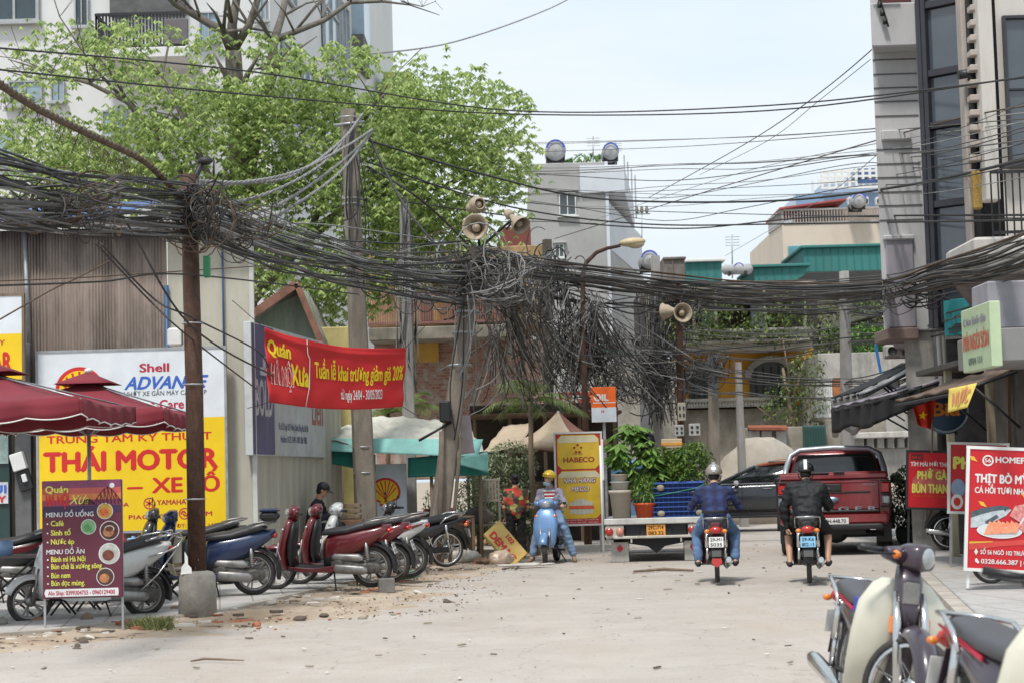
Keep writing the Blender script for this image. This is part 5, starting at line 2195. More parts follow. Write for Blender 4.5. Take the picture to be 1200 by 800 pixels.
for t_, l_, r_, b_ in (('NHÀ HÀNG', 660, 698, 565), ('MECO', 669, 690, 575)):
 b.T(t_, l_, r_, b_, b_ - 5.5, m_brr, .11, .25, y=-.009)
 b.T(t_, l_, r_, b_, b_ - 5.5, m_whitep, .03, .25, y=-.014)
for i in range(6):
 hh = (0, 2, 4, 4, 2, 0)[i]
 b.rect(667 + i * 4.6, 588 - hh, 670.8 + i * 4.6, 601 + hh * .3, mat('can silver', (.55, .60, .58), .4), -.006)
b.rect(666, 592, 695, 596, mat('sign orange red', (.7, .12, .04), .5), -.009)
b.T('NHÀ HÀNG MECO - SỐ 2 NGÕ 102', 660, 700, 609.3, 607.8, m_whitep, .01, y=-.006)
b.T('Tel: 0912.102.102 - 043.869', 660, 700, 612.3, 610.8, m_whitep, .01, y=-.006)
q = MB()
for e in (-1, 1):
 q.beam((e * b.W * .45, .06, -b.root.location.z), (e * b.W * .45, .06, .1), .05)
q.build('leg', m_steel, b.root)
b.done()
# ---- OIL sign and red board
b = Board('oil_sign', 'orange and white sign reading OIL behind the beige parasol', 'sign', 693, 453, 722, 494, 40.6, thick=.08, face=mat('oil sign orange', (.78, .13, .01), .5))
b.T('OIL', 696.5, 713, 469, 461, m_whitep, .05)
b.rect(694, 471, 721.5, 472, m_whitep)
b.rect(693, 477, 722, 494, mat('oil sign white', (.62, .68, .74), .5))
b.T('★★', 704, 708, 483, 480, s_red, .01, y=-.006)
q = MB()
q.beam((0, .12, -b.root.location.z), (0, .12, b.H), .06)
q.build('post', m_steel, b.root)
b.done()
b = Board('shop_sign', 'red and white striped shop fascia half hidden behind the cable mass', 'sign', 655, 459, 692, 478, 46.5, thick=.08, face=mat('orange red fascia', (.62, .07, .02), .5, var=.2))
b.rect(655, 473, 692, 477.5, mat('fascia teal', (.08, .30, .28), .5))
b.T('CAFE', 660, 688, 471, 462, m_whitep, .03)
b.done()
# open shop behind the parasol stall; interior shade is put into the back wall's colour
st = thing('beer_shop', 'dark open shopfront behind the beige parasol', 'building', (P(640, 560, 43).x, 43, 0))
q = MB()
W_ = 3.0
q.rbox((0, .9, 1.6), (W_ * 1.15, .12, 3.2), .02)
q.build('back_wall', mat('back wall shade tone', (.06, .045, .035), .9, var=.5, scale=3), st)
q = MB()
q.rbox((0, 0, 2.9), (W_ * 1.15, 1.9, .08), .02)
q.build('roof', mat('rust roof', (.16, .09, .06), .9, var=.4), st)
for k in range(5):
 q = MB()
 q.rbox((-1.6 + .8 * k, 0, 1.45), (.08, .08, 2.9), .01)
 q.build('post', m_wood, st)
q = MB()
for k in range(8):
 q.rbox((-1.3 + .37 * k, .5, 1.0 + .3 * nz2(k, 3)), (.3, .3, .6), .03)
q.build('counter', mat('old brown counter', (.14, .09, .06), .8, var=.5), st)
# hanging sack by the leaning pole
q = MB()
q.grid(surf((P3(537, 533, 32), P3(556, 529, 32), P3(551, 486, 32), P3(541, 487, 32)), 0, 0, .05, 0, V(0, -1, 0)), 8, 14)
solo(q, 'hanging_sack', mat('lilac sack cloth', (.42, .36, .38), .9, var=.2), 'pale lilac sack hanging beside the leaning pole', 'sack', solid=.05)
# ---- furniture at the vendor's corner
p = P(544, 600, 34.5)
tb = thing('wooden_table', 'small rough wooden table beside the black motorcycle', 'table', (P(541, 600, 33.8).x, 33.8, .02), .15)
q = MB()
q.rbox((0, 0, .80), (.42, .42, .04), .01)
q.rbox((0, 0, .74), (.38, .38, .07), .01)
q.build('table_top', m_wood, tb)
for (i, j) in ((-1, -1), (1, -1), (1, 1), (-1, 1)):
 q = MB()
 q.beam((i * .18, j * .18, 0), (i * .18, j * .18, .78), .05)
 q.build('leg', m_wood, tb)
chn = thing('wooden_chair', 'tall old slatted wooden chair left of the woman in floral shirt', 'chair', (P(575, 600, 34.6).x, 34.6, .02), .1)
q = MB()
for k in range(7):
 q.rbox((-.17 + .057 * k, .16, 1.26), (.04, .03, .34), .005)
q.rbox((0, .16, 1.44), (.42, .035, .05), .008)
q.rbox((0, .16, 1.06), (.42, .035, .05), .008)
q.build('backrest', mat('grey weathered wood', (.26, .23, .19), .9, var=.3, streak=5), chn)
q = MB()
q.rbox((0, 0, .62), (.4, .38, .04), .008)
q.build('seat', MATS['grey weathered wood'], chn)
for (i, j) in ((-1, -1), (1, -1), (1, 1), (-1, 1)):
 q = MB()
 q.beam((i * .18, j * .16, 0), (i * .18, j * .16, 1.05 if j > 0 else .62), .04)
 q.build('leg', MATS['grey weathered wood'], chn)
bn_ = thing('bench', 'dark wooden bench loaded with goods behind the vegetables', 'bench', (P(575, 610, 35.4).x, 35.4, .02))
q = MB()
q.rbox((-.3, 0, .62), (2.1, .4, .05), .01)
q.build('seat', MATS['grey weathered wood'], bn_)
for k in (-1, -.2, .6):
 q = MB()
 q.rbox((k, 0, .3), (.06, .34, .6), .01)
 q.build('leg', m_wood, bn_)
for i, (px, c_, lb) in enumerate(((556, (.10, .09, .09), 'black pot on the bench behind the small table'), (566, (.24, .2, .17), 'grey sack bundle on the bench'), (497, (.45, .08, .08), 'red cloth heap left of the leaning pole'), (503, (.05, .05, .06), 'dark heap of bags left of the leaning pole'), (527, (.55, .2, .25), 'pink plastic bag right of the leaning pole'))):
 pz = P(px, 605 if i < 2 else 585, 35.2)
 q = MB()
 q.ell((0, 0, .13), (.2, .15, .15), 12)
 q.v = [tuple(Vector(v) * (1 + .25 * noise.noise(Vector(v) * 6 + V(i, 0, 0)))) for v in q.v]
 q.ell((0.03, 0, .27), (.06, .05, .05), 8)
 o = q.build('bag', mat('bag %d' % i, c_, .7, var=.4, scale=8))
 o.location = (pz.x, 35.2, .67 if i < 2 else .65)
 tag(o, lb, 'bag')
q = MB()
q.rbox((P(515, 600, 35.3).x, 35.3, .35), (1.3, .5, .7), .02)
solo(q, 'low_counter', m_wood, 'brown low counter left of the leaning pole', 'counter')
# vegetables on the ground
q = MB()
random.seed(5)
c0 = Gz(553, 640)
for i in range(60):
 q.ell((c0.x + random.uniform(-.5, .5), c0.y + random.uniform(-.3, .35), .06 + random.uniform(0, .12)), random.uniform(.04, .075), 8, mi=random.choice((0, 0, 1)))
tag(q.build('produce', [mat('tubers', (.42, .28, .13), .8, var=.3), mat('pale turnips', (.55, .42, .25), .8, var=.3)]), 'heap of brown and yellow root vegetables spread on the ground', 'vegetables', kind='stuff')
q = MB()
leafcloud(q, [((c0.x + .55, c0.y + .25, .2), (.35, .25, .14), 1), ((c0.x + .1, c0.y + .3, .2), (.3, .15, .1), .5)], 420, .12)
m_leafg = leafmat('bright leaves', (.06, .15, .025), (.18, .32, .06), .25)
tag(q.build('greens', m_leafg, fix=False), 'bunches of leafy green vegetables behind the root vegetables', 'vegetables', kind='stuff')
def lump(px, py, s, m_, label, name='plastic_bag', cat='bag', k=.5, rz=0, seed=0, z=.03):
 c = Gz(px, py, z)
 q = MB()
 q.ell((0, 0, s[2] * .5), (s[0] / 2, s[1] / 2, s[2] / 2), 28)
 vv = []
 for v in q.v:
  v = Vector(v)
  f = 1 + k * (noise.noise(V(v.x * 5 + seed, v.y * 5, v.z * 5)) * .8 + .5 * noise.noise(V(v.x * 13, v.y * 13 + seed, v.z * 13)))
  v = Vector((v.x * f, v.y * f, max(0.001, v.z * f)))
  vv.append(tuple(v))
 q.v = vv
 o = q.build(name, m_)
 o.location = c
 o.rotation_euler = (0, 0, rz)
 return tag(o, label, cat)
m_bagc = mat('translucent pale bag', (.55, .52, .47), .35, var=.25, scale=9, stain=.35, staincol=(.25, .16, .1), stscale=6)
lump(543, 660, (.55, .4, .26), m_bagc, 'dirty white plastic bag lying left of the brown bag', seed=1)
lump(588, 663, (.42, .34, .25), mat('brown clear bag', (.40, .30, .22), .35, var=.3, scale=9, stain=.4, staincol=(.6, .55, .5), stscale=7), 'stuffed brown plastic bag in front of the leaning yellow board', seed=4)
lump(566, 661, (.35, .3, .14), mat('brown paper scraps', (.22, .13, .08), .8, var=.5, scale=9), 'crumpled brown wrapping between the two bags', seed=7)
lump(612, 663, (.9, .35, .05), m_bagc, 'flat white plastic sheet on the ground by the yellow board', 'plastic_sheet', 'plastic sheet', seed=9)
lump(478, 678, (.33, .25, .12), mat('mint bag', (.30, .58, .45), .4, var=.3, scale=8), 'small mint green plastic bag behind the concrete block', seed=11, z=.05)
# leaning yellow board
A_, B_, C_, D_ = (567, 624), (586, 609), (615, 655), (597, 667)
pts = [P(567, 625, 33.2), P(585, 609, 33.6), P(616, 652, 33.5), P(600, 664, 32.6)]
pts[2] = pts[1] + pts[3] - pts[0]
n_ = (pts[1] - pts[0]).cross(pts[3] - pts[0]).normalized()
root = thing('yellow_board', 'worn yellow printed board with red letters leaning on the vendor heap', 'board', ((pts[0] + pts[2]) / 2))
O2 = root.location.copy()
q = MB()
q.loft([[p - O2 for p in pts], [p - O2 + n_ * .05 for p in pts]], sm=False)
q.build('panel', mat('worn yellow board', (.68, .46, .12), .6, var=.15, scale=4, stain=.45, staincol=(.6, .55, .42), stscale=3), root)
BO = .055
if n_.y > 0:
 n_ = -n_
 BO = .004
def yb(sx, u0, u1, v0, v1, m_):
 q = MB()
 text(q, sx, u0, v0, u1 - u0, v1 - v0, bold=.05, y=0, fn=lambda v: pts[0].lerp(pts[3], v.x).lerp(pts[1].lerp(pts[2], v.x), v.z) - O2 + n_ * (BO + .003 - v.y))
 q.build('lettering', m_, root, fix=False)
yb('DEMAC', .12, .92, .14, .48, s_red)
yb('102', .40, .62, .68, .9, s_red)
# ---- woman in floral shirt (back view)
m_floral = bpy.data.materials.new('floral cloth')
m_floral.use_nodes = True
N, L = m_floral.node_tree.nodes, m_floral.node_tree.links
bs = N['Principled BSDF']
bs.inputs['Roughness'].default_value = .85
tcn = N.new('ShaderNodeTexCoord')
vo = N.new('ShaderNodeTexVoronoi')
vo.inputs['Scale'].default_value = 13
L.new(tcn.outputs['Object'], vo.inputs[0])
sp = N.new('ShaderNodeSeparateColor')
L.new(vo.outputs['Color'], sp.inputs[0])
rp = N.new('ShaderNodeValToRGB')
rp.color_ramp.interpolation = 'CONSTANT'
els = rp.color_ramp.elements
els[0].color = (.05, .045, .035, 1)
els[1].position = .28
els[1].color = (.50, .05, .03, 1)
for (po, co) in ((.55, (.14, .12, .05)), (.68, (.42, .36, .12)), (.80, (.45, .09, .06)), (.9, (.08, .08, .06))):
 e = els.new(po)
 e.color = (*co, 1)
L.new(sp.outputs[0], rp.inputs[0])
L.new(rp.outputs[0], bs.inputs['Base Color'])
p = Gz(606, 655)
sc_ = 1.0
J = {'head': V(.07, 0, 1.42), 'neck': V(.02, 0, 1.26), 'chest': V(-.01, 0, 1.08), 'pel': V(-.02, 0, .86), 'shL': V(.02, .155, 1.19), 'shR': V(.02, -.155, 1.19), 'elL': V(.0, .21, .93), 'elR': V(.02, -.22, .93), 'wrL': V(.14, .17, .74), 'wrR': V(.14, -.15, .76),
  'hipL': V(-.02, .09, .84), 'hipR': V(-.02, -.09, .84), 'knL': V(.02, .1, .45), 'knR': V(.0, -.1, .45), 'anL': V(-.02, .1, .1), 'anR': V(-.03, -.12, .1), 'toeL': V(.1, .11, .035), 'toeR': V(.09, -.14, .035)}
person('woman in red and green floral shirt standing with her back turned', (p.x, p.y, .02), R(97), J, m_floral, MATS['black trousers'], sleeves='short', hair='bun', headf=(1, .1, -.3), bulk=.012)
# ---- woman on the blue scooter
p = Gz(639, 661)
H_ = R(-100)
c_lblue = mat('light blue metallic', (.16, .30, .55), .3, .2, coat=.6)
hv = V(math.cos(H_), math.sin(H_), 0)
sp_ = V(p.x, p.y, 0) - hv * .66
scooter('light blue scooter ridden towards the camera by the woman in yellow helmet', sp_, H_, c_lblue, m_black, lean=0, Rw=.25, mirror=False, steer=.12, pl=('29-N1', '446.28'), amber=True)
RJ = {'head': V(.02, 0, 1.47), 'neck': V(-.06, 0, 1.30), 'chest': V(-.10, 0, 1.1), 'pel': V(-.2, 0, .88), 'shL': V(-.08, .17, 1.22), 'shR': V(-.08, -.17, 1.22), 'elL': V(.02, .27, .99), 'elR': V(.02, -.24, .99), 'wrL': V(.24, .27, 1.0), 'wrR': V(.24, -.24, 1.0),
  'hipL': V(-.16, .1, .85), 'hipR': V(-.16, -.1, .85), 'knL': V(.12, .27, .60), 'knR': V(.22, -.17, .66), 'anL': V(.0, .40, .12), 'anR': V(.16, -.30, .14), 'toeL': V(.14, .44, .04), 'toeR': V(.3, -.33, .05)}
m_lil = mat('lilac patterned jacket', (.40, .38, .46), .85, var=.3, scale=30, col2=(.18, .17, .26))
w1 = person('woman in yellow helmet and lilac jacket riding the light blue scooter', sp_, H_, RJ, m_lil, mat('light jeans', (.20, .30, .46), .9, var=.2), helmet=mat('yellow helmet', (.78, .52, .02), .3, coat=.5), mask=True, headf=(1, -.2, .0), headu=(0, .22, 1), visc=mat('yellow helmet', (.78, .52, .02), .3), shoes=mat('tan sandals', (.25, .17, .1), .7))
# striped top showing in the open jacket
q = MB()
def chestf(u, v):
 y = (u - .5) * .2 * (.6 + .5 * v)
 return V(.038 - .03 * v + .012 * (1 - v) - .9 * y * y, y, 1.02 + .24 * v)
for k in range(8):
 q.grid(lambda u, v, k=k: chestf(u, (k + v) / 8), 8, 1, mi=k % 2)
q.build('striped_top', [mat('crimson knit', (.42, .03, .05), .9), m_whitep], w1, solid=.01)
# ---- riders seen from behind
def ride(lab_b, lab_p, px, py, hd, body, sh, pa_, helm, col, plm, pl, **kw):
 p = Gz(px, py, .0)
 hv = V(math.cos(hd), math.sin(hd), 0)
 c = V(p.x, p.y, .02) + hv * .60
 underbone(lab_b, c, hd, body, m_black, lean=0, platem=plm, pl=pl, mirror=True, stand=False, mflap=kw.pop('mflap', False))
 J = {'head': V(.08, 0, 1.44), 'neck': V(-.02, 0, 1.28), 'chest': V(-.10, 0, 1.09), 'pel': V(-.2, 0, .87), 'shL': V(-.06, .195, 1.21), 'shR': V(-.06, -.195, 1.21), 'elL': V(.02, .33, .99), 'elR': V(.02, -.33, .99), 'wrL': V(.25, .30, 1.0), 'wrR': V(.25, -.30, 1.0),
   'hipL': V(-.14, .1, .85), 'hipR': V(-.14, -.1, .85), 'knL': V(.2, .26, .64), 'knR': V(.2, -.26, .64), 'anL': V(-.02, .25, .28), 'anR': V(-.02, -.25, .28), 'toeL': V(.14, .27, .235), 'toeR': V(.14, -.27, .235)}
 J.update(kw.pop('J', {}))
 return person(lab_p, c, hd, J, sh, pa_, helmet=helm, hcol=col, **kw)
m_plaid = bpy.data.materials.new('navy plaid')
m_plaid.use_nodes = True
N, L = m_plaid.node_tree.nodes, m_plaid.node_tree.links
bs = N['Principled BSDF']
bs.inputs['Roughness'].default_value = .9
tcn = N.new('ShaderNodeTexCoord')
prev = None
for ax in ('X', 'Z'):
 wv = N.new('ShaderNodeTexWave')
 wv.bands_direction = 'Y' if ax == 'X' else 'Z'
 wv.inputs['Scale'].default_value = 2.1
 wv.inputs['Distortion'].default_value = 1.6
 L.new(tcn.outputs['Object'], wv.inputs[0])
 if prev is None:
  prev = wv.outputs['Fac']
 else:
  ad = N.new('ShaderNodeMath')
  ad.operation = 'ADD'
  L.new(prev, ad.inputs[0])
  L.new(wv.outputs['Fac'], ad.inputs[1])
  prev = ad.outputs[0]
rp = N.new('ShaderNodeValToRGB')
rp.color_ramp.elements[0].color = (.016, .02, .06, 1)
rp.color_ramp.elements[0].position = .3
rp.color_ramp.elements[1].color = (.03, .05, .155, 1)
ml = N.new('ShaderNodeMath')
ml.operation = 'MULTIPLY'
ml.inputs[1].default_value = .5
L.new(prev, ml.inputs[0])
L.new(ml.outputs[0], rp.inputs[0])
L.new(rp.outputs[0], bs.inputs['Base Color'])
r1 = ride('old motorcycle with white plate ridden by the man in blue plaid shirt', 'man in navy plaid shirt, jeans and silver helmet riding away', 841, 684, R(84), mat('dull maroon body', (.10, .02, .025), .4, coat=.3), m_plaid, mat('blue jeans', (.11, .19, .34), .9, var=.3, scale=6),
   mat('champagne helmet', (.34, .31, .26), .3, .4, coat=.6), m_chrome, None, ('29-M1', '5035'), mflap=True)
q = MB()
q.lathe([(.158, -.02), (.163, 0), (.158, .02)], (-.2, 0, .935), n=24)
q.v = [(x if 1 else x, y * 1.12, z) for (x, y, z) in q.v]
q.build('belt', m_ink, r1)
r2 = ride('motorcycle with blue plate ridden by the man in black jacket', 'man in black padded jacket and shorts riding away', 949, 685, R(81), c_blk, mat('black nylon jacket', (.014, .015, .017), .62, var=.2, spec=.3), mat('dark shorts', (.015, .015, .017), .9),
   mat('black helmet', (.012, .012, .012), .25, coat=.5), m_whitep, m_plate_b, ('29-K6', '802.13'), legs='short', shoes=m_ink, J={'elL': V(-.05, .30, .97), 'elR': V(.02, -.28, .98), 'wrL': V(-.02, .27, .72), 'wrR': V(.24, -.27, .98)}, bulk=.022, wrinkle=.014)
# ================================================================== FOUR WHEELED VEHICLES (forward +X, left +Y)
def carwheel(root, x, y, r=.38, w=.25, rimc=None):
 wr = bpy.data.objects.new('wheel', None)
 COL.objects.link(wr)
 wr.parent = root
 wr.location = (x, y, r)
 sg = 1 if y > 0 else -1
 q = MB()
 q.lathe([(r * .62, -w / 2), (r * .93, -w / 2), (r, -w / 2 + .03), (r, -.02), (r - .012, 0), (r, .02), (r, w / 2 - .03), (r * .93, w / 2), (r * .62, w / 2)], ax='Y', n=36)
 q.build('tyre', m_rubber, wr)
 q = MB()
 q.lathe([(r * .63, -w / 2 + .01), (r * .6, 0), (r * .63, w / 2 - .01)], ax='Y', n=30)
 for k in range(6):
  a = math.pi * k / 3
  q.beam((0, sg * w * .38, 0), (r * .6 * math.cos(a), sg * w * .38, r * .6 * math.sin(a)), .05, .03)
 q.lathe([(.001, sg * w * .2), (.07, sg * w * .2), (.07, sg * w * .44), (.001, sg * w * .44)], ax='Y', n=14)
 q.build('rim', rimc or m_alu, wr)
def rearface(mb, sx, yl, yr, z0, z1, x=-.004, bold=.02, space=1.):
 """lettering on the rear (facing -X); yl is image-left (= +Y)"""
 text(mb, sx, -yl, z0, yl - yr, z1 - z0, y=0, bold=bold, space=space, fn=lambda v: V(x - abs(v.y), -v.x, v.z))
m_dred = mat('pickup red paint', (.22, .02, .024), .28, .1, var=.1, coat=.7, stain=.2, staincol=(.3, .2, .16))
m_bglass = mat('dark tinted glass', (.012, .014, .016), .06, var=.2, spec=.8)
m_grypl = mat('grey satin trim', (.33, .35, .38), .35, .4, var=.1)
p = G(975, 650)
pk = thing('pickup_truck', 'red double cab pickup truck driving away, seen from behind', 'pickup truck', (p.x + .02, p.y - .3, .0), R(90 - 11))
pk.scale = (1, 1.03, 1)
# bed
q = MB()
secs = [(.02, .98, .90, .35), (.05, .98, .925, .37), (.3, .98, .935, .385), (1.75, .98, .935, .385)]
yzloft(q, secs, 36, p=9)
q.build('bed', m_dred, pk)
q = MB()
yzloft(q, [(1.78, .84, .935, .33), (2.2, .84, .94, .36), (3.9, .84, .94, .36), (4.9, .86, .92, .33), (5.25, .82, .80, .28)], 30, p=7)
q.build('body', m_dred, pk)
q = MB()
xyloft(q, [(2.75, 1.15, .99, .90), (2.72, 1.3, .93, .86), (2.62, 1.6, .78, .77), (2.58, 1.76, .70, .70), (2.56, 1.83, .60, .62), (2.55, 1.86, .4, .4)], 32, p=7)
q.build('cab', m_dred, pk)
q = MB()
q.add([V(1.76, .78, 1.34), V(1.76, -.78, 1.34), V(1.83, -.70, 1.60), V(1.88, -.64, 1.76), V(1.88, .64, 1.76), V(1.83, .70, 1.60)], [(0, 1, 2, 3, 4, 5)])
q.v = [(x - .05, y, z) for (x, y, z) in q.v]
q.build('rear_window', m_bglass, pk, solid=.01)
for sg in (1, -1):
 q = MB()
 q.add([V(1.9, sg * .885, 1.25), V(3.4, sg * .885, 1.25), V(3.05, sg * .755, 1.68), V(2.0, sg * .755, 1.68)], [(0, 1, 2, 3)])
 q.build('side_window', m_bglass, pk, solid=.012)
# sport bar round the back of the cab
q = MB()
q.tube([(1.15, .86, 1.34), (1.45, .84, 1.50), (1.62, .77, 1.74), (1.66, .60, 1.84), (1.66, 0, 1.87), (1.66, -.60, 1.84), (1.62, -.77, 1.74), (1.45, -.84, 1.50), (1.15, -.86, 1.34)], [.05, .055, .055, .05, .05, .05, .055, .055, .05], 10)
q.build('sport_bar', m_grypl, pk)
q = MB()
q.rbox((.8, 0, 1.40), (1.55, 1.80, .07), .03)
q.rbox((.03, 0, 1.36), (.08, 1.78, .12), .03)
q.build('bed_cover', m_dred, pk)
q = MB()
q.rbox((-.0, .22, 1.42), (.05, .30, .03), .01)
q.rbox((-.02, -.1, 1.43), (.05, .18, .03), .01)
q.build('handle', m_black, pk)
q = MB()
q.rbox((-.0, 0, 1.03), (.05, 1.50, .50), .02)
q.rbox((-.02, 0, 1.26), (.03, 1.46, .04), .01)
q.build('tailgate', m_dred, pk)
q = MB()
q.rbox((-.035, .08, 1.17), (.03, .42, .12), .01)
q.rbox((-.03, -.1, 1.085), (.02, 1.0, .03), .008)
q.build('garnish', m_black, pk)
q = MB()
q.lathe([(.001, -.012), (.10, -.012), (.105, 0), (.1, .01), (.001, .01)], ax='X', n=24)
q.v = [(x - .04, y * 1.1 + .03, z * .5 + .96) for (x, y, z) in q.v]
q.build('badge', mat('blue silver badge', (.25, .32, .45), .3, .5), pk)
q = MB()
rearface(q, 'RANGER', .70, -.70, .77, .84, x=-.03, bold=.02, space=1.6)
rearface(q, 'WILDTRAK', -.48, -.70, 1.20, 1.225, x=-.03, bold=.01)
q.build('lettering', m_grypl, pk)
for sg in (1, -1):
 q = MB()
 q.rbox((.03, sg * .855, 1.15), (.12, .15, .2), .03)
 tl = q.build('tail_light', m_red_lens, pk)
 q = MB()
 q.rbox((.03, sg * .855, .945), (.115, .14, .17), .03)
 q.build('clear_lens', m_clear, tl)
 q = MB()
 for (z0_) in (.83, 1.05, 1.27):
  q.rbox((-.02, sg * .855, z0_), (.06, .18, .025), .008)
 q.rbox((-.02, sg * .94, 1.05), (.06, .02, .46), .008)
 q.build('light_guard', m_black, tl)
 q = MB()
 q.rbox((3.55, sg * 1.06, 1.28), (.14, .22, .2), .05)
 q.tube([(3.5, sg * .9, 1.2), (3.54, sg * 1.0, 1.24)], .03, 8)
 q.build('mirror', m_black, pk)
q = MB()
q.rbox((-.08, 0, .64), (.22, 1.80, .22), .05)
q.build('bumper', m_dred, pk)
q = MB()
q.rbox((-.11, 0, .765), (.2, 1.5, .035), .012)
q.rbox((-.1, 0, .5), (.2, 1.62, .1), .03)
q.build('bumper_step', m_black, pk)
plate(pk, -.195, .60, 0, ('29H-448.70',), w=.47, h=.11)
q = MB()
q.box((1.2, 0, .42), (2.2, 1.0, .12))
q.tube([(.45, -.8, .36), (.45, .8, .36)], .06, 8)
q.ell((.45, 0, .36), (.16, .2, .16), 12)
q.box((3.2, 0, .4), (2.4, 1.1, .2))
q.build('chassis', m_ink, pk)
for (x, y) in ((.95, .80), (.95, -.80), (4.2, .80), (4.2, -.80)):
 carwheel(pk, x, y, .385, .26, m_darkmetal)
for sg in (1, -1):
 q = MB()
 arcshell(q, .95, .385, .50, 5, 175, .10)
 q.v = [(x, y + sg * .88, z) for (x, y, z) in q.v]
 q.build('wheel_arch', m_black, pk)
 q = MB()
 q.rbox((.42, sg * .8, .38), (.02, .26, .34), .006)
 q.build('mud_flap', m_black, pk)
# ---- SUV seen from its left side
p = P(905, 560, 47)
sv = thing('suv', 'dark grey SUV with copper roof crossing behind the pickup', 'SUV', (p.x + .1, 47.5, 0), R(172))
q = MB()
m_dkg = mat('dark grey paint', (.035, .04, .046), .25, .2, coat=.7, var=.1)
yzloft(q, [(-2.2, .75, .75, .25), (-2.1, .78, .88, .36), (-1.2, .79, .92, .38), (1.2, .76, .92, .37), (1.9, .72, .88, .32), (2.2, .66, .78, .24)], 30, p=6)
q.build('body', m_dkg, sv)
q = MB()
rings = []
for (z, xa, xb, w_) in ((1.08, -2.05, 1.25, .86), (1.3, -1.95, .85, .80), (1.5, -1.75, .45, .70), (1.58, -1.5, .1, .62)):
 ring = []
 for (x, y) in ((xa, -w_ * .8), (xa + .08, -w_), ((xa + xb) / 2, -w_), (xb - .08, -w_), (xb, -w_ * .8), (xb + .08, 0), (xb, w_ * .8), (xb - .08, w_), ((xa + xb) / 2, w_), (xa + .08, w_), (xa, w_ * .8), (xa - .05, 0)):
  ring.append(V(x, y, z))
 rings.append(ring)
q.loft(rings)
q.build('cabin', m_bglass, sv)
q = MB()
yzloft(q, [(-2.0, 1.50, .60, .03), (-1.8, 1.57, .72, .06), (-1.0, 1.62, .74, .065), (-.1, 1.58, .73, .06), (.35, 1.50, .70, .045)], 20, p=5)
q.build('roof', mat('copper roof paint', (.50, .14, .05), .3, coat=.6), sv)
for sg in (1, -1):
 q = MB()
 q.tube([(.42, sg * .70, 1.49), (.9, sg * .80, 1.28), (1.28, sg * .87, 1.1)], .035, 8)
 q.build('windscreen_pillar', m_dkg, sv)
 q = MB()
 q.tube([(-.55, sg * .72, 1.54), (-.5, sg * .88, 1.1)], .035, 8)
 q.build('door_pillar', m_dkg, sv)
 q = MB()
 q.tube([(-2.0, sg * .90, 1.1), (1.2, sg * .895, 1.1)], .014, 6)
 q.tube([(-1.9, sg * .72, 1.57), (.1, sg * .72, 1.6)], .016, 6)
 q.rbox((-.2, sg * .93, .36), (2.6, .02, .04), .008)
 q.build('chrome_trim', m_chrome, sv)
 for xx in (.15, -.95):
  q = MB()
  q.rbox((xx, sg * .935, .98), (.22, .025, .03), .01)
  q.build('door_handle', m_chrome, sv)
 q = MB()
 q.ell((.85, sg * .98, 1.12), (.06, .08, .06), 12)
 q.build('mirror', m_whitep, sv)
 q = MB()
 for xx in (.72, -.42):
  q.rbox((xx, sg * .928, .72), (.008, .01, .66), .002)
 q.rbox((0, sg * .92, .38), (3.0, .04, .12), .01)
 q.build('door_seam', m_ink, sv)
for (x, y) in ((1.4, .78), (1.4, -.78), (-1.35, .78), (-1.35, -.78)):
 carwheel(sv, x, y, .34, .22)
sv.scale = (1.08, 1.08, 1.08)
# ---- big tarpaulin covered heap behind
q = MB()
c = P(884, 560, 54)
q.ell((0, 0, 0), (1.25, 1.1, 2.62), 48)
vv = []
for v in q.v:
 v = Vector(v)
 v.z = max(0, v.z)
 r_ = math.hypot(v.x, v.y)
 sq = 1.25
 n_ = noise.noise(v * 1.3 + V(4, 2, 1)) * .22 + .10 * abs(noise.noise(V(v.x * 2.6, v.y * 2.6, v.z * .8)))
 v = v * (1 + n_ * .5)
 vv.append((v.x * sq * (.85 + .25 * (v.x > 0)), v.y, min(v.z, 2.45 + .3 * noise.noise(v)) * (1 - .10 * (v.x < -.3))))
q.v = vv
o = q.build('covered_heap', mat('beige tarpaulin', (.40, .355, .30), .9, var=.15, bump=.3, bscale=5, stain=.3, staincol=(.25, .2, .16)))
o.location = (c.x, 54, 0)
o.scale = (1, 1, .98)
tag(o, 'large heap under a beige tarpaulin behind the dark SUV', 'covered heap')
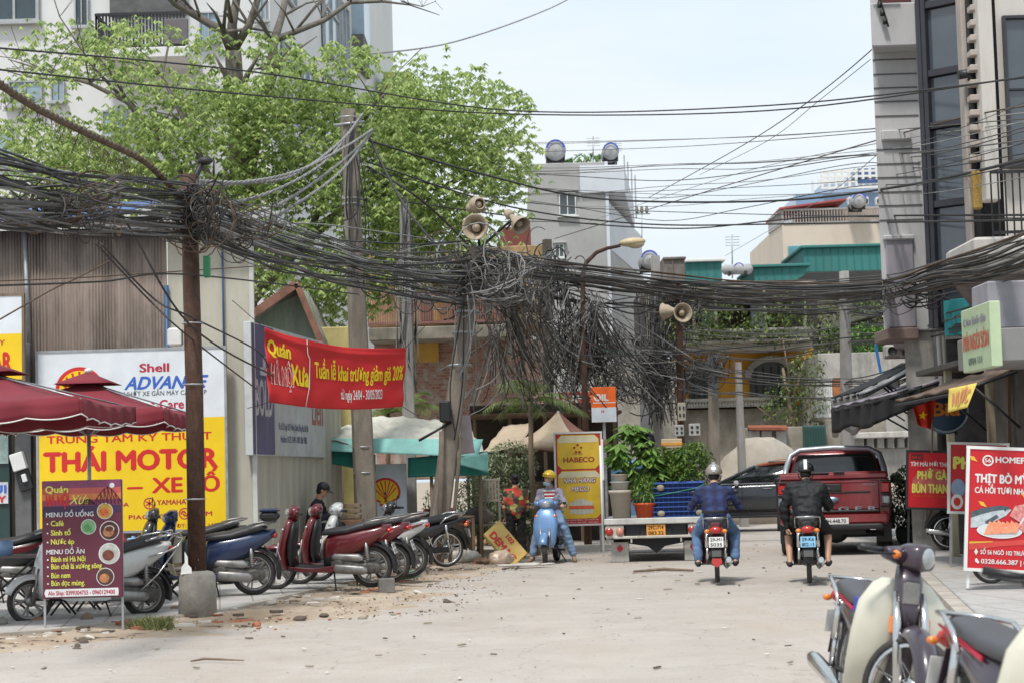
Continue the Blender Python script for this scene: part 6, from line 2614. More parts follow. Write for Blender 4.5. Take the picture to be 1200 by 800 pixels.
# ---- small flatbed truck with potted plants
p = G(765, 659)
tr = thing('flatbed_truck', 'small flatbed truck loaded with potted plants, seen from behind', 'truck', (p.x + .09, p.y + .25, 0), R(90 - 4))
m_trc = mat('cream truck paint', (.52, .50, .45), .5, var=.15, stain=.5, staincol=(.22, .15, .1), stscale=4)
q = MB()
q.rbox((1.6, 0, .69), (3.3, 1.72, .07), .01)
q.build('bed_floor', mat('worn bed steel', (.35, .36, .36), .5, .4, var=.3, stain=.4), tr)
q = MB()
q.rbox((-.05, 0, .70), (.05, 1.74, .10), .01)
q.build('bed_rim', mat('pale bed rim', (.60, .60, .56), .4, .2, stain=.3), tr)
for sg in (1, -1):
 q = MB()
 q.rbox((.0, sg * .70, .53), (.10, .32, .22), .02)
 lp = q.build('light_panel', m_trc, tr)
 for (yy, mm) in ((.13 - .02, m_red_lens), (-.07, mat('orange white lens', (.60, .25, .18), .3, coat=.5))):
  q = MB()
  q.lathe([(.001, -.03), (.055, -.025), (.07, 0), (.001, 0)], ax='X', n=20)
  q.v = [(x - .055, y + sg * .70 + yy * 1 + (-.02), z + .53) for (x, y, z) in q.v]
  q.build('tail_lamp', mm, lp)
 q = MB()
 q.rbox((.12, sg * .62, .18), (.02, .30, .34), .008)
 fl = q.build('mud_flap', mat('pale mud flap', (.42, .41, .38), .6, stain=.4, stscale=5), tr)
 q = MB()
 q.add([V(.105, sg * .62 + .06, .24), V(.105, sg * .62, .31), V(.105, sg * .62 - .06, .24), V(.105, sg * .62, .17)], [(0, 1, 2, 3)])
 q.build('red_diamond', s_crim, fl)
 q = MB()
 q.rbox((.9, sg * .78, .5), (1.6, .03, .25), .01)
 q.build('side_skirt', m_trc, tr)
q = MB()
q.rbox((-.03, 0, .43), (.06, 1.45, .045), .01)
q.rbox((-.02, .42, .38), (.06, .03, .1), .01)
q.rbox((-.02, -.42, .38), (.06, .03, .1), .01)
q.rbox((-.0, 0, .66), (.08, 1.2, .03), .01)
q.build('bumper', m_trc, tr)
plate(tr, -.04, .54, 0, ('29C-714', '083.52'), m_plate_y, w=.32, h=.19)
q = MB()
q.rbox((.03, 0, .55), (.03, 1.04, .2), .01)
q.rbox((1.6, 0, .5), (3.2, .55, .2), .02)
q.prism([(-.62, .44), (.62, .44), (.5, .32), (.15, .26), (0, .14), (-.15, .26), (-.5, .32)], lambda a, b, t: V(.25 + t, a, b), .3)
q.build('chassis', m_ink, tr)
for (x, y) in ((.55, .60), (.55, -.60), (3.9, .65), (3.9, -.65)):
 carwheel(tr, x, y, .29, .26 if x < 1 else .18, m_darkmetal)
q = MB()
q.rbox((4.05, 0, 1.15), (1.3, 1.6, 1.25), .12)
cb = q.build('cab', mat('blue truck cab', (.10, .22, .38), .4, coat=.4), tr)
q = MB()
q.rbox((3.385, 0, 1.4), (.02, 1.1, .4), .01)
q.build('rear_window', m_bglass, cb)
q = MB()
q.tube([(.06, .90, .2), (.06, .90, 2.0)], .022, 8)
q.rbox((.06, .87, 1.75), (.03, .04, .7), .01)
q.build('stake', m_whitep, tr)
TRM = tr.matrix_basis
trl = Matrix.Translation(tr.location) @ Matrix.Rotation(R(90 - 4), 4, 'Z')
def ont(x, y, z=.73):
 return trl @ V(x, y, z)
def pot(label, loc, r, h, m_, name='plant_pot', cat='plant pot', rim=True):
 q = MB()
 q.lathe([(.001, 0), (r * .72, 0), (r * .95, h * .88), (r * 1.05, h * .88), (r * 1.05, h), (r * .9, h), (r * .7, h * .8), (.001, h * .8)], n=22)
 o = q.build(name, m_)
 o.location = loc
 return tag(o, label, cat)
m_potc = mat('cream pot', (.48, .43, .36), .6, var=.15, stain=.3, staincol=(.3, .2, .14))
m_potr = mat('orange red pot', (.62, .09, .025), .5, var=.1)
pot('tall cream plastic pot standing at the corner of the flatbed', ont(.22, .58), .20, .50, m_potc)
pot('grey white basin stacked on the tall cream pot', ont(.22, .58, 1.235), .17, .14, mat('grey white basin', (.5, .5, .48), .5, stain=.4, stscale=5))
pot('second cream pot on top of the basin stack', ont(.22, .58, 1.38), .15, .12, m_potc)
pot('orange red pot of a feathery shrub beside the blue crate', ont(.25, .17), .20, .27, m_potr)
q = MB()
leafcloud(q, [(ont(.28, .17, 1.25), (.26, .26, .30), 1)], 1100, .10, droop=.6, wid=.25)
solo(q, 'feathery_shrub', leafmat('feathery leaves', (.10, .20, .04), (.24, .36, .09), .3), 'feathery light green shrub growing from the orange red pot', 'shrub')
# tall plant with palmate leaves
q = MB()
q.tube([ont(.5, .45, .75), ont(.5, .42, 1.5), ont(.52, .35, 2.15)], [.03, .02, .012], 7)
q.tube([ont(.5, .42, 1.4), ont(.6, .6, 2.0)], [.015, .008], 6)
q.tube([ont(.5, .42, 1.4), ont(.45, .1, 2.0)], [.015, .008], 6)
rt2 = thing('tall_plant', 'tall potted plant with large palmate leaves rising over the truck bed', 'plant', ont(.5, .45, .73))
of = -rt2.location
def shift(q, of):
 q.v = [tuple(Vector(v) + of) for v in q.v]
 return q
shift(q, of).build('stem', m_wood, rt2)
q = MB()
leafcloud(q, [(ont(.5, .40, 1.95), (.42, .40, .42), 1), (ont(.5, .35, 2.25), (.18, .2, .16), .35), (ont(.55, .25, 1.6), (.5, .45, .35), .8)], 120, .22, droop=.5, per=7, wid=.32)
shift(q, of).build('leaves', leafmat('palmate leaves', (.07, .17, .03), (.22, .36, .08), .3), rt2, fix=False)
# dense citrus like bushes
for (y, x, z, r_, lb) in ((-.12, .9, 1.55, .42, 'leafy dark green bush in the middle of the flatbed'), (-.60, .7, 1.60, .45, 'glossy round bush at the right side of the flatbed'), (-.35, 1.5, 1.55, .42, 'low spreading bush at the front of the flatbed')):
 rt3 = thing('potted_bush', lb, 'bush', ont(x, y, .73))
 of = -rt3.location
 q = MB()
 random.seed(int(z * 100 + x * 10))
 for k in range(9):
  e = ont(x + random.uniform(-.3, .3), y + random.uniform(-.35, .35), z + random.uniform(-.1, .4))
  q.tube([ont(x, y, .8), ont(x, y, 1.15), e], [.018, .014, .005], 5)
 shift(q, of).build('branches', m_wood, rt3)
 q = MB()
 leafcloud(q, [(ont(x, y, z), (r_, r_ * 1.05, .38), 1), (ont(x, y - .1, z + .2), (r_ * .7, r_ * .8, .25), .5), (ont(x - .2, y + .1, z - .2), (.3, .3, .25), .4)], 1700, .10, droop=.1, wid=.42)
 shift(q, of).build('leaves', leafmat('citrus leaves', (.045, .11, .02), (.20, .30, .06), .25), rt3, fix=False)
 pot('round black nursery pot under the %s' % lb.split(' in the')[0].split(' at the')[0], ont(x, y, .73), .18, .26, m_black)
# blue crate standing on its side, with knobs and a strap
cr = thing('crate', 'blue plastic crate standing on edge at the back of the flatbed', 'crate', ont(.12, -.40, .73), R(90 - 4))
m_bcr = mat('blue crate plastic', (.03, .09, .36), .45, var=.15)
q = MB()
W_, H2 = .88, .62
q.rbox((.12, 0, H2 / 2), (.03, W_, H2), .01)
for k in range(8):
 zz = .03 + (H2 - .06) * k / 7
 q.rbox((.05, 0, zz), (.12, W_, .016), .004)
for k in range(11):
 yy = -W_ / 2 + .015 + (W_ - .03) * k / 10
 q.rbox((.065, yy, H2 / 2), (.09, .014, H2), .004)
q.build('body', m_bcr, cr)
for (yy, zz) in ((.30, .52), (.30, .08), (-.35, .08)):
 q = MB()
 q.ell((-.02, yy, zz), (.03, .07, .055), 10)
 q.build('knob', mat('dirty knob', (.30, .27, .2), .7, var=.4), cr)
q = MB()
q.tube([(-.02, .44, .38), (-.03, .1, .43), (-.02, -.3, .50), (-.02, -.44, .56)], .008, 5)
q.build('green_strap', mat('green strap', (.03, .25, .14), .5), cr)
# folded black umbrella and box among the leaves
q = MB()
q.lathe([(.001, 0), (.03, .02), (.09, .15), (.12, .32), (.09, .42), (.03, .46), (.001, .48)], ax=V(.15, 0, 1), n=12)
o = q.build('folded_umbrella', m_black)
o.location = ont(.6, .12, 1.75)
tag(o, 'folded black umbrella stuck between the truck plants', 'umbrella')
q = MB()
q.rbox((0, 0, .08), (.36, .3, .16), .01)
q.rbox((0, -.153, .07), (.37, .01, .05), .002, mi=1)
o = q.build('carton', [mat('beige carton', (.52, .40, .27), .7), mat('carton orange band', (.65, .28, .04), .6)])
o.location = ont(1.0, -.33, 1.93)
o.rotation_euler = (0, 0, -.1)
tag(o, 'beige carton with an orange band lying on top of the bushes', 'carton')
# ---- foreground step-through motorcycles
m_cubw = mat('cream white plastic', (.60, .58, .48), .3, var=.07, coat=.5, stain=.15, staincol=(.4, .34, .25))
m_cubb = mat('brown violet paint', (.045, .03, .045), .3, coat=.6)
m_blst = mat('blue panel', (.02, .06, .45), .4)
p = P(1034, 560, 10.1)
hd = R(-86)
h_ = V(math.cos(hd), math.sin(hd), 0)
c1 = V(p.x, 10.1, 0) - h_ * .37
cub1 = underbone('cream and violet step-through motorcycle nearest the kerb with blue side panel', (c1.x, c1.y, .02), hd, m_cubb, m_cubb, lean=-7, steer=.75, cub=True, shield=m_cubw, stripe=s_crim, mirror=False, pl=('29-S8', '1147'), seatm=mat('grey seat vinyl', (.07, .07, .078), .5, bump=.05, bscale=60))
for sg in (-1, 1):
 q = MB()
 q.prism([(.02, .62), (-.14, .68), (-.18, .46), (.0, .42)], lambda a, b, t, sg=sg: V(a, sg * (.11 + t), b), .02, .005, mi=0)
 q.build('side_cover', m_cubw, cub1)
q = MB()
q.prism([(.0, .735), (-.12, .74), (-.14, .66), (.03, .62)], lambda a, b, t: V(a, -(.13 + t), b), .015, .004)
q.build('blue_panel', m_blst, cub1)
p = P(1215, 560, 7.1)
hd = R(-84)
h_ = V(math.cos(hd), math.sin(hd), 0)
c1 = V(p.x, 7.1, 0) - h_ * .37
underbone('violet step-through motorcycle with wire basket cut off by the frame corner', (c1.x, c1.y, .02), hd, m_cubb, m_cubb, lean=-8, steer=-.1, cub=True, shield=m_cubw, stripe=s_crim, basket=True, mirror=False, pl=('29-P3', '2063'), seatm=MATS['grey seat vinyl'])
# blue black underbone on the right pavement
p = G(1113, 651)
hd = R(-12)
h_ = V(math.cos(hd), math.sin(hd), 0)
underbone('teal and black motorcycle parked behind the red food signs', (p.x + .6 * h_.x, p.y + .6 * h_.y, .1), hd, mat('teal black paint', (.02, .09, .13), .3, coat=.5), m_black, lean=-6, pl=('29-Y2', '7715'))
p = G(1180, 690)
underbone('black motorcycle mostly hidden behind the large meat sign', (p.x + .3, p.y - .2, .1), R(200), c_blk, m_black, lean=-6, mirror=False)
# ================================================================== RIGHT SIDE
def tiltboard(b, deg):
 b.root.rotation_euler = (0, R(deg), b.root.rotation_euler[2])
 return b
def legs(b, m_=None, y=.05, w_=.03):
 for e in (-1, 1):
  q = MB()
  q.beam((e * (b.W / 2 - .02), y, -b.root.location.z + .09), (e * (b.W / 2 - .02), y, b.H), w_)
  q.build('leg', m_ or m_steel, b.root)
m_dred2 = mat('poster red', (.55, .012, .02), .4, var=.06)
# large meat sign
b = Board('food_sign', 'large red sign advertising beef and salmon with a silver fish picture', 'sign', 1131, 526, 1226, 668, 21, rz=R(-6), thick=.03, face=m_dred2, edge=m_whitep)
tiltboard(b, 4)
legs(b, m_whitep)
ringm(b.m(m_whitep), *b.c(1152, 540), .045, .062, y=-.006)
b.T('56', 1148.5, 1155.5, 542, 537.5, m_whitep, .03)
b.T('HOMEFARM', 1161, 1214, 542, 535, m_whitep, .04)
b.T('THỊT BÒ MỸ - ÚC', 1138, 1222, 566, 556, m_whitep, .05)
b.T('CÁ HỒI TƯƠI NHẬP KHẨU', 1138, 1222, 578.5, 571.5, m_whitep, .04)
m_fish = mat('fish silver', (.50, .55, .58), .35, var=.3, scale=18)
m_fishd = mat('fish back', (.08, .11, .13), .35, var=.4, scale=18)
m_salm = mat('salmon slices', (.80, .20, .08), .4, var=.3, scale=30, col2=(.8, .42, .28))
m_meat = mat('marbled meat', (.55, .10, .10), .4, var=.3, scale=30, col2=(.75, .45, .42))
b.poly([(1134, 620), (1134, 604), (1148, 598), (1163, 594), (1176, 594), (1180, 597), (1174, 604), (1160, 612), (1147, 618)], m_fish, -.006)
b.poly([(1134, 608), (1134, 601), (1148, 596), (1165, 592.5), (1176, 593), (1179, 596), (1160, 599), (1147, 603)], m_fishd, -.008)
b.disc(1173, 597, 1.2, 1.2, m_ink, -.010)
b.poly([(1150, 612), (1163, 603), (1166, 606), (1153, 616)], m_fishd, -.009)
b.disc(1167, 622, 26, 9, m_whitep, -.011)
b.disc(1167, 621.5, 24, 7.5, mat('plate blue grey', (.62, .66, .68), .3), -.013)
for k in range(7):
 b.poly([(1149 + 5 * k, 627 - k * .6), (1155 + 5 * k, 611 - (k % 3)), (1161 + 5 * k, 614), (1156 + 5 * k, 627 - k * .5)], m_salm, -.015 - .0012 * k)
b.poly([(1178, 604), (1184, 592), (1200, 588), (1222, 590), (1224, 606), (1206, 612), (1190, 611)], m_meat, -.010)
b.poly([(1186, 618), (1194, 606), (1224, 608), (1224, 622), (1200, 626)], m_meat, -.012)
b.poly([(1186, 618), (1194, 605), (1196, 605), (1189, 618)], m_whitep, -.014)
m_yl = mat('leaf yellow', (.75, .42, .04), .4)
for (px, py, a) in ((1147, 591, .5), (1196, 580, -.6), (1135, 538, .4)):
 b.poly([(px - 5, py - 3), (px + 1, py - 2), (px + 5, py + 4), (px - 2, py + 2)], m_yl, -.006)
b.poly([(1133, 637), (1170, 634), (1224, 628), (1224, 634), (1170, 640), (1133, 646)], mat('poster light red', (.62, .06, .05), .4), -.005)
b.poly([(1133, 636), (1160, 634.5), (1160, 635.5), (1133, 638.5)], m_yl, -.007)
b.T('♦ SỐ 56 NGÕ 102 TRƯỜNG CHINH', 1139, 1224, 650, 645, m_whitep, .03, y=-.008)
b.T('0328.666.387 | 024.6680', 1147, 1224, 661, 655.5, m_whitep, .03, y=-.008)
b.poly([(1140, 656), (1142, 655), (1145, 660), (1143.5, 661.5), (1140, 659)], m_whitep, -.008)
b.done()
# middle sign
b = Board('food_sign', 'red sign with white edge half hidden behind the large meat sign', 'sign', 1112, 520, 1177, 600, 26, rz=R(-4), thick=.03, face=m_dred2, edge=m_whitep)
tiltboard(b, 3)
legs(b)
b.T('PHỞ', 1116, 1150, 549, 535, m_lime, .06)
b.disc(1121, 572, 8, 11, mat('bowl blue', (.25, .35, .5), .4), -.005)
b.disc(1120, 588, 7, 9, m_whitep, -.007)
b.disc(1120, 588, 4, 5, s_red, -.009)
b.done()
# far noodle sign
b = Board('food_sign', 'red noodle sign with yellow-green words on black legs beside the pickup', 'sign', 1063, 529, 1116, 595, 31, rz=R(-8), thick=.03, face=m_dred2, edge=m_ink)
tiltboard(b, 3)
legs(b, m_ink)
b.rect(1066, 532, 1080, 539, mat('sign dark box', (.12, .02, .02), .5))
b.T('PHỞ GÀ', 1067.5, 1078.5, 537.5, 534, s_red, .02, y=-.006)
b.T('TÌM MÁI MỚI THẤY', 1066, 1113, 546, 541, m_whitep, .03)
b.poly([(1068, 562), (1076, 552), (1090, 548), (1104, 550), (1113, 560), (1113, 575), (1070, 577)], mat('poster pink', (.55, .12, .10), .5, var=.4, scale=9), -.003)
b.T('PHỞ GÀ', 1074, 1107, 561, 551.5, m_lime, .05, y=-.008)
b.T('BÚN THANG', 1068, 1114, 577, 566.5, m_lime, .05, y=-.008)
b.T('Bún - Miến - Cháo gà', 1070, 1112, 582, 579, m_potr, .01)
b.done()
# potted shrub beside the pickup
p = G(1066, 630)
py_ = 34.0
p = P(1066, 600, py_)
root = thing('potted_shrub', 'pale green shrub in a dark round pot between pickup and noodle sign', 'shrub', (p.x, py_, .09))
q = MB()
q.lathe([(.001, 0), (.18, 0), (.26, .12), (.27, .26), (.24, .32), (.2, .26), (.001, .26)], n=20)
q.build('pot', mat('dark stone pot', (.09, .10, .09), .8, var=.3), root)
q = MB()
for k in range(7):
 q.tube([(0, 0, .2), (random.uniform(-.1, .1), 0, .6), (random.uniform(-.3, .3), random.uniform(-.2, .2), random.uniform(.9, 1.4))], [.02, .014, .005], 5)
q.build('stems', m_wood, root)
q = MB()
leafcloud(q, [((-.05, 0, .75), (.36, .3, .45), 1), ((.02, 0, 1.15), (.28, .25, .32), .7), ((-.1, -.1, .5), (.3, .2, .2), .4)], 2600, .085, droop=.2, wid=.4)
m_var = leafmat('pale variegated leaves', (.10, .15, .06), (.42, .46, .30), .25)
q.build('leaves', m_var, root, fix=False)
def bbox(q, px0, py0, px1, py1, d, dep, mi=0, bev=.02, ym=None):
 """box whose camera-facing face spans the photo rectangle at distance d"""
 xm, ym2 = (px0 + px1) / 2, (py0 + py1) / 2
 a, b = P(px0, ym or ym2, d), P(px1, ym or ym2, d)
 t, u = P(xm, py0, d), P(xm, py1, d)
 q.rbox(((a.x + b.x) / 2, d + dep / 2, (t.z + u.z) / 2), (abs(b.x - a.x), dep, abs(t.z - u.z)), bev, mi)
 return (a.x, b.x, u.z, t.z)
def shiftb(q, root, nm, m_, solid=0, par=None):
 q.v = [tuple(Vector(v) - root.location) for v in q.v]
 return q.build(nm, m_, par or root, solid=solid)
def bld(name, label, px, d, cat='building'):
 p = P(px, 560, d)
 return thing(name, label, cat, (p.x, d, 0))
def window(root, px0, py0, px1, py1, d, n=2, fm=None, gm=None, sill=True, nh=1, nm='window'):
 """window: frame with mullions, recessed pane"""
 q = MB()
 a, b = P(px0, (py0 + py1) / 2, d), P(px1, (py0 + py1) / 2, d)
 t, u = P((px0 + px1) / 2, py0, d), P((px0 + px1) / 2, py1, d)
 W, H = b.x - a.x, t.z - u.z
 k = max(.04, W * .06)
 x0, x1, z0, z1 = a.x, b.x, u.z, t.z
 for (c, s_) in (((x0 + k / 2, d - .06, (z0 + z1) / 2), (k, .10, H)), ((x1 - k / 2, d - .06, (z0 + z1) / 2), (k, .10, H)), (((x0 + x1) / 2, d - .06, z1 - k / 2), (W - 2 * k, .10, k)), (((x0 + x1) / 2, d - .06, z0 + k / 2), (W - 2 * k, .10, k))):
  q.box(c, s_)
 for i in range(1, n):
  q.box((x0 + W * i / n, d - .055, (z0 + z1) / 2), (k * .8, .08, H - 2 * k))
 for i in range(1, nh):
  q.box(((x0 + x1) / 2, d - .05, z0 + H * i / nh), (W - 2 * k, .06, k * .6))
 if sill:
  q.box(((x0 + x1) / 2, d - .1, z0 - .04), (W + .2, .2, .07))
 f = shiftb(q, root, nm, fm or m_whitep)
 q = MB()
 q.box(((x0 + x1) / 2, d - .02, (z0 + z1) / 2), (W - 2 * k, .02, H - 2 * k))
 q.v = [tuple(Vector(v) - root.location) for v in q.v]
 q.build('pane', gm or m_glass, f)
 return f
def railing(q, a, b, h, n, r=.02, rr=.03):
 a, b = Vector(a), Vector(b)
 for k in range(n + 1):
  p = a.lerp(b, k / n)
  q.beam(p, p + V(0, 0, h), r)
 q.beam(a + V(0, 0, h), b + V(0, 0, h), rr)
 q.beam(a + V(0, 0, .05), b + V(0, 0, .05), rr)
# -- grey panelled tower
D1 = 31.2
T1 = bld('grey_tower_house', 'tall pale grey panelled building with overhanging top ledge', 1050, D1)
m_gw = mat('pale grey render', (.52, .515, .52), .85, var=.12, scale=1.2, streak=5, stain=.3, staincol=(.22, .21, .2), fine=.04)
def foot(q, xl, xr, d0, d1, z0, z1, sl=.24, bev=.02):
 q.prism([(xl, d0), (xr, d0), (xr + 4, d1), (xl + (d1 - d0) * sl, d1)], lambda u, v, t: V(u, v, z0 + t), z1 - z0, bev)
ax_, bx2 = P(1028, 200, D1).x, P(1086, 200, D1).x
zb, zt_ = P(1050, 388, D1).z, 12.6
q = MB()
foot(q, ax_, bx2, D1, D1 + 7, zb, zt_)
shiftb(q, T1, 'upper_wall', m_gw)
q = MB()
foot(q, ax_ + .35, bx2, D1 + .1, D1 + 7, 0, zb)
shiftb(q, T1, 'lower_wall', mat('stained low wall', (.38, .36, .33), .9, var=.3, stain=.6, staincol=(.08, .07, .06)))
q = MB()
z1_, z2_ = P(1045, 62, D1).z, P(1045, 12, D1).z
foot(q, ax_ - .1, bx2 - .2, D1 - .5, D1 + 5, z1_, z2_)
shiftb(q, T1, 'top_ledge', m_gw)
q = MB()
for y_ in (70, 87, 103, 119, 136, 175, 192, 208, 225, 241, 258):
 z = P(1050, y_, D1).z
 q.rbox(((ax_ + bx2) / 2 - .05, D1 - .005, z), (bx2 - ax_ - .1, .02, .022), .002)
shiftb(q, T1, 'panel_joints', mat('joint grey', (.14, .14, .14), .9))
q = MB()
bbox(q, 1040, 278, 1072, 384, D1 - .07, .06)
shiftb(q, T1, 'mauve_panel', mat('mauve grey panel', (.31, .285, .32), .8, var=.1, stain=.2))
q = MB()
bbox(q, 1038, 384, 1077, 398, D1 - .15, 1.0)
shiftb(q, T1, 'brown_fascia', mat('brown fascia', (.20, .14, .12), .8, var=.2))
q = MB()
bbox(q, 1034, 152, 1068, 164, D1 - .12, .2)
shiftb(q, T1, 'ledge', m_gw)
q = MB()
bbox(q, 1036, 275, 1072, 281, D1 - .12, .2)
shiftb(q, T1, 'ledge', m_gw)
for px in (1074, 1079):
 q = MB()
 a = P(px, 20, D1 - .2)
 q.tube([(a.x + .15, D1 - .2, 2.6), (a.x, D1 - .2, 12)], .045, 8)
 shiftb(q, T1, 'drain_pipe', m_whitep)
q = MB()
bbox(q, 1030, -8, 1068, 10, D1 - .1, .3)
shiftb(q, T1, 'maroon_shutter', mat('maroon slats', (.10, .03, .03), .6))
q = MB()
a = P(1021, 8, D1)
for k in range(4):
 q.tube([(a.x - .02 + .04 * k, D1 - .6, a.z - .14 * k - .03), (a.x - .02 + .04 * k, D1 - .6, a.z - .14 * k + .06)], .04, 8)
q.beam((a.x - .1, D1 - .6, a.z + .08), (a.x + .35, D1 - .6, a.z + .08), .03)
q.beam((a.x, D1 - .6, a.z + .08), (a.x + .15, D1 - .6, a.z - .5), .03)
shiftb(q, T1, 'insulator_rack', m_darkmetal)
# -- dark glass facade facing the street
T2 = bld('glass_building', 'dark blue grey glass fronted building beside the grey tower', 1110, 29)
ga, gb_ = V(P(1143, 200, 28.9).x, 28.9, 0), V(P(1084, 200, 29.5).x, 29.5, 0)
gd = (gb_ - ga).normalized()
gn = V(-gd.y, gd.x, 0)
gl = (gb_ - ga).length
zlow = P(1110, 384, 29.4).z
def gbox(q, u0, u1, z0_, z1_, off, th, bev=.008):
 rot = math.atan2(gd.y, gd.x)
 c = ga + gd * ((u0 + u1) / 2) + gn * off
 q.rbox((c.x, c.y, (z0_ + z1_) / 2), (u1 - u0, th, z1_ - z0_), bev, rz=rot)
q = MB()
gbox(q, 0, gl, zlow, 12.5, -.6, 1.0)
shiftb(q, T2, 'core', mat('dark core', (.05, .05, .055), .5))
m_bg = mat('blue grey glass', (.075, .09, .11), .12, var=.25, scale=.5, spec=.9)
m_mull = mat('dark mullion', (.045, .045, .055), .4, .3)
levels = [P(1110, y, 29.4).z for y in (384, 330, 240, 148, 87, 7, -40)]
for i in range(len(levels) - 1):
 z0_, z1_ = levels[i], levels[i + 1]
 q = MB()
 gbox(q, .06, gl - .05, z0_ + .06, z1_ - .06, -.04, .03)
 shiftb(q, T2, 'pane', m_bg)
 q = MB()
 gbox(q, 0, gl, z1_ - .055, z1_ + .055, 0, .12)
 shiftb(q, T2, 'transom', m_mull)
for u in (.04, gl - .12, gl - .03):
 q = MB()
 gbox(q, u - .04, u + .04, zlow, 12.5, .01, .14)
 shiftb(q, T2, 'mullion', m_mull)
q = MB()
gbox(q, .1, gl - .3, P(1110, 395, 29.4).z, P(1110, 353, 29.4).z, .1, .08)
shiftb(q, T2, 'teal_panel', mat('teal board', (.03, .30, .33), .6, var=.12, stain=.15))
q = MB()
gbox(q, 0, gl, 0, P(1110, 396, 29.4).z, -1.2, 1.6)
shiftb(q, T2, 'ground_floor', mat('painted interior shade', (.045, .04, .04), .9, var=.6, scale=4))  # solid block; the shade of a shop interior is put into its colour
q = MB()
a = P(1137, 88, 27.3)
q.tube([(a.x - .2, 27.2, a.z - .02), (a.x - .04, 27.2, a.z), (a.x, 27.2, a.z - .08), (a.x, 27.2, 4.6)], .07, 10)
q.tube([(a.x + .11, 27.2, a.z - .1), (a.x + .11, 27.2, 5.4)], .045, 8)
shiftb(q, T2, 'black_drain', m_black)
# -- white right hand house
T3 = bld('white_house', 'white house with dark framed window, lattice wall and balcony', 1180, 27)
m_wh = mat('off white stucco', (.56, .53, .49), .8, var=.1, scale=1.5, streak=4, stain=.4, staincol=(.30, .25, .2))
xa, xb = P(1141, 200, 27).x, 11.0
q = MB()
zl = P(1170, 335, 27).z
foot(q, xa + .42, xb, 27, 31, zl, 12, .28)
shiftb(q, T3, 'wall', m_wh)
q = MB()
bbox(q, 1150, -30, 1167, 235, 26.75, .3)
shiftb(q, T3, 'column', m_wh)
q = MB()
for k in range(14):
 y_ = -30 + 17.6 * k
 bbox(q, 1137, y_, 1150, y_ + 7, 26.9, .2, bev=.01)
bbox(q, 1131.5, -40, 1139, 330, 27.35, .3)
shiftb(q, T3, 'lattice_wall', mat('peach stucco', (.46, .40, .36), .8, var=.1, stain=.3))
q = MB()
bbox(q, 1138, -40, 1151, 250, 27.2, .2)
shiftb(q, T3, 'lattice_shade_backing', mat('lattice hole shade', (.03, .03, .03), .9))  # dark backing slab; shade inside the lattice holes is put into its colour
window(T3, 1177, 20, 1212, 192, 26.95, n=1, fm=m_mull, gm=m_bg, nh=2)
q = MB()
a = P(1164, 277, 25.6)
b3 = P(1300, 277, 25.6)
railing(q, (a.x, 25.6, a.z), (11, 25.6, a.z), P(1164, 202, 25.6).z - a.z, 44, .02, .04)
shiftb(q, T3, 'balcony_railing', m_darkmetal)
q = MB()
a = P(1141, 300, 25.5)
z0_ = P(1160, 300, 25.5).z
q.rbox(((a.x + 11) / 2, 26.3, z0_ + .12), (11 - a.x, 1.7, .28), .04)
q.rbox(((a.x + .12 + 11) / 2, 26.3, z0_ - .1), (11 - a.x - .25, 1.5, .2), .04)
shiftb(q, T3, 'balcony_slab', m_wh)
q = MB()
bbox(q, 1140, 200, 1151, 245, 25.6, .1)
shiftb(q, T3, 'brass_grille', mat('brass grille', (.38, .24, .06), .5, .4, var=.5, scale=40))
q = MB()
z1_, z0_ = P(1165, 300, 26).z, P(1165, 382, 26).z
xx = P(1148, 340, 26).x
q.prism([(xx, z1_), (11, z1_), (11, z0_), (xx + .5, z0_), (xx + .35, (z0_ + z1_) / 2)], lambda u, v, t: V(u, 26.1 + t, v), 2.0, .02)
shiftb(q, T3, 'corbel', mat('brown grey soffit', (.26, .22, .20), .8, var=.2, stain=.4))
# sign box projecting over the pavement
LB = thing('lightbox_sign', 'pale green lightbox sign with red lettering projecting over the pavement', 'sign', (P(1127, 437, 21.6).x, 21.6, P(1127, 437, 21.6).z), R(-90))
L2, H3 = 1.3, P(1127, 365, 21.6).z - P(1127, 437, 21.6).z
q = MB()
q.rbox((L2 / 2, .08, H3 / 2), (L2, .12, H3), .01)
q.build('panel', mat('pale green panel', (.45, .56, .36), .4, var=.1, stain=.2, staincol=(.6, .6, .5)), LB)
q = MB()
text(q, 'Cơm bình dân', .12, H3 * .72, 1.0, .09, bold=.03, y=.012)
q.build('lettering', mat('faded violet print', (.28, .26, .36), .6), LB)
q = MB()
text(q, 'MÁI NGÓI SÓN', .08, H3 * .34, 1.14, .17, bold=.04, y=.012)
q.build('lettering', mat('faded red print', (.6, .12, .08), .6), LB)
q = MB()
text(q, '0904 111', .3, H3 * .1, .6, .08, bold=.03, y=.012)
q.build('lettering', mat('faded green print', (.10, .14, .12), .6), LB)
SB = thing('awning_box', 'long grey metal box canopy behind the pale green lightbox', 'canopy', (P(1158, 422, 20.6).x, 20.6, 0))
q = MB()
a = P(1158, 425, 20.6)
q.rbox(((a.x + .12 + 9) / 2 + .05, 21.5, P(1170, 404, 20.6).z), (9 - a.x, 1.9, .36), .01)
shiftb(q, SB, 'box', mat('grey sheet box', (.25, .245, .24), .5, .2, var=.1, stain=.2))
q = MB()
bbox(q, 1158, 328, 1260, 384, 22.6, .8)
shiftb(q, SB, 'upper_block', mat('violet grey block', (.30, .29, .32), .7, stain=.2))
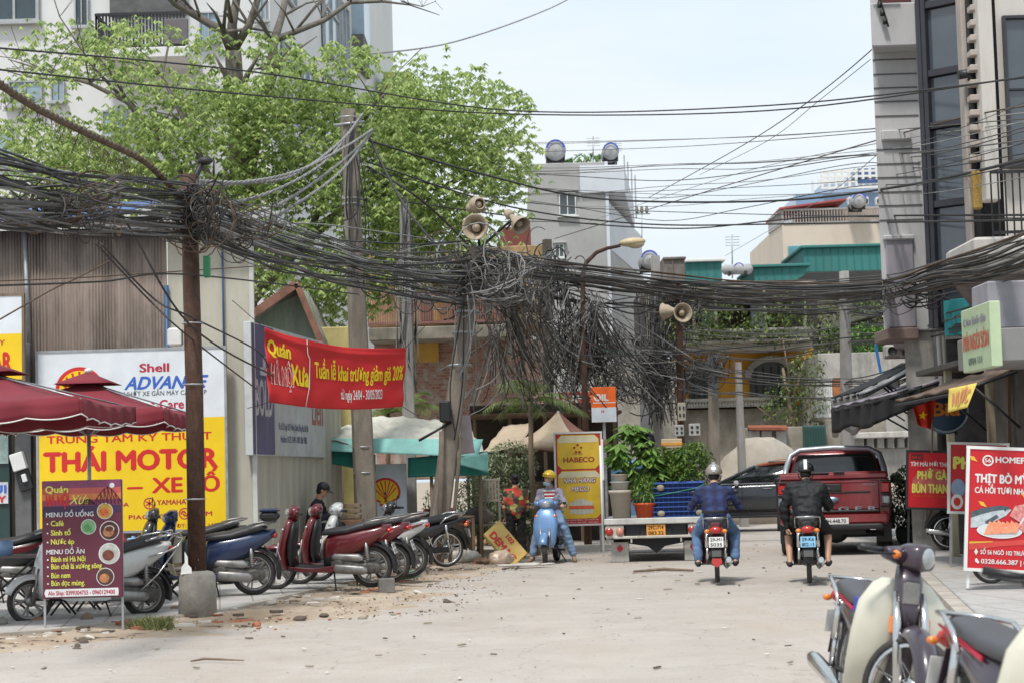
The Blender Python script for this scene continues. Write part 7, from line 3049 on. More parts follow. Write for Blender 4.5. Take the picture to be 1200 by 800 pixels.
# street level shophouse
SH = bld('shophouse', 'open fronted shophouse with yellow posts under the awnings', 1180, 24)
q = MB()
q.rbox((9.0, 28.5, 1.6), (3.2, 12.5, 3.2), .02)
shiftb(q, SH, 'shop_wall', mat('shop interior shade', (.13, .12, .11), .9, var=.5, scale=2))  # solid block, coloured dark to stand for the shaded open interior
m_ypost = mat('faded yellow post', (.38, .34, .24), .8, var=.2, stain=.4)
for (y, h__) in ((22.0, 3.0), (24.2, 3.0), (26.5, 3.0), (29.0, 3.0)):
 q = MB()
 q.rbox((6.72, y, h__ / 2), (.11, .11, h__), .01)
 shiftb(q, SH, 'post', m_ypost)
q = MB()
q.rbox((7.0, 26, 3.0), (.8, 9.5, .09), .01)
shiftb(q, SH, 'lintel', mat('dark lintel', (.1, .09, .08), .8))
mg_ = [mat('good a', (.05, .08, .2), .6), mat('good b', (.3, .1, .06), .6), mat('good c', (.1, .1, .1), .6), mat('good d', (.3, .3, .3), .6)]
for k in range(12):
 q = MB()
 x_, y_ = 7.3, 23 + .45 * k
 q.rbox((x_ + .2 * nz2(k, 1), y_, 1.2 + .4 * nz2(k, 5)), (.25, .2, .5 + .3 * nz2(k, 9)), .04)
 shiftb(q, SH, 'goods_box', mg_[k % 4])
q = MB()
for k in range(6):
 q.beam((7.35 - .02 * k, 22.8 + k * 1.0, .3), (7.35, 22.8 + k * 1.0, 2.9), .05)
q.beam((7.33, 22.5, 1.5), (7.33, 28.5, 1.5), .04)
shiftb(q, SH, 'door_frame', m_wood)
# awnings
def awning(label, outer, inner, d0, d1, m_, th=.03, cat='awning', drop=0, dm=None):
 o0, i0 = P(*outer, d0), P(*inner, d0)
 root = thing('awning', label, cat, (o0.x, d0, o0.z))
 a, b_ = V(0, 0, 0), V(i0.x - o0.x, 0, i0.z - o0.z)
 q = MB()
 q.grid(lambda u, v: a.lerp(b_, u) + V(0, (d1 - d0) * v, -.04 * math.sin(math.pi * u) + .015 * math.sin(v * 20)), 14, 16)
 q.build('sheet', m_, root, solid=th)
 q = MB()
 for v in (0, .5, 1):
  y = (d1 - d0) * v
  q.tube([a + V(0, y, -.05), b_ + V(0, y, -.05)], .025, 6)
  q.tube([a.lerp(b_, .35) + V(0, y, -.05), V(b_.x, y, -.5)], .018, 6)
 q.tube([a + V(0, 0, -.05), a + V(0, d1 - d0, -.05)], .025, 6)
 q.build('frame', m_darkmetal, root)
 if drop:
  q = MB()
  q.grid(lambda u, v: a + V(-.01 + .02 * math.sin(u * 25), (d1 - d0) * u, -drop * v * (1 + .1 * math.sin(u * 9))), 30, 6)
  q.grid(lambda u, v: a.lerp(b_, u * .55) + V(0, -.01 + .02 * math.sin(u * 18), -drop * v * (1 - .25 * u)), 16, 6)
  q.build('drop_cloth', dm, root, solid=.01)
 return root
m_blkaw = mat('black canvas', (.018, .018, .02), .8, var=.3)
m_graw = mat('grey translucent sheet', (.26, .26, .25), .6, var=.25, scale=4)
awning('upper black awning with a grey side sheet over the right pavement', (1004, 460), (1094, 416), 37, 40, m_blkaw, drop=.75, dm=m_graw)
awning('pale edged long awning with black drop cloth below the upper awning', (1022, 468), (1128, 436), 31, 35, mat('pale violet sheet', (.30, .27, .31), .7, var=.2), drop=.42, dm=m_blkaw)
awning('short brown awning beside the yellow flag banner', (1113, 458), (1192, 430), 24.5, 28, mat('brown awning', (.16, .11, .08), .8, var=.3))
awning('thin white strip awning above the black awnings', (1015, 460), (1090, 420), 33.5, 34.2, mat('white strip', (.5, .5, .5), .6, stain=.3))
# flag
q = MB()
F = (P(1096, 466, 27.5), P(1087, 502, 27.5), P(1068, 479, 27.5), P(1071, 497, 27.5))
fl = thing('flag', 'red flag with a yellow star hanging below the black awning', 'flag', P(1096, 470, 27.5))
O2 = fl.location.copy()
def ff(u, v):
 a = P(1097, 466, 27.5).lerp(P(1070, 477, 27.3), u)
 b_ = P(1091, 503, 27.5).lerp(P(1074, 497, 27.3), u)
 return a.lerp(b_, v) - O2 + V(0, .05 * math.sin(u * 9 + v * 2), 0)
q.grid(ff, 20, 12)
q.build('cloth', mat('flag red', (.65, .03, .01), .7), fl, solid=.004)
q = MB()
st_ = []
for k in range(10):
 r_ = .26 if k % 2 == 0 else .10
 a = R(90 + 36 * k + 8)
 st_.append(ff(.60 + r_ * math.cos(a) * .9, .52 - r_ * math.sin(a) * .75) + V(0, -.03, 0))
cc = ff(.6, .52) + V(0, -.03, 0)
for k in range(10):
 q.add([cc, st_[k], st_[(k + 1) % 10]], [(0, 1, 2)])
q.build('star', s_yel, fl)
q = MB()
q.tube([P(1094, 455, 27.6) - O2, P(1092, 530, 27.6) - O2], .015, 6)
q.build('pole', m_wood, fl)
# yellow cloth sign
yl = thing('cloth_sign', 'small yellow cloth sign hanging from the brown awning', 'sign', P(1127, 465, 24.3))
O2 = yl.location.copy()
def fy(u, v):
 a = P(1112, 455, 24.3).lerp(P(1145, 448, 24.0), u)
 b_ = P(1111, 483, 24.3).lerp(P(1133, 477, 24.0), u)
 return a.lerp(b_, v) - O2 + V(0, .02 * math.sin(u * 9 + v * 2), 0)
q = MB()
q.grid(fy, 14, 8)
q.build('cloth', mat('cloth yellow', (.68, .54, .12), .7), yl, solid=.004)
q = MB()
text(q, 'NƯỚC', .15, .25, .7, .55, bold=.05, y=0, fn=lambda v: fy(v.x, 1 - v.z) + V(0, -.03 - abs(v.y), 0))
q.build('lettering', mat('cloth print', (.6, .25, .12), .7), yl, fix=False)
# round blue sign under it, seen partly
q = MB()
c = P(1108, 480, 28)
q.lathe([(.001, -.03), (.34, -.03), (.36, 0), (.001, .02)], (0, 0, 0), ax='Y', n=28)
rs = thing('round_sign', 'round dark blue sign with an orange centre behind the flag', 'sign', c)
q.build('disc', mat('navy disc', (.03, .07, .13), .5), rs)
q = MB()
ringm(q, 0, 0, .31, .34, y=-.04)
q.build('rim', mat('grey blue ring', (.3, .36, .4), .5), rs)
q = MB()
text(q, 'Bia', -.2, -.08, .4, .2, bold=.04, y=-.045)
q.build('lettering', mat('orange print', (.7, .25, .03), .5), rs)
# ================================================================== BACKGROUND BUILDINGS
m_apw = mat('white apartment wall', (.66, .66, .66), .8, var=.07, scale=.5, stain=.2, staincol=(.42, .41, .4), stscale=.4)
m_lglass = mat('pale reflecting glass', (.30, .40, .48), .1, var=.3, scale=.4, spec=.8)
AP = bld('apartment_block', 'white apartment block with blue glazed windows behind the big tree', 200, 55)
xl, xr = P(-60, 100, 55).x, P(318, 100, 55).x
q = MB()
fx, fy = P(412, 100, 70).x, 70
q.prism([(xl, 55), (xr, 55), (fx, fy), (fx + 1, 80), (xl, 80)], lambda u, v, t: V(u, v, t), 24, .02)
shiftb(q, AP, 'wall', m_apw)
for (a_, b_, c_, d_) in ((-12, -30, 46, 27), (88, -10, 104, 32), (234, 15, 256, 50), (10, 95, 50, 125), (60, 92, 76, 120), (120, 130, 150, 160), (300, -20, 312, 25), (-30, 150, 20, 185), (235, 100, 256, 130)):
 window(AP, a_, b_, c_, d_, 54.95, n=2, gm=m_lglass if a_ > 200 or b_ > 90 else m_glass, fm=mat('grey window frame', (.38, .39, .4), .5))
q = MB()
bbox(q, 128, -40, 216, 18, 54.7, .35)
shiftb(q, AP, 'recess_shade_slab', mat('recess shade tone', (.12, .12, .12), .9, var=.3))  # raised dark slab; the recess's shade is put into its colour
q = MB()
a, b_ = P(113, 58, 53), P(216, 50, 53)
railing(q, (a.x, 53, a.z), (b_.x, 53, a.z), P(113, 18, 53).z - a.z, 26, .05, .08)
railing(q, (a.x, 53, a.z), (a.x, 55, a.z), P(113, 18, 53).z - a.z, 6, .05, .08)
shiftb(q, AP, 'balcony_railing', m_darkmetal)
q = MB()
q.rbox(((a.x + b_.x) / 2, 54, a.z - .15), (b_.x - a.x + .3, 2.2, .3), .02)
shiftb(q, AP, 'balcony_slab', m_apw)
q = MB()
bbox(q, 192, 22, 220, 52, 52.9, .15)
shiftb(q, AP, 'balcony_panel', mat('plum grey panel', (.13, .12, .13), .7))
# windows of the receding street face
fa, fb = V(xr, 55, 0), V(fx, fy, 0)
fd = (fb - fa)
fn_ = V(fd.y, -fd.x, 0).normalized()
for (u0, u1, z0_, z1_) in ((.10, .24, 12.6, 15), (.30, .44, 12.6, 15), (.58, .78, 12.0, 15.6), (.10, .24, 16.5, 19), (.58, .78, 16.5, 19.5), (.82, .93, 12, 19)):
 q = MB()
 ps = [fa + fd * u0, fa + fd * u1]
 q.loft([[p + fn_ * .03 + V(0, 0, z) for (p, z) in ((ps[0], z0_), (ps[1], z0_), (ps[1], z1_), (ps[0], z1_))], [p + fn_ * .08 + V(0, 0, z) for (p, z) in ((ps[0], z0_), (ps[1], z0_), (ps[1], z1_), (ps[0], z1_))]], sm=False)
 w_ = shiftb(q, AP, 'window', m_lglass)
 q = MB()
 for t in (0, .5, 1):
  p = ps[0].lerp(ps[1], t) + fn_ * .1
  q.beam(p + V(0, 0, z0_), p + V(0, 0, z1_), .1)
 for z in (z0_, z1_, (z0_ + z1_) / 2):
  q.beam(ps[0] + fn_ * .1 + V(0, 0, z), ps[1] + fn_ * .1 + V(0, 0, z), .08)
 q.v = [tuple(Vector(v) - AP.location) for v in q.v]
 q.build('frame', MATS['grey window frame'], w_)
q = MB()
bbox(q, 411, 40, 426, 74, 70.2, 3)
shiftb(q, AP, 'dark_end', MATS['plum grey panel'])
q = MB()
bbox(q, 411, -60, 426, 41, 70.3, 3)
shiftb(q, AP, 'glass_end', m_lglass)
# small lime building
LM = bld('lime_building', 'small lime green building peeking over the tree crown', 470, 75)
q = MB()
bbox(q, 452, 84, 484, 330, 75, 6)
shiftb(q, LM, 'wall', mat('lime wall', (.36, .42, .12), .8, var=.2))
q = MB()
bbox(q, 464, 85, 470, 108, 74.9, .2)
shiftb(q, LM, 'green_stripe', mat('green stripe', (.03, .25, .12), .7))
# grey tube house
TB = bld('tube_house', 'tall narrow grey rendered house with white side and water tanks on its roof', 680, 88)
m_tbg = mat('grey cement render', (.40, .395, .39), .9, var=.12, scale=.6, stain=.3, staincol=(.24, .23, .22), stscale=.5)
m_tbw = mat('white blue side wall', (.62, .65, .70), .8, var=.08, scale=.5)
D = 88
xl, xm, xr = P(620, 330, D).x + .15, P(713, 330, D).x, P(757, 330, 104).x
zt = P(665, 191, D).z
q = MB()
q.rbox(((xl + xm) / 2, D + 8, zt / 2), (xm - xl, 16, zt), .03)
shiftb(q, TB, 'front_wall', m_tbg)
q = MB()
q.prism([(xm + .02, D + .03), (xr, D + 16), (xm - .5, D + 16), (xm - .5, D + .03)], lambda u, v, t: V(u, v, t), 12.2, .02)
shiftb(q, TB, 'side_wall', m_tbg)
q = MB()
q.prism([(xm + .03, D + .02), (xr - .3, D + 14), (xm - .5, D + 14), (xm - .5, D + .02)], lambda u, v, t: V(u, v, 12.2 + t), zt - 1.8 - 12.2, .02)
shiftb(q, TB, 'white_upper_wall', m_tbw)
q = MB()
q.rbox((xm + .06, D - .03, zt / 2), (.16, .1, zt), .02)
shiftb(q, TB, 'corner_strip', m_tbw)
q = MB()
q.prism([(xm - 1.2, D - .2), (xm + .9, D - .2), (xm + 2.2, D + 13), (xm - 1.2, D + 13)], lambda u, v, t: V(u, v, zt - 1.5 + t), 1.3, .03)
shiftb(q, TB, 'rooftop_box', m_tbw)
window(TB, 655, 226, 675, 253, D - .02, n=2, fm=m_whitep)
window(TB, 650, 286, 661, 302, D - .02, n=2, fm=m_whitep)
q = MB()
bbox(q, 652, 222, 678, 224, D - .25, .3)
bbox(q, 648, 283, 664, 285, D - .25, .3)
shiftb(q, TB, 'canopy', m_tbg)
q = MB()
bbox(q, 706, 409, 757, 414, 80, .5)
shiftb(q, TB, 'green_awning', mat('green awning', (.03, .16, .12), .8))
def tank(label, px, py, d, r, ax='X', L_=1.6, group=None, name='water_tank'):
 p = P(px, py, d)
 root = thing(name, label, 'water tank', (p.x, d, p.z))
 q = MB()
 q.lathe([(.02, -L_ / 2 - .12), (r * .6, -L_ / 2 - .07), (r, -L_ / 2 + .03), (r, -L_ / 4), (r * .97, -L_ / 4 + .02), (r, -L_ / 4 + .04), (r, L_ / 4), (r * .97, L_ / 4 + .02), (r, L_ / 4 + .04), (r, L_ / 2 - .03), (r * .6, L_ / 2 + .07), (.02, L_ / 2 + .12)], (0, 0, r), ax, 24)
 q.build('tank', mat('steel tank', (.40, .40, .41), .7, 0, var=.3), root)
 q = MB()
 for e in (-.5, .5):
  c_ = (0, e * L_ * .6, r * .3) if ax == 'Y' else (e * L_ * .6, 0, r * .3)
  q.box(c_, (r * 1.8, .1, r * .9) if ax == 'Y' else (.1, r * 1.8, r * .9))
 q.build('cradle', m_darkmetal, root)
 q = MB()
 ringm(q, 0, r, r * .75, r * .95, y=-L_ / 2 - .14, n=20, a0=10, a1=170)
 q.build('blue_band', mat('blue band', (.05, .09, .45), .5), root)
 return root
tank('steel water tank with blue band on the left of the grey tube house roof', 651, 191, 90, .50, 'Y')
tank('steel water tank on the right corner of the grey tube house roof', 715, 190, 89, .40, 'Y')
tank('white blue water tank above the low balcony house', 760, 317, 85, .42, 'Y')
tank('pale water tank on the cream building roof beside its air units', 1004, 246, 104, .42, 'Y')
tank('pale tank lying left of the teal rooftop sheds', 864, 322, 78, .22, 'X', 1.1)
q = MB()
p = P(690, 187, 92)
leafcloud(q, [((p.x, 92, p.z), (1.2, .5, .35), 1)], 260, .3)
solo(q, 'roof_plants', m_leafg, 'low green roof garden plants on the grey tube house', 'plants', kind='stuff')
for (px, py0, py1, d, lb) in ((695, 187, 160, 89, 'thin aerial mast on the grey tube house roof'), (721, 186, 166, 89, 'rooftop aerial beside the right water tank'), (858, 318, 275, 78, 'thin white aerial left of the teal sheds')):
 a, b_ = P(px, py0, d), P(px, py1, d)
 root = thing('tv_aerial', lb, 'aerial', a)
 q = MB()
 q.tube([(0, 0, -.3), b_ - a], .03, 5)
 q.build('mast', m_steel, root)
 q = MB()
 for k in range(4):
  q.tube([(b_ - a) + V(-.3, 0, -.1 - .12 * k), (b_ - a) + V(.3, 0, -.1 - .12 * k)], .012, 4)
 q.build('elements', m_steel, root)
q = MB()
for k in range(4):
 a = P(733 + 4 * k, 235, 100)
 q.beam((a.x, 100, a.z - 1), (a.x, 100, P(735, 182 + 8 * k, 100).z), .07)
solo(q, 'roof_frame', m_steel, 'light steel frame on the back of the tube house roof', 'frame')
# cream building with rooftop railings, and the glazed tower far behind
CB = bld('cream_building', 'cream rendered building with tall rooftop railings and a red edged roof', 970, 105)
m_crm = mat('cream render', (.62, .54, .45), .8, var=.07, scale=.4, stain=.15, stscale=.4)
xa, xb, xc = P(905, 300, 108).x, P(918, 300, 105).x, P(1120, 300, 105).x
z0_ = P(970, 262, 105).z
q = MB()
q.prism([(xa, 109), (xb, 105), (xc, 105), (xc, 118), (xa, 118)], lambda u, v, t: V(u, v, t), z0_, .03)
shiftb(q, CB, 'wall', m_crm)
q = MB()
bbox(q, 924, 288, 960, 305, 104.9, .2)
shiftb(q, CB, 'glazing', mat('teal glazing', (.12, .35, .40), .15, var=.4, scale=1))
q = MB()
a, b_ = P(918, 262, 105), P(1036, 262, 105)
railing(q, (a.x, 105, z0_), (b_.x + 4, 105, z0_), P(940, 246, 105).z - z0_, 60, .05, .1)
railing(q, (xa, 109, z0_), (xb, 105, z0_), P(940, 246, 105).z - z0_, 12, .05, .1)
shiftb(q, CB, 'railing', mat('pale rail', (.42, .40, .38), .6))
q = MB()
q.rbox(((a.x + b_.x) / 2 + 1.5, 109, z0_ + .55), (b_.x - a.x, 5, 1.1), .02)
shiftb(q, CB, 'rooftop_room', mat('brown room wall', (.34, .27, .22), .8, var=.3, scale=2))
q = MB()
zr = P(940, 231, 106).z
zr = P(940, 246, 106).z
q.prism([(a.x - .2, zr - .1), (a.x + 3.6, zr + .32), (a.x + 3.6, zr + .42), (a.x - .2, zr)], lambda u, v, t: V(u, 104.8 + t, v), 6)
shiftb(q, CB, 'red_roof', mat('red roof edge', (.40, .08, .08), .7))
for px in (994, 1027, 1010):
 q = MB()
 bbox(q, px, 231, px + 8, 240, 104, .5)
 u_ = shiftb(q, CB, 'air_conditioner', m_whitep)
 q = MB()
 c = P(px + 4, 235.5, 103.95)
 q.lathe([(.001, 0), (.16, 0), (.16, -.02), (.001, -.02)], c, 'Y', 16)
 q.v = [tuple(Vector(v) - CB.location) for v in q.v]
 q.build('fan', m_ink, u_)
GT = bld('glass_tower', 'far blue glass tower with a white scaffold crown', 985, 190)
q = MB()
bbox(q, 936, 226, 1100, 420, 190, 12)
shiftb(q, GT, 'curtain_wall', mat('sky blue glass', (.22, .34, .52), .15, var=.25, scale=.15))
q = MB()
bbox(q, 963, 214, 1100, 229, 191, 10)
shiftb(q, GT, 'upper_band', mat('pale blue band', (.38, .47, .60), .3, var=.1))
q = MB()
for k in range(9):
 x_ = P(963 + 8 * k, 200, 189).x
 q.beam((x_, 189, P(980, 222, 189).z), (x_, 189, P(980, 201 - k * .5, 189).z), .25)
 q.beam((x_, 195, P(980, 222, 189).z), (x_, 195, P(980, 201 - k * .5, 189).z), .25)
for y_ in (202, 208, 214, 221):
 q.beam(P(962, y_, 189), P(1035, y_ - 2, 189), .22)
shiftb(q, GT, 'scaffold', m_whitep)
q = MB()
bbox(q, 1001, 197, 1060, 207, 191, 6)
bbox(q, 1005, 210, 1060, 214, 188.8, .4)
shiftb(q, GT, 'dark_glass_band', mat('deep blue glass', (.06, .10, .28), .2, var=.5, scale=.8))
# teal sheet sheds
m_teals = mat('teal profiled sheet', (.035, .19, .18), .7, var=.15, scale=1, streak=4, stain=.3, staincol=(.15, .2, .18))
for (lb, r, d, dep) in (('large teal sheet rooftop shed below the cream building', (942, 290, 1036, 318), 85, 6), ('low teal sheet roof extension left of the large shed', (884, 313, 946, 334), 82, 5), ('teal walled house with a white parapet beside the concrete box', (804, 307, 846, 330), 80, 6)):
 root = bld('sheet_shed', lb, (r[0] + r[2]) / 2, d)
 q = MB()
 x0_, x1_, z0_, z1_ = bbox(q, *r, d, dep)
 for k in range(int((x1_ - x0_) / .35)):
  q.rbox((x0_ + .2 + .35 * k, d - .02, (z0_ + z1_) / 2), (.03, .04, z1_ - z0_ - .1), .005)
 shiftb(q, root, 'wall', m_teals)
 q = MB()
 q.rbox(((x0_ + x1_) / 2, d + dep / 2, z1_ + .06), (x1_ - x0_ + .3, dep + .4, .12), .02)
 shiftb(q, root, 'roof', m_teals if r[0] > 850 else m_whitep)
 q = MB()
 q.rbox(((x0_ + x1_) / 2, d + dep / 2 + .3, z0_ / 2), (x1_ - x0_ - .2, dep - .4, z0_), .02)
 shiftb(q, root, 'lower_storeys', mat('dim old wall', (.22, .20, .17), .9, var=.5, stain=.6))
root = bld('concrete_box', 'weathered concrete rooftop water box above the balconies', 790, 72)
q = MB()
x0_, x1_, z0_, z1_ = bbox(q, 777, 303, 803, 345, 72, 3)
shiftb(q, root, 'box', mat('mottled concrete', (.22, .19, .17), .9, var=.4, stain=.7, scale=2))
q = MB()
bbox(q, 777, 301, 804, 304, 71.9, 3.2)
bbox(q, 788, 306, 789, 330, 71.9, .1)
shiftb(q, root, 'rim', MATS['mottled concrete'])
# old house with balconies, plants and arched window
OH = bld('orange_house', 'old orange walled house with arched window, balustrades and vine covered balcony', 870, 62)
m_or = mat('orange stucco', (.74, .36, .04), .85, var=.15, scale=1.5, stain=.35, staincol=(.22, .15, .08))
m_old = mat('grimy cement', (.30, .27, .22), .9, var=.35, scale=2, stain=.7, staincol=(.07, .06, .05), bump=.3)
q = MB()
bbox(q, 796, 410, 955, 476, 62, 8)
shiftb(q, OH, 'orange_wall', m_or)
q = MB()
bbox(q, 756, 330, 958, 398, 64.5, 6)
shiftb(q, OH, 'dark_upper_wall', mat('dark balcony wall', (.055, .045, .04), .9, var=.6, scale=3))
q = MB()
bbox(q, 796, 399, 952, 410, 60.4, 2.5)
bbox(q, 800, 398, 950, 401, 60.1, 2.8)
shiftb(q, OH, 'balcony_slab', mat('pale slab', (.46, .42, .36), .9, var=.2, stain=.4))
q = MB()
bbox(q, 756, 332, 958, 340, 61, 4.2)
shiftb(q, OH, 'upper_slab', m_old)
q = MB()
bbox(q, 788, 478, 955, 540, 61.5, 8)
shiftb(q, OH, 'lower_wall', m_old)
def baluster(q, x, y, z, h):
 q.lathe([(.07, 0), (.07, h * .08), (.035, h * .14), (.075, h * .35), (.04, h * .6), (.03, h * .8), (.065, h * .92), (.065, h)], (x, y, z), n=8)
q = MB()
a, b_ = P(800, 398, 60.3), P(950, 396, 60.3)
zt2 = P(870, 389, 60.3).z
for k in range(46):
 baluster(q, a.x + (b_.x - a.x) * k / 45, 60.3, a.z, zt2 - a.z)
q.rbox(((a.x + b_.x) / 2, 60.3, zt2 + .05), (b_.x - a.x + .2, .2, .1), .02)
shiftb(q, OH, 'balustrade', mat('pale balusters', (.42, .40, .36), .8, stain=.4))
q = MB()
a, b_ = P(800, 478, 61.2), P(905, 477, 61.2)
zt2 = P(870, 469, 61.2).z
for k in range(32):
 baluster(q, a.x + (b_.x - a.x) * k / 31, 61.2, a.z, zt2 - a.z)
q.rbox(((a.x + b_.x) / 2, 61.2, zt2 + .05), (b_.x - a.x + .2, .2, .1), .02)
shiftb(q, OH, 'lower_balustrade', MATS['pale balusters'])
for (cx_, w_, top, lb) in ((905, 25, 424, ''), (826, 17, 430, '')):
 c, e = P(cx_, 476, 61.9), P(cx_ + w_, 476, 61.9)
 rr = e.x - c.x
 zc = P(cx_, top, 61.9).z - rr * .7
 pts = [(c.x - rr, c.z)] + [(c.x - rr * math.cos(R(a)), zc + rr * .7 * math.sin(R(a))) for a in range(0, 181, 12)] + [(c.x + rr, c.z)]
 q = MB()
 q.prism(pts, lambda u, v, t: V(u, 61.88 + t, v), .2)
 fw = shiftb(q, OH, 'arched_window', mat('dark leaded glass', (.06, .065, .06), .3, var=.4, scale=6))
 q = MB()
 outer = [V(c.x - rr * 1.12 * math.cos(R(a)), 61.82, zc + rr * .85 * math.sin(R(a))) for a in range(0, 181, 12)]
 for u, v in zip(outer, outer[1:]):
  q.beam(u, v, .22, .2)
 q.v = [tuple(Vector(v) - OH.location) for v in q.v]
 q.build('arch_trim', MATS['pale balusters'], fw)
 q = MB()
 for k in range(-2, 3):
  q.beam((c.x + k * rr * .36, 61.83, c.z), (c.x + k * rr * .36, 61.83, zc + rr * .5), .05)
 q.v = [tuple(Vector(v) - OH.location) for v in q.v]
 q.build('window_bars', m_darkmetal, fw)
for (a_, b2) in ((822, 840), (880, 894)):
 q = MB()
 bbox(q, a_, 357, b2, 383, 64.3, .2)
 shiftb(q, OH, 'glazed_door', mat('pale curtain glass', (.35, .42, .48), .3, var=.4, scale=5))
for k, px in enumerate((758, 768, 812, 838, 895, 942)):
 q = MB()
 bbox(q, px, 338, px + 3, 398, 61, .3)
 shiftb(q, OH, 'balcony_post', m_old)
q = MB()
pts = []
for (px, py, rx_, rz2, w_) in ((815, 375, .6, .7, 1), (830, 392, 1.4, .3, 1.2), (870, 390, 1.5, .3, 1.2), (855, 375, .7, .6, .8), (915, 380, 1.2, .7, 1.3), (925, 360, .7, .5, .6), (905, 385, .8, .6, .6), (835, 365, .5, .7, .6), (790, 380, .5, .8, .6)):
 p = P(px, py, 60.2)
 pts.append(((p.x, 60.2, p.z), (rx_, .6, rz2), w_))
leafcloud(q, pts, 2300, .17, droop=.2)
m_vine = leafmat('vine leaves', (.05, .09, .03), (.20, .26, .07), .25)
tag(q.build('balcony_vines', m_vine, fix=False), 'climbing vines and pot plants covering the old balcony', 'vines', kind='stuff')
tr3 = thing('tree', 'slim leafy tree in front of the arched window right of the orange wall', 'tree', (P(930, 560, 57).x, 57, 0))
q = MB()
tx = tr3.location.x
q.tube([(0, 0, 0), (.1, 0, 2.5), (-.2, 0, 4.6)], [.14, .1, .04], 8)
for k in range(6):
 q.tube([(.05, 0, 2.2 + .3 * k), (random.uniform(-1.2, 1), random.uniform(-.4, .4), 3 + .5 * k)], [.04, .012], 5)
q.build('trunk', m_wood, tr3)
q = MB()
pts = []
for (px, py, rx_, rz2, w_) in ((938, 440, .7, .7, 1), (915, 466, .7, .5, .7), (932, 480, 1.0, .8, 1.2), (950, 425, .5, .5, .5), (915, 490, .6, .5, .5), (945, 460, .6, .7, .7)):
 p = P(px, py, 57)
 pts.append(((p.x - tx, 0, p.z), (rx_, .7, rz2), w_))
leafcloud(q, pts, 1500, .14, droop=.2)
q.build('crown', m_vine, tr3, fix=False)
# low street wall and gate
LW = bld('garden_wall', 'stained plaster garden wall with arched recesses, tile coping and a green gate', 900, 56)
q = MB()
bbox(q, 872, 500, 946, 560, 56, .3)
bbox(q, 968, 490, 1040, 560, 56.1, .3)
shiftb(q, LW, 'wall', m_old)
q = MB()
for px in (879, 893, 910):
 bbox(q, px, 504, px + 12, 545, 55.9, .12)
shiftb(q, LW, 'white_panel', mat('chalky plaster', (.50, .48, .46), .9, stain=.5, stscale=3))
q = MB()
for k in range(16):
 p = P(879 + 2.8 * k, 502, 55.8)
 q.tube([(p.x, 55.6, p.z), (p.x, 56.1, p.z + .08)], .05, 6)
shiftb(q, LW, 'tile_coping', mat('terracotta tiles', (.36, .12, .07), .8, var=.4))
q = MB()
bbox(q, 942, 498, 969, 560, 55.9, .1)
for k in range(9):
 bbox(q, 943 + 3 * k, 500, 943.8 + 3 * k, 560, 55.85, .05, bev=.002)
shiftb(q, LW, 'gate', mat('dark green gate', (.03, .09, .08), .6))
# mottled wall building to the right with canopy, window and AC
MW = bld('mottled_house', 'mottled grey cement house with a small barred balcony behind the round pole', 1000, 58)
q = MB()
bbox(q, 961, 412, 1100, 545, 58, 7)
shiftb(q, MW, 'wall', mat('mottled cement', (.42, .40, .37), .9, var=.3, scale=1.2, stain=.8, staincol=(.10, .09, .075)))
q = MB()
bbox(q, 976, 442, 990, 475, 57.9, .15)
shiftb(q, MW, 'orange_shutter', mat('orange brown shutter', (.38, .14, .05), .7, var=.3))
q = MB()
for k in range(9):
 p = P(958 + 2.2 * k, 487, 57.2)
 q.beam((p.x, 57.2, p.z), (p.x, 57.2, P(960, 443, 57.2).z), .04)
for y_ in (443, 465, 487):
 q.beam(P(956, y_, 57.2), P(976, y_, 57.2), .07)
shiftb(q, MW, 'white_cage', m_whitep)
q = MB()
bbox(q, 956, 488, 1000, 493, 57.0, 1.2)
shiftb(q, MW, 'balcony_slab', m_old)
def aircon(label, px, py, w_, d, name='air_conditioner'):
 p = P(px, py, d)
 root = thing(name, label, 'air conditioner', (p.x, d, p.z))
 s_ = w_ / 2200 * d
 q = MB()
 q.rbox((0, .15, 0), (s_, .3, s_ * .75), .02)
 q.build('casing', mat('ac casing', (.55, .54, .5), .6, stain=.4, stscale=3), root)
 q = MB()
 q.lathe([(.001, 0), (s_ * .28, 0), (s_ * .3, -.015), (s_ * .3, -.01)], (-s_ * .1, -.01, 0), 'Y', 20)
 q.build('fan_grille', m_ink, root)
 return root
aircon('dusty air conditioner low on the mottled wall left of the round pole', 984, 505, 13, 57.6)
aircon('white air conditioner under the grey tower ledge', 1047, 411, 17, 36)
aircon('second air conditioner beside the one under the tower ledge', 1063, 413, 12, 36.2)
q = MB()
bbox(q, 1038, 403, 1088, 419, 36.6, .3)
solo(q, 'white_wall_panel', mat('cream wall panel', (.5, .48, .44), .8, stain=.3), 'short cream wall panel behind the tower air conditioners', 'wall panel')
# greenery and dark roof above the mottled wall
q = MB()
root = bld('dark_roof_house', 'house with a dark sloping roof and greenery under the grey tower', 1000, 66)
q.prism([(P(957, 400, 66).x, P(957, 385, 66).z), (P(1040, 380, 66).x, P(1040, 362, 66).z), (P(1040, 380, 66).x, P(1040, 366, 66).z), (P(957, 400, 66).x, P(957, 390, 66).z)], lambda u, v, t: V(u, 65 + t, v), 5)
shiftb(q, root, 'roof', mat('mossy roof', (.12, .13, .10), .9, var=.4))
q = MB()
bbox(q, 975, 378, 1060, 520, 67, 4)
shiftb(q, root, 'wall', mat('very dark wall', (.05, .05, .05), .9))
q = MB()
bbox(q, 960, 322, 1036, 352, 76, 5)
shiftb(q, root, 'rear_block', MATS['mottled cement'])
q = MB()
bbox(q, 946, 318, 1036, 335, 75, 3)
shiftb(q, root, 'dark_storey', MATS['very dark wall'])
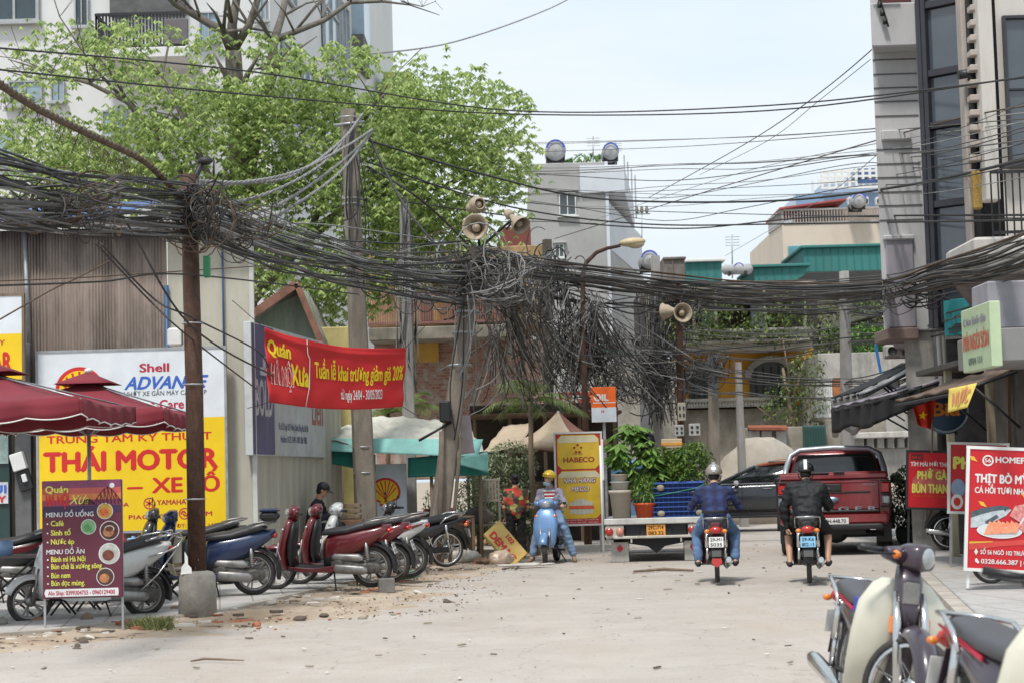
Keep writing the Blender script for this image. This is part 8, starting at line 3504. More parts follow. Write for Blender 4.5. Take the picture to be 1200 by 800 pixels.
for i, (px, py, w_, h_, n, d, lb) in enumerate(((1000, 366, 1.6, .55, 1700, 68, 'pale green tree crown seen above the dark sloping roof'), (1018, 405, .9, .8, 1500, 60, 'leafy bush spilling over the mottled wall under the tower'), (975, 400, .5, .6, 700, 60, 'creeper behind the round concrete pole'))):
 p = P(px, py, d)
 root = thing('bush', lb, 'bush', (p.x, d, p.z - h_))
 q = MB()
 q.tube([(0, 0, -1.5), (0, 0, h_)], [.06, .03], 6)
 q.build('stem', m_wood, root)
 q = MB()
 leafcloud(q, [((0, 0, h_), (w_, .8, h_), 1), ((w_ * .4, 0, h_ * 1.3), (w_ * .5, .6, h_ * .6), .5)], n, .16)
 q.build('crown', m_leafg if i == 1 else m_vine, root, fix=False)
# row of low walls far right behind the pickup
RW = bld('low_arcade', 'row of low grey openings under a white band behind the flag', 1050, 50)
q = MB()
bbox(q, 1003, 505, 1100, 512, 50, .8)
shiftb(q, RW, 'white_band', mat('dirty white band', (.55, .52, .48), .8, stain=.4, stscale=2))
q = MB()
for k in range(8):
 bbox(q, 1004 + 12 * k, 512, 1012 + 12 * k, 524, 50.2, .5)
bbox(q, 1003, 524, 1100, 560, 50.4, .5)
shiftb(q, RW, 'piers', MATS['mottled cement'])
# broken brick house left of centre with ochre balcony
BH = bld('ochre_house', 'crumbling brick and ochre house with balcony behind the tarpaulin stall', 520, 50)
m_brk = bpy.data.materials.new('broken brickwork')
m_brk.use_nodes = True
N, L = m_brk.node_tree.nodes, m_brk.node_tree.links
br = N.new('ShaderNodeTexBrick')
br.inputs['Color1'].default_value = (.30, .12, .08, 1)
br.inputs['Color2'].default_value = (.42, .26, .20, 1)
br.inputs['Mortar'].default_value = (.35, .31, .27, 1)
br.inputs['Scale'].default_value = 3.2
tcn = N.new('ShaderNodeTexCoord')
mpn = N.new('ShaderNodeMapping')
mpn.inputs['Rotation'].default_value = (R(90), 0, 0)
L.new(tcn.outputs['Object'], mpn.inputs[0])
L.new(mpn.outputs[0], br.inputs[0])
nn = N.new('ShaderNodeTexNoise')
nn.inputs['Scale'].default_value = 3
nn.inputs['Detail'].default_value = 8
L.new(tcn.outputs['Object'], nn.inputs[0])
mrn = N.new('ShaderNodeMapRange')
mrn.inputs[1].default_value = .5
mrn.inputs[2].default_value = .62
L.new(nn.outputs[0], mrn.inputs[0])
mxn = N.new('ShaderNodeMix')
mxn.data_type = 'RGBA'
mxn.inputs[7].default_value = (.42, .38, .33, 1)
L.new(mrn.outputs[0], mxn.inputs[0])
L.new(br.outputs[0], mxn.inputs[6])
L.new(mxn.outputs[2], N['Principled BSDF'].inputs['Base Color'])
N['Principled BSDF'].inputs['Roughness'].default_value = .95
q = MB()
bbox(q, 440, 400, 640, 560, 50, 5)
shiftb(q, BH, 'brick_wall', m_brk)
q = MB()
bbox(q, 430, 290, 640, 380, 51, 5)
shiftb(q, BH, 'upper_wall', mat('stained ochre wall', (.42, .28, .14), .9, var=.4, scale=2, stain=.7))
for (a_, b2) in ((508, 530), (568, 586)):
 q = MB()
 bbox(q, a_, 342, b2, 376, 50.9, .15)
 shiftb(q, BH, 'ochre_panel', mat('bright ochre', (.62, .36, .08), .8, var=.15, stain=.3))
q = MB()
for (a_, b2) in ((532, 546), (492, 506)):
 bbox(q, a_, 338, b2, 376, 50.85, .15)
shiftb(q, BH, 'louvred_shutter', mat('brown louvre', (.13, .07, .05), .8, var=.4))
q = MB()
bbox(q, 432, 382, 600, 397, 48.6, 2.4)
shiftb(q, BH, 'balcony_slab', m_old)
q = MB()
bbox(q, 484, 400, 514, 424, 49.9, .2)
shiftb(q, BH, 'ochre_lintel', MATS['bright ochre'])
q = MB()
a, b_ = P(432, 382, 48.8), P(600, 380, 48.8)
railing(q, (a.x, 48.8, a.z), (b_.x, 48.8, a.z), .8, 60, .03, .06)
shiftb(q, BH, 'balcony_railing', mat('faded red rail', (.25, .12, .11), .7))
q = MB()
q.prism([(P(500, 300, 49).x, P(500, 318, 49).z), (P(610, 300, 49).x, P(610, 306, 49).z), (P(610, 300, 49).x, P(610, 300, 49).z), (P(500, 300, 49).x, P(500, 312, 49).z)], lambda u, v, t: V(u, 48.5 + t, v), 3)
shiftb(q, BH, 'sheet_roof', mat('rust brown sheet', (.26, .15, .10), .8, var=.4))
# red and white narrow house next to it
RH = bld('red_trim_house', 'narrow house with red painted trim beside the leaning pole cables', 610, 55)
q = MB()
bbox(q, 592, 268, 622, 520, 55, 5)
shiftb(q, RH, 'wall', mat('whitish wall', (.48, .46, .45), .8, stain=.4))
q = MB()
bbox(q, 586, 266, 622, 292, 54.8, .4)
for (a_, b2, c_, d_) in ((604, 325, 609, 400), (617, 335, 622, 410), (606, 350, 620, 356), (608, 320, 622, 330)):
 bbox(q, a_, b2, c_, d_, 54.85, .2)
shiftb(q, RH, 'red_trim', mat('red trim', (.17, .045, .035), .7, var=.2))
# dim building closing the gap behind poles
q = MB()
bbox(q, 702, 424, 800, 540, 60, 4)
solo(q, 'plain_wall', mat('beige dim wall', (.36, .33, .28), .9, var=.3, stain=.6, stscale=.8), 'plain beige wall behind the meter cabinets', 'wall')
q = MB()
bbox(q, 751, 462, 762, 520, 50, .2)
solo(q, 'grey_door', mat('grey metal door', (.16, .16, .17), .6), 'grey metal door left of the grey round pole', 'door')
# meter cabinets
for (px, py, w_, h_, d, lb, c_) in ((799, 482, 9, 21, 42.7, 'tall beige meter cabinet on the rusty pole', (.45, .42, .34)), (796, 504, 11, 13, 42.6, 'left grey meter box of the pair', (.5, .5, .48)), (814, 503, 13, 14, 42.6, 'right grey meter box of the pair', (.5, .5, .48)), (836, 437, 12, 36, 49.5, 'dark cable splice box on the square pole', (.08, .08, .09))):
 p = P(px, py + h_ / 2, d)
 root = thing('meter_box', lb, 'meter box', p)
 q = MB()
 W2, H2 = w_ / 2200 * d, h_ / 2200 * d
 q.rbox((0, 0, H2 / 2), (W2, .15, H2), .01)
 q.build('case', mat('case %d' % px, c_, .6, stain=.4, stscale=5), root)
 q = MB()
 for (i, j) in ((-.25, .3), (.25, .3), (-.25, .7), (.25, .7)):
  q.rbox((W2 * i, -.08, H2 * j), (W2 * .22, .02, H2 * .2), .003)
 q.build('meters', m_ink, root)
# ================================================================== TREES AND PLANTS
BT = thing('big_tree', 'large spreading bright green tree over the workshop roof', 'tree', (P(285, 560, 42).x, 42, 0))
o_ = BT.location.copy()
def bt(px, py, d=42):
 return P(px, py, d) - o_
limbs = [([(290, 600), (288, 400), (284, 250), (276, 120), (273, 60)], [.55, .48, .40, .34, .30]),
   ([(273, 62), (262, 38), (235, 22), (205, 5), (180, -20)], [.22, .18, .14, .11, .08]),
   ([(274, 58), (272, 30), (277, 0), (280, -40)], [.24, .18, .15, .1]),
   ([(276, 55), (292, 30), (302, 0), (310, -40)], [.18, .14, .12, .09]),
   ([(284, 250), (300, 150), (318, 90), (320, 52), (330, 20), (338, -20)], [.30, .24, .2, .17, .13, .1]),
   ([(320, 48), (345, 38), (380, 24), (410, 3), (450, 2), (480, 6), (515, 18)], [.14, .11, .10, .08, .05, .03, .012]),
   ([(470, 2), (495, 8), (510, 2), (519, 12)], [.03, .018, .012, .006]),
   ([(288, 320), (230, 230), (180, 160), (150, 120), (105, 98), (60, 85), (10, 70)], [.22, .16, .12, .10, .07, .05, .02]),
   ([(150, 122), (110, 80), (90, 50), (70, 20), (60, -10)], [.07, .05, .035, .025, .015]),
   ([(110, 95), (80, 95), (30, 90), (-10, 78)], [.05, .035, .03, .015]),
   ([(288, 360), (360, 280), (430, 230), (500, 180), (560, 150), (600, 140)], [.24, .18, .13, .09, .05, .02]),
   ([(430, 230), (520, 220), (580, 190), (612, 160)], [.10, .07, .04, .015]),
   ([(360, 280), (400, 180), (440, 120), (475, 92)], [.14, .10, .06, .02]),
   ([(286, 300), (250, 220), (220, 150), (190, 90), (200, 40)], [.2, .14, .1, .06, .03])]
q = MB()
random.seed(12)
for pts, rr in limbs:
 pp = [bt(px, py, 42 + random.uniform(-.6, .6) * (i > 0)) for i, (px, py) in enumerate(pts)]
 rr = [r_ * .62 for r_ in rr]
 q.tube(pp, rr, 9)
 for i in range(1, len(pp) - 1):
  if rr[i] < .25:
   for _ in range(3):
    e = pp[i] + V(random.uniform(-1.2, 1.2), random.uniform(-1.5, 1), random.uniform(.0, 1.2))
    q.tube([pp[i], pp[i].lerp(e, .5) + V(0, 0, .1), e], [rr[i] * .45, rr[i] * .3, .01], 5)
q.build('trunk', mat('grey tree bark', (.17, .15, .13), .9, var=.35, scale=5, bump=.5, stain=.3), BT)
cl = [(150, 175, 110, 40, 1.4), (60, 180, 70, 40, .8), (250, 140, 75, 45, 1.3), (330, 120, 55, 45, .9), (400, 145, 65, 45, 1.2), (470, 155, 60, 50, 1.1), (530, 160, 45, 40, .8), (572, 185, 38, 32, .5), (350, 205, 75, 45, 1.3), (440, 235, 65, 50, 1.2),
  (520, 240, 55, 45, .9), (250, 225, 75, 35, 1.1), (150, 225, 80, 30, .9), (60, 225, 60, 28, .5), (470, 300, 60, 45, 1), (400, 330, 60, 45, 1), (550, 285, 32, 30, .3), (603, 152, 14, 9, .12), (480, 112, 36, 18, .35), (515, 62, 10, 4, .04), (470, 75, 25, 7, .12),
  (560, 90, 22, 8, .08), (590, 215, 25, 25, .2), (165, 45, 50, 16, .30), (200, 100, 60, 22, .35), (60, 50, 45, 15, .10), (310, 300, 55, 45, 1), (395, 70, 30, 15, .25), (70, 78, 50, 8, .18), (30, 110, 30, 10, .12), (130, 75, 35, 8, .2), (235, 50, 25, 14, .2),
  (10, 150, 20, 12, .12), (330, 70, 25, 14, .2), (350, 370, 45, 30, .6), (300, 45, 20, 10, .1), (610, 250, 10, 8, .04), (560, 125, 40, 12, .25), (520, 105, 30, 10, .2)]
pts = []
random.seed(21)
for (px, py, rx_, rz2, w_) in cl:
 n = max(1, int(w_ * 30))
 for k in range(n):
  a, t = random.uniform(0, 6.3), random.random() ** .5
  X, Y = px + rx_ * t * math.cos(a) * .85, py + rz2 * t * math.sin(a) * .85
  p = bt(X, Y, 42 + random.uniform(-3, 1.8))
  s_ = random.uniform(.3, .75) * (min(1, rx_ / 30) * .7 + .3)
  pts.append((tuple(p), (s_ * 1.3, s_, s_ * .75), s_ ** 2))
q = MB()
leafcloud(q, pts, 16500, .15, droop=.75, per=6, wid=.36)
q.build('crown', leafmat('bright tree leaves', (.11, .20, .045), (.58, .68, .26), .45), BT, fix=False)
def palmplant(label, px, py, d, n, L_, h0, name='palm', bx=None):
 root = thing(name, label, 'palm', (P(px, py, d).x, d, 0))
 zc = P(px, py, d).z
 q = MB()
 q.tube([(.05, 0, 0), (-.03, 0, zc * .6), (0, 0, zc)], [.06, .05, .045], 8)
 q.build('trunk', m_wood, root)
 q = MB()
 for i in range(n):
  a = 2 * math.pi * i / n + random.uniform(-.2, .2)
  el = random.uniform(.2, 1.25)
  dr = V(math.cos(a) * math.cos(el), math.sin(a) * math.cos(el), math.sin(el))
  pp = [V(0, 0, zc) + dr * (L_ * t) - V(0, 0, L_ * .55 * t * t) for t in (0, .25, .5, .75, 1)]
  q.tube(pp, [.012, .01, .008, .006, .003], 4, mi=1)
  for k in range(22):
   t = .15 + .85 * k / 22
   j = min(3, int(t * 4))
   p = pp[j].lerp(pp[j + 1], t * 4 - j)
   tg = (pp[j + 1] - pp[j]).normalized()
   for sg in (-1, 1):
    sd_ = tg.cross(V(0, 0, 1)).normalized() * sg
    tip = p + (sd_ * .6 + tg * .6 + V(0, 0, -.35)).normalized() * (L_ * .38 * (1 - abs(t - .5)))
    w_ = tg * .012
    q.add([p - w_, p + w_, tip], [(0, 1, 2)])
 q.build('fronds', [leafmat('palm leaves', (.10, .17, .04), (.30, .38, .12), .3), m_wood], root, fix=False)
 return root
random.seed(4)
palmplant('palm with arching fronds between the leaning pole and the beige parasol', 622, 470, 36, 16, 1.15, 0)
palmplant('short spiky palm behind the white tarpaulin roof', 478, 478, 39, 14, .95, 0)
palmplant('second small palm left of the spiky palm', 455, 486, 39.5, 9, .5, 0)
for i, (px, py, r_, n, d, lb) in enumerate(((585, 572, (.62, .5, .75), 3800, 37.3, 'tall pale leaved shrub behind the woman in floral shirt'), (560, 590, (.45, .4, .62), 2300, 36.6, 'pale leaved shrub left of the wooden chair'), (600, 535, (.5, .4, .35), 1500, 37.5, 'upper spray of the pale shrub under the beige canvas'), (618, 590, (.28, .3, .6), 1200, 37.2, 'narrow pale shrub right of the floral shirt'), (511, 590, (.25, .25, .45), 420, 36.3, 'dry twiggy potted plant left of the leaning pole'))):
 p = P(px, py, d)
 root = thing('shrub', lb, 'shrub', (p.x, d, 0))
 q = MB()
 for k in range(6):
  q.tube([(random.uniform(-.1, .1), 0, 0), (random.uniform(-.2, .2), 0, p.z * .6), (random.uniform(-.4, .4), random.uniform(-.2, .2), p.z + .2)], [.025, .018, .006], 5)
 q.build('stems', m_wood, root)
 q = MB()
 leafcloud(q, [((0, 0, p.z), r_, 1), ((r_[0] * .4, 0, p.z - r_[2] * .6), (r_[0] * .7, r_[1], r_[2] * .5), .5)], n, .085, droop=.15, wid=.4)
 q.build('leaves', m_var, root, fix=False)
# ================================================================== OVERHEAD CABLES
m_cab = [mat('black cable', (.03, .029, .029), .6, var=.4, scale=2), mat('faded cable', (.10, .095, .09), .7, var=.4, scale=2), mat('grey cable', (.27, .265, .26), .7, var=.3, scale=2), mat('brown cable', (.11, .075, .05), .9, var=.5, scale=5)]
random.seed(99)
def cr(pts, n):
 """Catmull-Rom through the points"""
 out = []
 P_ = [pts[0]] + list(pts) + [pts[-1]]
 for i in range(1, len(P_) - 2):
  for k in range(n):
   t = k / n
   a, b, c, d = P_[i - 1], P_[i], P_[i + 1], P_[i + 2]
   out.append(.5 * ((2 * b) + (c - a) * t + (2 * a - 5 * b + 4 * c - d) * t * t + (3 * b - a - 3 * c + d) * t ** 3))
 out.append(pts[-1])
 return out
def cable(pts, r, m_, label, group, n=7, name='cable', twist=0):
 c = cr(pts, n)
 o0 = c[0].copy()
 q = MB()
 if twist:
  c2 = cr(pts, twist)
  u, v = basis(c2[-1] - c2[0])
  for s_ in (0, 2.09, 4.19):
   q.tube([p - o0 + (u * math.cos(i * .9 + s_) + v * math.sin(i * .9 + s_)) * r * .55 for i, p in enumerate(c2)], r * .6, 5)
 else:
  q.tube([p - o0 for p in c], r, 5)
 o = q.build(name, m_, fix=False)
 o.location = o0
 return tag(o, label, 'cable', group)
def family(ctrl, n, label, group, r=(.008, .02), mats=(0, 0, 1, 1, 2), sag=.12, wob=.05):
 """ctrl: list of (px, py, d, jitter px vertically, jitter m along depth)"""
 for i in range(n):
  u = random.uniform(-1, 1)
  w_ = random.uniform(-1, 1)
  pts = []
  for j, (px, py, d, jy, jd) in enumerate(ctrl):
   if random.random() < .25:
    w_ = random.uniform(-1, 1)
   uu = max(-1, min(1, u + random.uniform(-.35, .35)))
   pts.append(P(px + random.uniform(-6, 6), py + jy * uu, d + jd * w_))
  p2 = []
  for a, b in zip(pts, pts[1:]):
   p2.append(a)
   mid = a.lerp(b, .5) - V(0, 0, sag * random.uniform(.2, 1.3) * (b - a).length * .06)
   p2.append(mid + V(0, random.uniform(-wob, wob), random.uniform(-wob, wob)))
  p2.append(pts[-1])
  rr = random.uniform(*r)
  if random.random() < .12:
   rr *= 1.6
  cable(p2, rr, m_cab[random.choice(mats)], label, group, 5)
A_, B_, C_, D_ = (222, 232, 20.6), (548, 318, 31.5), (641, 322, 41), (795, 340, 43)
family([(-60, 215, 14.5, 56, .5), (90, 240, 17.5, 42, .4), (222, 250, 20.6, 36, .15)], 40, 'thin dark cable in the thick bundle from the frame edge to the rusty pole', 'cables left of the rusty pole', r=(.006, .013))
family([(222, 246, 20.6, 30, .15), (330, 288, 24.5, 30, .3), (440, 312, 28, 28, .3), (548, 320, 31.5, 38, .2)], 38, 'thin cable in the sagging bundle between the rusty pole and the leaning pole', 'cables between rusty and leaning pole', r=(.007, .015), mats=(0, 1, 1, 2, 2))
family([(548, 312, 31.5, 30, .2), (600, 335, 35, 26, .4), (650, 318, 41, 28, .3)], 16, 'thin cable fanning from the leaning pole to the dark pole stub', 'cables fanning right of the leaning pole', r=(.009, .017), mats=(0, 1, 2, 2), sag=.5)
family([(560, 305, 31.5, 16, .3), (700, 326, 36, 14, .3), (860, 345, 38, 16, .4), (1010, 343, 33, 18, .4), (1100, 325, 27, 20, .3), (1230, 290, 20, 30, .3)], 28, 'dark cable in the long bundle running from the leaning pole to the white house', 'cables of the long right hand bundle', r=(.007, .014), mats=(0, 0, 1, 1, 3), sag=.2)
family([(650, 335, 41, 20, .3), (740, 350, 42, 22, .4), (795, 350, 43, 20, .3), (900, 352, 45, 20, .5), (992, 352, 46, 18, .3), (1085, 335, 33, 20, .6)], 17, 'cable in the web in front of the vine covered balcony', 'cables in front of the balcony', r=(.010, .022), mats=(0, 0, 1, 1, 3), sag=.3)
family([(795, 440, 43, 26, .4), (870, 452, 47, 18, .5), (992, 455, 46, 16, .3), (1090, 425, 35, 14, .5)], 9, 'dark cable low across the arched window towards the round pole', 'low cables across the orange house', r=(.009, .018), mats=(0, 0, 1), sag=.3)
family([(680, 395, 41, 28, .3), (740, 415, 43, 26, .4), (800, 425, 43, 20, .3)], 8, 'cable crossing the grey tube house towards the meter pole', 'cables over the tube house', r=(.010, .018), mats=(0, 1, 2), sag=.5)
family([(795, 395, 43, 14, .3), (900, 405, 48, 16, .3), (1000, 392, 46, 12, .3), (1140, 372, 27, 12, .3)], 9, 'cable passing behind the loudspeakers towards the teal panel', 'cables behind the loudspeakers', r=(.009, .016), mats=(0, 1))
family([(560, 215, 45, 30, 5), (780, 225, 45, 40, 4), (1000, 205, 36, 50, 2), (1230, 165, 22, 60, 1)], 11, 'thin wire crossing the open sky towards the white house', 'thin wires over the street', r=(.005, .009), mats=(0, 1, 1, 2), sag=.15)
# single named runs high across the picture
S = [([(-20, 55, 24), (300, 85, 30), (600, 130, 36), (900, 124, 34), (1230, 88, 24)], .014, 0, 'upper of two long black lines crossing the sky from the tree'),
  ([(-20, 80, 24), (300, 112, 30), (600, 134, 36), (900, 130, 34), (1230, 86, 24)], .014, 0, 'lower of two long black lines crossing the sky from the tree'),
  ([(432, 165, 33), (560, 203, 36), (700, 233, 38), (900, 236, 36), (1060, 218, 30), (1240, 178, 22)], .022, 0, 'thick black line sagging in front of the grey tube house'),
  ([(430, 190, 33), (600, 243, 37), (760, 263, 39), (950, 262, 36), (1200, 258, 24)], .017, 0, 'black line passing below the upper tube house window'),
  ([(470, 236, 38), (640, 258, 40), (800, 268, 41), (950, 255, 37), (1240, 252, 23)], .016, 0, 'second black line below the tube house window'),
  ([(430, 200, 33), (610, 236, 38), (745, 247, 45), (1000, 254, 40), (1200, 256, 25)], .010, 0, 'thin line meeting the small insulators right of the tube house'),
  ([(600, 168, 60), (900, 160, 50), (1230, 130, 24)], .010, 2, 'thin pale line high over the tube house'),
  ([(600, 170, 60), (820, 163, 50), (1040, 150, 35), (1230, 118, 24)], .009, 1, 'thin line crossing the grey tower at balcony height'),
  ([(560, 180, 60), (800, 172, 50), (1230, 137, 24)], .009, 1, 'thin line just under the pale high line'),
  ([(650, 280, 60), (860, 215, 46), (1080, 150, 30), (1230, 120, 24)], .013, 3, 'rusty line climbing from the street lamp to the glass building'),
  ([(690, 260, 60), (860, 205, 48), (1030, 168, 33), (1230, 140, 24)], .008, 2, 'faint line climbing behind the rusty one'),
  ([(420, 65, 60), (530, 50, 70), (640, 12, 80), (700, -20, 90)], .03, 2, 'blue grey line rising to the top of the sky'),
  ([(760, 232, 60), (880, 165, 46), (975, 98, 38), (1075, 10, 31)], .012, 1, 'frayed line climbing steeply to the grey tower top'),
  ([(820, 205, 52), (900, 165, 44), (960, 118, 38), (1020, 70, 33)], .008, 2, 'loose strand hanging off the frayed line'),
  ([(-20, 330, 22), (150, 322, 24), (420, 300, 30), (560, 262, 31.5), (700, 262, 45)], .008, 3, 'thin ochre line passing the loudspeakers'),
  ([(430, 195, 33), (500, 240, 33), (590, 330, 36)], .022, 0, 'black line falling from the concrete pole to the dark pole stub'),
  ([(432, 160, 33), (480, 250, 32), (560, 340, 31.5)], .024, 0, 'braided black line falling from the concrete pole to the leaning pole'),
  ([(225, 270, 20.6), (330, 262, 25), (420, 268, 30), (600, 298, 36), (760, 338, 43)], .010, 2, 'pale line crossing just above the rusty pole bundle'),
  ([(-10, 172, 15), (60, 200, 17), (140, 250, 19.5), (222, 380, 20.5), (320, 440, 26)], .012, 0, 'black line dropping past the rusty pole towards the banner'),
  ([(118, 285, 20), (180, 350, 20.4), (225, 372, 20.6), (300, 410, 26), (315, 430, 27)], .011, 0, 'double black line sloping down to the banner corner'),
  ([(110, 283, 20), (175, 352, 20.4), (222, 395, 20.6), (300, 455, 26)], .010, 0, 'lower black line sloping down past the banner'),
  ([(-10, 380, 24), (60, 340, 26), (90, 326, 27), (130, 305, 27.5)], .012, 3, 'thin brown twig like wire on the corrugated wall'),
  ([(-10, 335, 17), (120, 330, 19), (222, 322, 20.6), (420, 345, 29)], .010, 0, 'thin line under the blue roof edge'),
  ([(850, 300, 60), (960, 235, 45), (1030, 180, 33)], .007, 2, 'very faint diagonal line over the cream building'),
  ([(560, 345, 32), (660, 410, 38), (760, 415, 42), (1000, 395, 45), (1140, 378, 27)], .016, 0, 'long black line swinging low behind the street lamp'),
  ([(600, 420, 34), (720, 352, 40), (900, 345, 42), (1100, 345, 28)], .014, 0, 'dark line rising from the cable mass to the glass building')]
for (pp, r, mi, lb) in S:
 cable([P(*p) for p in pp], r, m_cab[mi], lb, None, 9)
# twisted supply cables from the tall pole, and the frayed wrapped cable at upper left
for k, pts in enumerate(([(424, 134, 33), (400, 165, 31), (345, 205, 28), (280, 215, 24), (180, 214, 21), (60, 200, 18), (-30, 180, 15)], [(436, 152, 33), (405, 172, 31), (350, 200, 28), (290, 213, 24), (232, 212, 20.8)], [(436, 155, 33), (400, 190, 31), (330, 238, 27), (270, 255, 23), (222, 262, 20.6)], [(432, 160, 33), (395, 205, 31), (330, 250, 27), (285, 268, 24), (150, 268, 20), (-20, 238, 15)], [(424, 136, 33), (380, 190, 31), (310, 228, 26), (222, 244, 20.6)])):
 cable([P(*p) for p in pts], .022, m_cab[2], 'twisted grey supply cable hanging from the top of the tall concrete pole', 'twisted cables from the tall pole', 8, 'twisted_cable', 26)
cable([P(*p) for p in ((-20, 84, 14), (40, 125, 15.5), (110, 160, 17.5), (170, 190, 19.3), (212, 232, 20.5))], .034, m_cab[3], 'fat brown frayed cable wrapped in rags sloping down to the rusty pole', None, 12, 'wrapped_cable', 30)
q = MB()
for k in range(160):
 t = random.random()
 a = P(-20 + 232 * t, 86 + 148 * t ** 1.05, 14 + 6.4 * t)
 q.tube([a, a + V(random.uniform(-.06, .06), 0, random.uniform(-.12, .03)), a + V(random.uniform(-.08, .08), 0, random.uniform(-.22, 0))], .003, 3)
solo(q, 'rag_fringe', m_cab[3], 'brown rag fringe hanging off the fat wrapped cable', 'rags', kind='stuff')
def tangle(px, py, d, rx, ry, n, r, mi, label, loops=.5, drop=0, name='cable_tangle', mats=None):
 """matted coils and slack loops round a pole head"""
 c = P(px, py, d)
 sx, sz = rx / 2200 * d, ry / 2200 * d
 q = MB()
 for i in range(n):
  rr = r * random.uniform(.6, 1.3)
  if random.random() < loops:
   R_ = random.uniform(.3, 1) * min(sx, sz) * random.uniform(.5, 1)
   cc = V(random.gauss(0, .38) * sx, random.uniform(-.3, .3), random.gauss(0, .38) * sz)
   ax = V(random.uniform(-.5, .5), -1, random.uniform(-.5, .5))
   u, v = basis(ax)
   k0 = random.uniform(0, 6)
   L_ = random.uniform(2.5, 7)
   e = random.uniform(.5, 1.1)
   pts = [cc + (u * math.cos(k0 + L_ * t / 12) * e + v * math.sin(k0 + L_ * t / 12)) * R_ for t in range(13)]
  else:
   a = V(random.uniform(-1, 1) * sx, random.uniform(-.35, .35), random.uniform(-.6, 1) * sz)
   b = V(random.uniform(-1, 1) * sx, random.uniform(-.35, .35), random.uniform(-.6, 1) * sz)
   g_ = random.uniform(0, .8) * sz
   pts = cr([a, a.lerp(b, .3) - V(0, 0, g_ * .8), a.lerp(b, .7) - V(0, 0, g_), b], 5)
  q.tube(pts, rr, 4, mi=random.choice(mats or (0, 1, 2)))
 o = q.build(name, m_cab, fix=False)
 o.location = c
 return tag(o, label, 'cables', kind='stuff')
tangle(222, 250, 20.6, 45, 42, 90, .008, 0, 'matted knot of cables round the head of the rusty pole', .4, mats=(0, 0, 1, 3))
tangle(280, 262, 22.5, 60, 30, 60, .007, 0, 'messy loops of old wire right of the rusty pole', .35, mats=(0, 1, 1, 3))
tangle(60, 240, 17, 95, 34, 90, .007, 0, 'messy loops of old wire left of the rusty pole', .3, mats=(0, 1, 3))
tangle(545, 330, 31.4, 85, 40, 130, .011, 0, 'huge knot of coiled cables at the head of the leaning pole', .55, mats=(0, 1, 1, 2, 2))
tangle(618, 345, 36, 50, 45, 75, .011, 0, 'tangled cables between the leaning pole and the dark stub', .5, mats=(0, 1, 2))
tangle(642, 320, 41, 30, 30, 45, .012, 0, 'coils hung round the dark pole stub', .75, mats=(0, 1, 2))
tangle(690, 420, 42, 50, 42, 95, .012, 0, 'dense heap of slack grey cables right of the dark stub', .5, mats=(0, 1, 2, 2))
tangle(770, 430, 43.5, 36, 50, 100, .012, 0, 'dense black cable mass between the meter poles', .5, mats=(0, 0, 1, 2))
tangle(830, 430, 47, 28, 22, 50, .012, 0, 'cable knot on the square pole before the orange house', .5, mats=(0, 0, 1))
tangle(800, 362, 43, 30, 30, 36, .011, 0, 'cable clutter round the rusty horn loudspeakers', .4, mats=(0, 0, 1))
tangle(735, 455, 44.5, 40, 18, 50, .012, 0, 'cables sagging over the plain beige wall', .4, mats=(0, 1, 2))
tangle(1075, 345, 29, 50, 20, 26, .010, 0, 'loose wires crossing before the mauve tower panel', .1, mats=(0, 0, 1))
def strands(a, b, n, r, mats, label, spread=(.3, .5), cat='cables'):
 """fall of hanging strands from a to b"""
 q = MB()
 A, B = P(*a), P(*b)
 for i in range(n):
  s_ = V(random.gauss(0, spread[0] * .5), random.uniform(-.3, .3), random.uniform(-.3, .4))
  e = V(random.gauss(0, spread[1] * .6), random.uniform(-.4, .4), random.uniform(-.6, .7))
  m_ = A.lerp(B, .5) + (s_ + e) * .5 + V(random.uniform(-.2, .2), 0, random.uniform(-.5, .1))
  q.tube([p - A for p in cr([A + s_, m_, B + e], 6)], r * random.uniform(.6, 1.3), 4, mi=random.choice(mats))
 o = q.build('hanging_cables', m_cab, fix=False)
 o.location = A
 return tag(o, label, cat, kind='stuff')
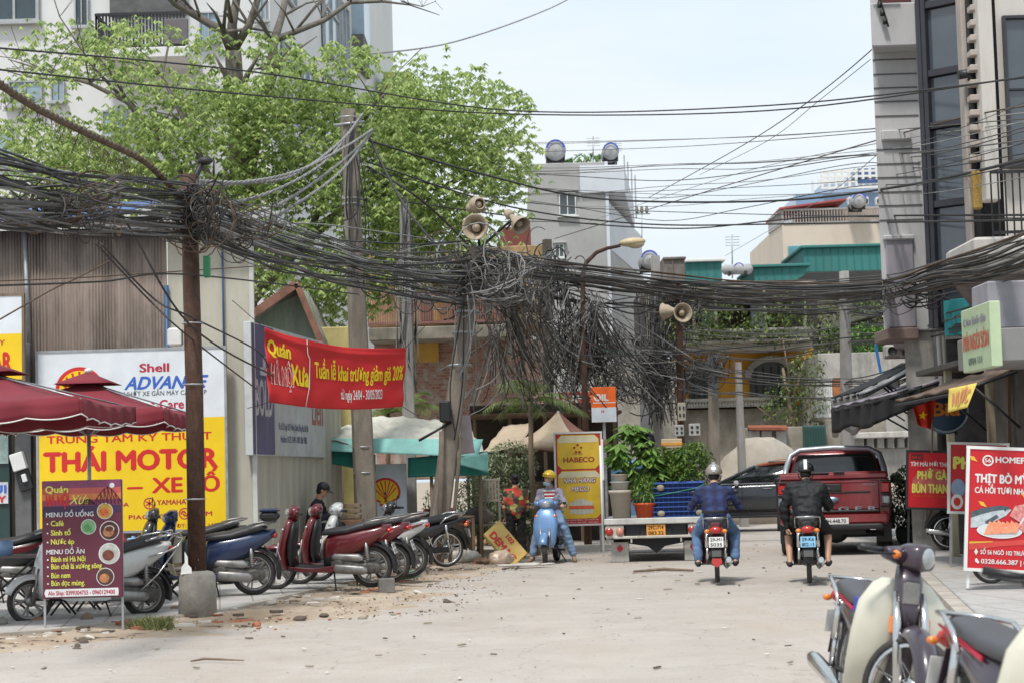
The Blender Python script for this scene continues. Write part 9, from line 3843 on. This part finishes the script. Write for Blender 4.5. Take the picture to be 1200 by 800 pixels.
strands((596, 330, 34), (640, 450, 35), 70, .011, (3, 2, 1, 1), 'brown fibrous cables falling from the knot behind the leaning pole', (.6, .8))
strands((585, 380, 34.5), (575, 460, 35), 30, .011, (3, 2, 1), 'brown matted strands hanging beside the leaning pole', (.5, .7))
strands((690, 365, 41), (655, 455, 41.5), 60, .011, (2, 2, 1, 0), 'grey cables fanning down left of the street lamp', (.4, 1.0))
strands((690, 360, 41), (735, 450, 42), 55, .011, (2, 2, 1, 0), 'dark cables fanning down right of the street lamp', (.4, 1.0))
strands((650, 320, 41), (690, 440, 41.5), 26, .013, (0, 0, 1), 'black strands falling from the dark pole stub', (.4, .8))
strands((769, 345, 44.5), (775, 480, 44.5), 45, .013, (0, 0, 1, 2), 'vertical cables clinging to the grey round pole', (.25, .35))
strands((545, 330, 31.3), (535, 480, 31.2), 9, .010, (0, 1, 2), 'wires running down the upper half of the leaning pole', (.2, .15))
strands((474, 250, 38), (478, 440, 38), 22, .013, (0, 1, 2), 'cables strapped down the pale pole behind the banner end', (.15, .2))
strands((410, 150, 32.8), (415, 300, 32.8), 14, .012, (0, 1), 'black wires strapped along the tall concrete pole', (.15, .2))
strands((700, 390, 44), (800, 440, 44), 36, .012, (0, 1, 2), 'grey cables slung low between lamp and meter poles', (.8, 1.0))
# small insulators on the line right of the tube house
p = P(752, 246, 44.8)
root = thing('insulator_bracket', 'small insulator bracket on the thin line right of the tube house', 'insulator', p)
for k in range(3):
 q = MB()
 q.lathe([(.02, -.08), (.05, -.05), (.03, -.02), (.05, .01), (.03, .04), (.04, .08)], (-.12 + .12 * k, 0, 0), n=10)
 q.build('insulator', m_concrete, root)
q = MB()
q.beam((-.2, 0, -.1), (.2, 0, -.1), .03)
q.tube([(0, 0, -.1), (-.02, 0, -.8)], .01, 5)
q.build('arm', m_steel, root)
q = MB()
q.rbox((0, 0, 0), (.05, .05, .55), .02)
o = q.build('blue_ribbon', mat('blue ribbon', (.03, .22, .6), .6))
o.location = P(1029, 420, 34)
o.rotation_euler = (0, R(-8), 0)
tag(o, 'bright blue ribbon tied to the cables before the mottled wall', 'ribbon')
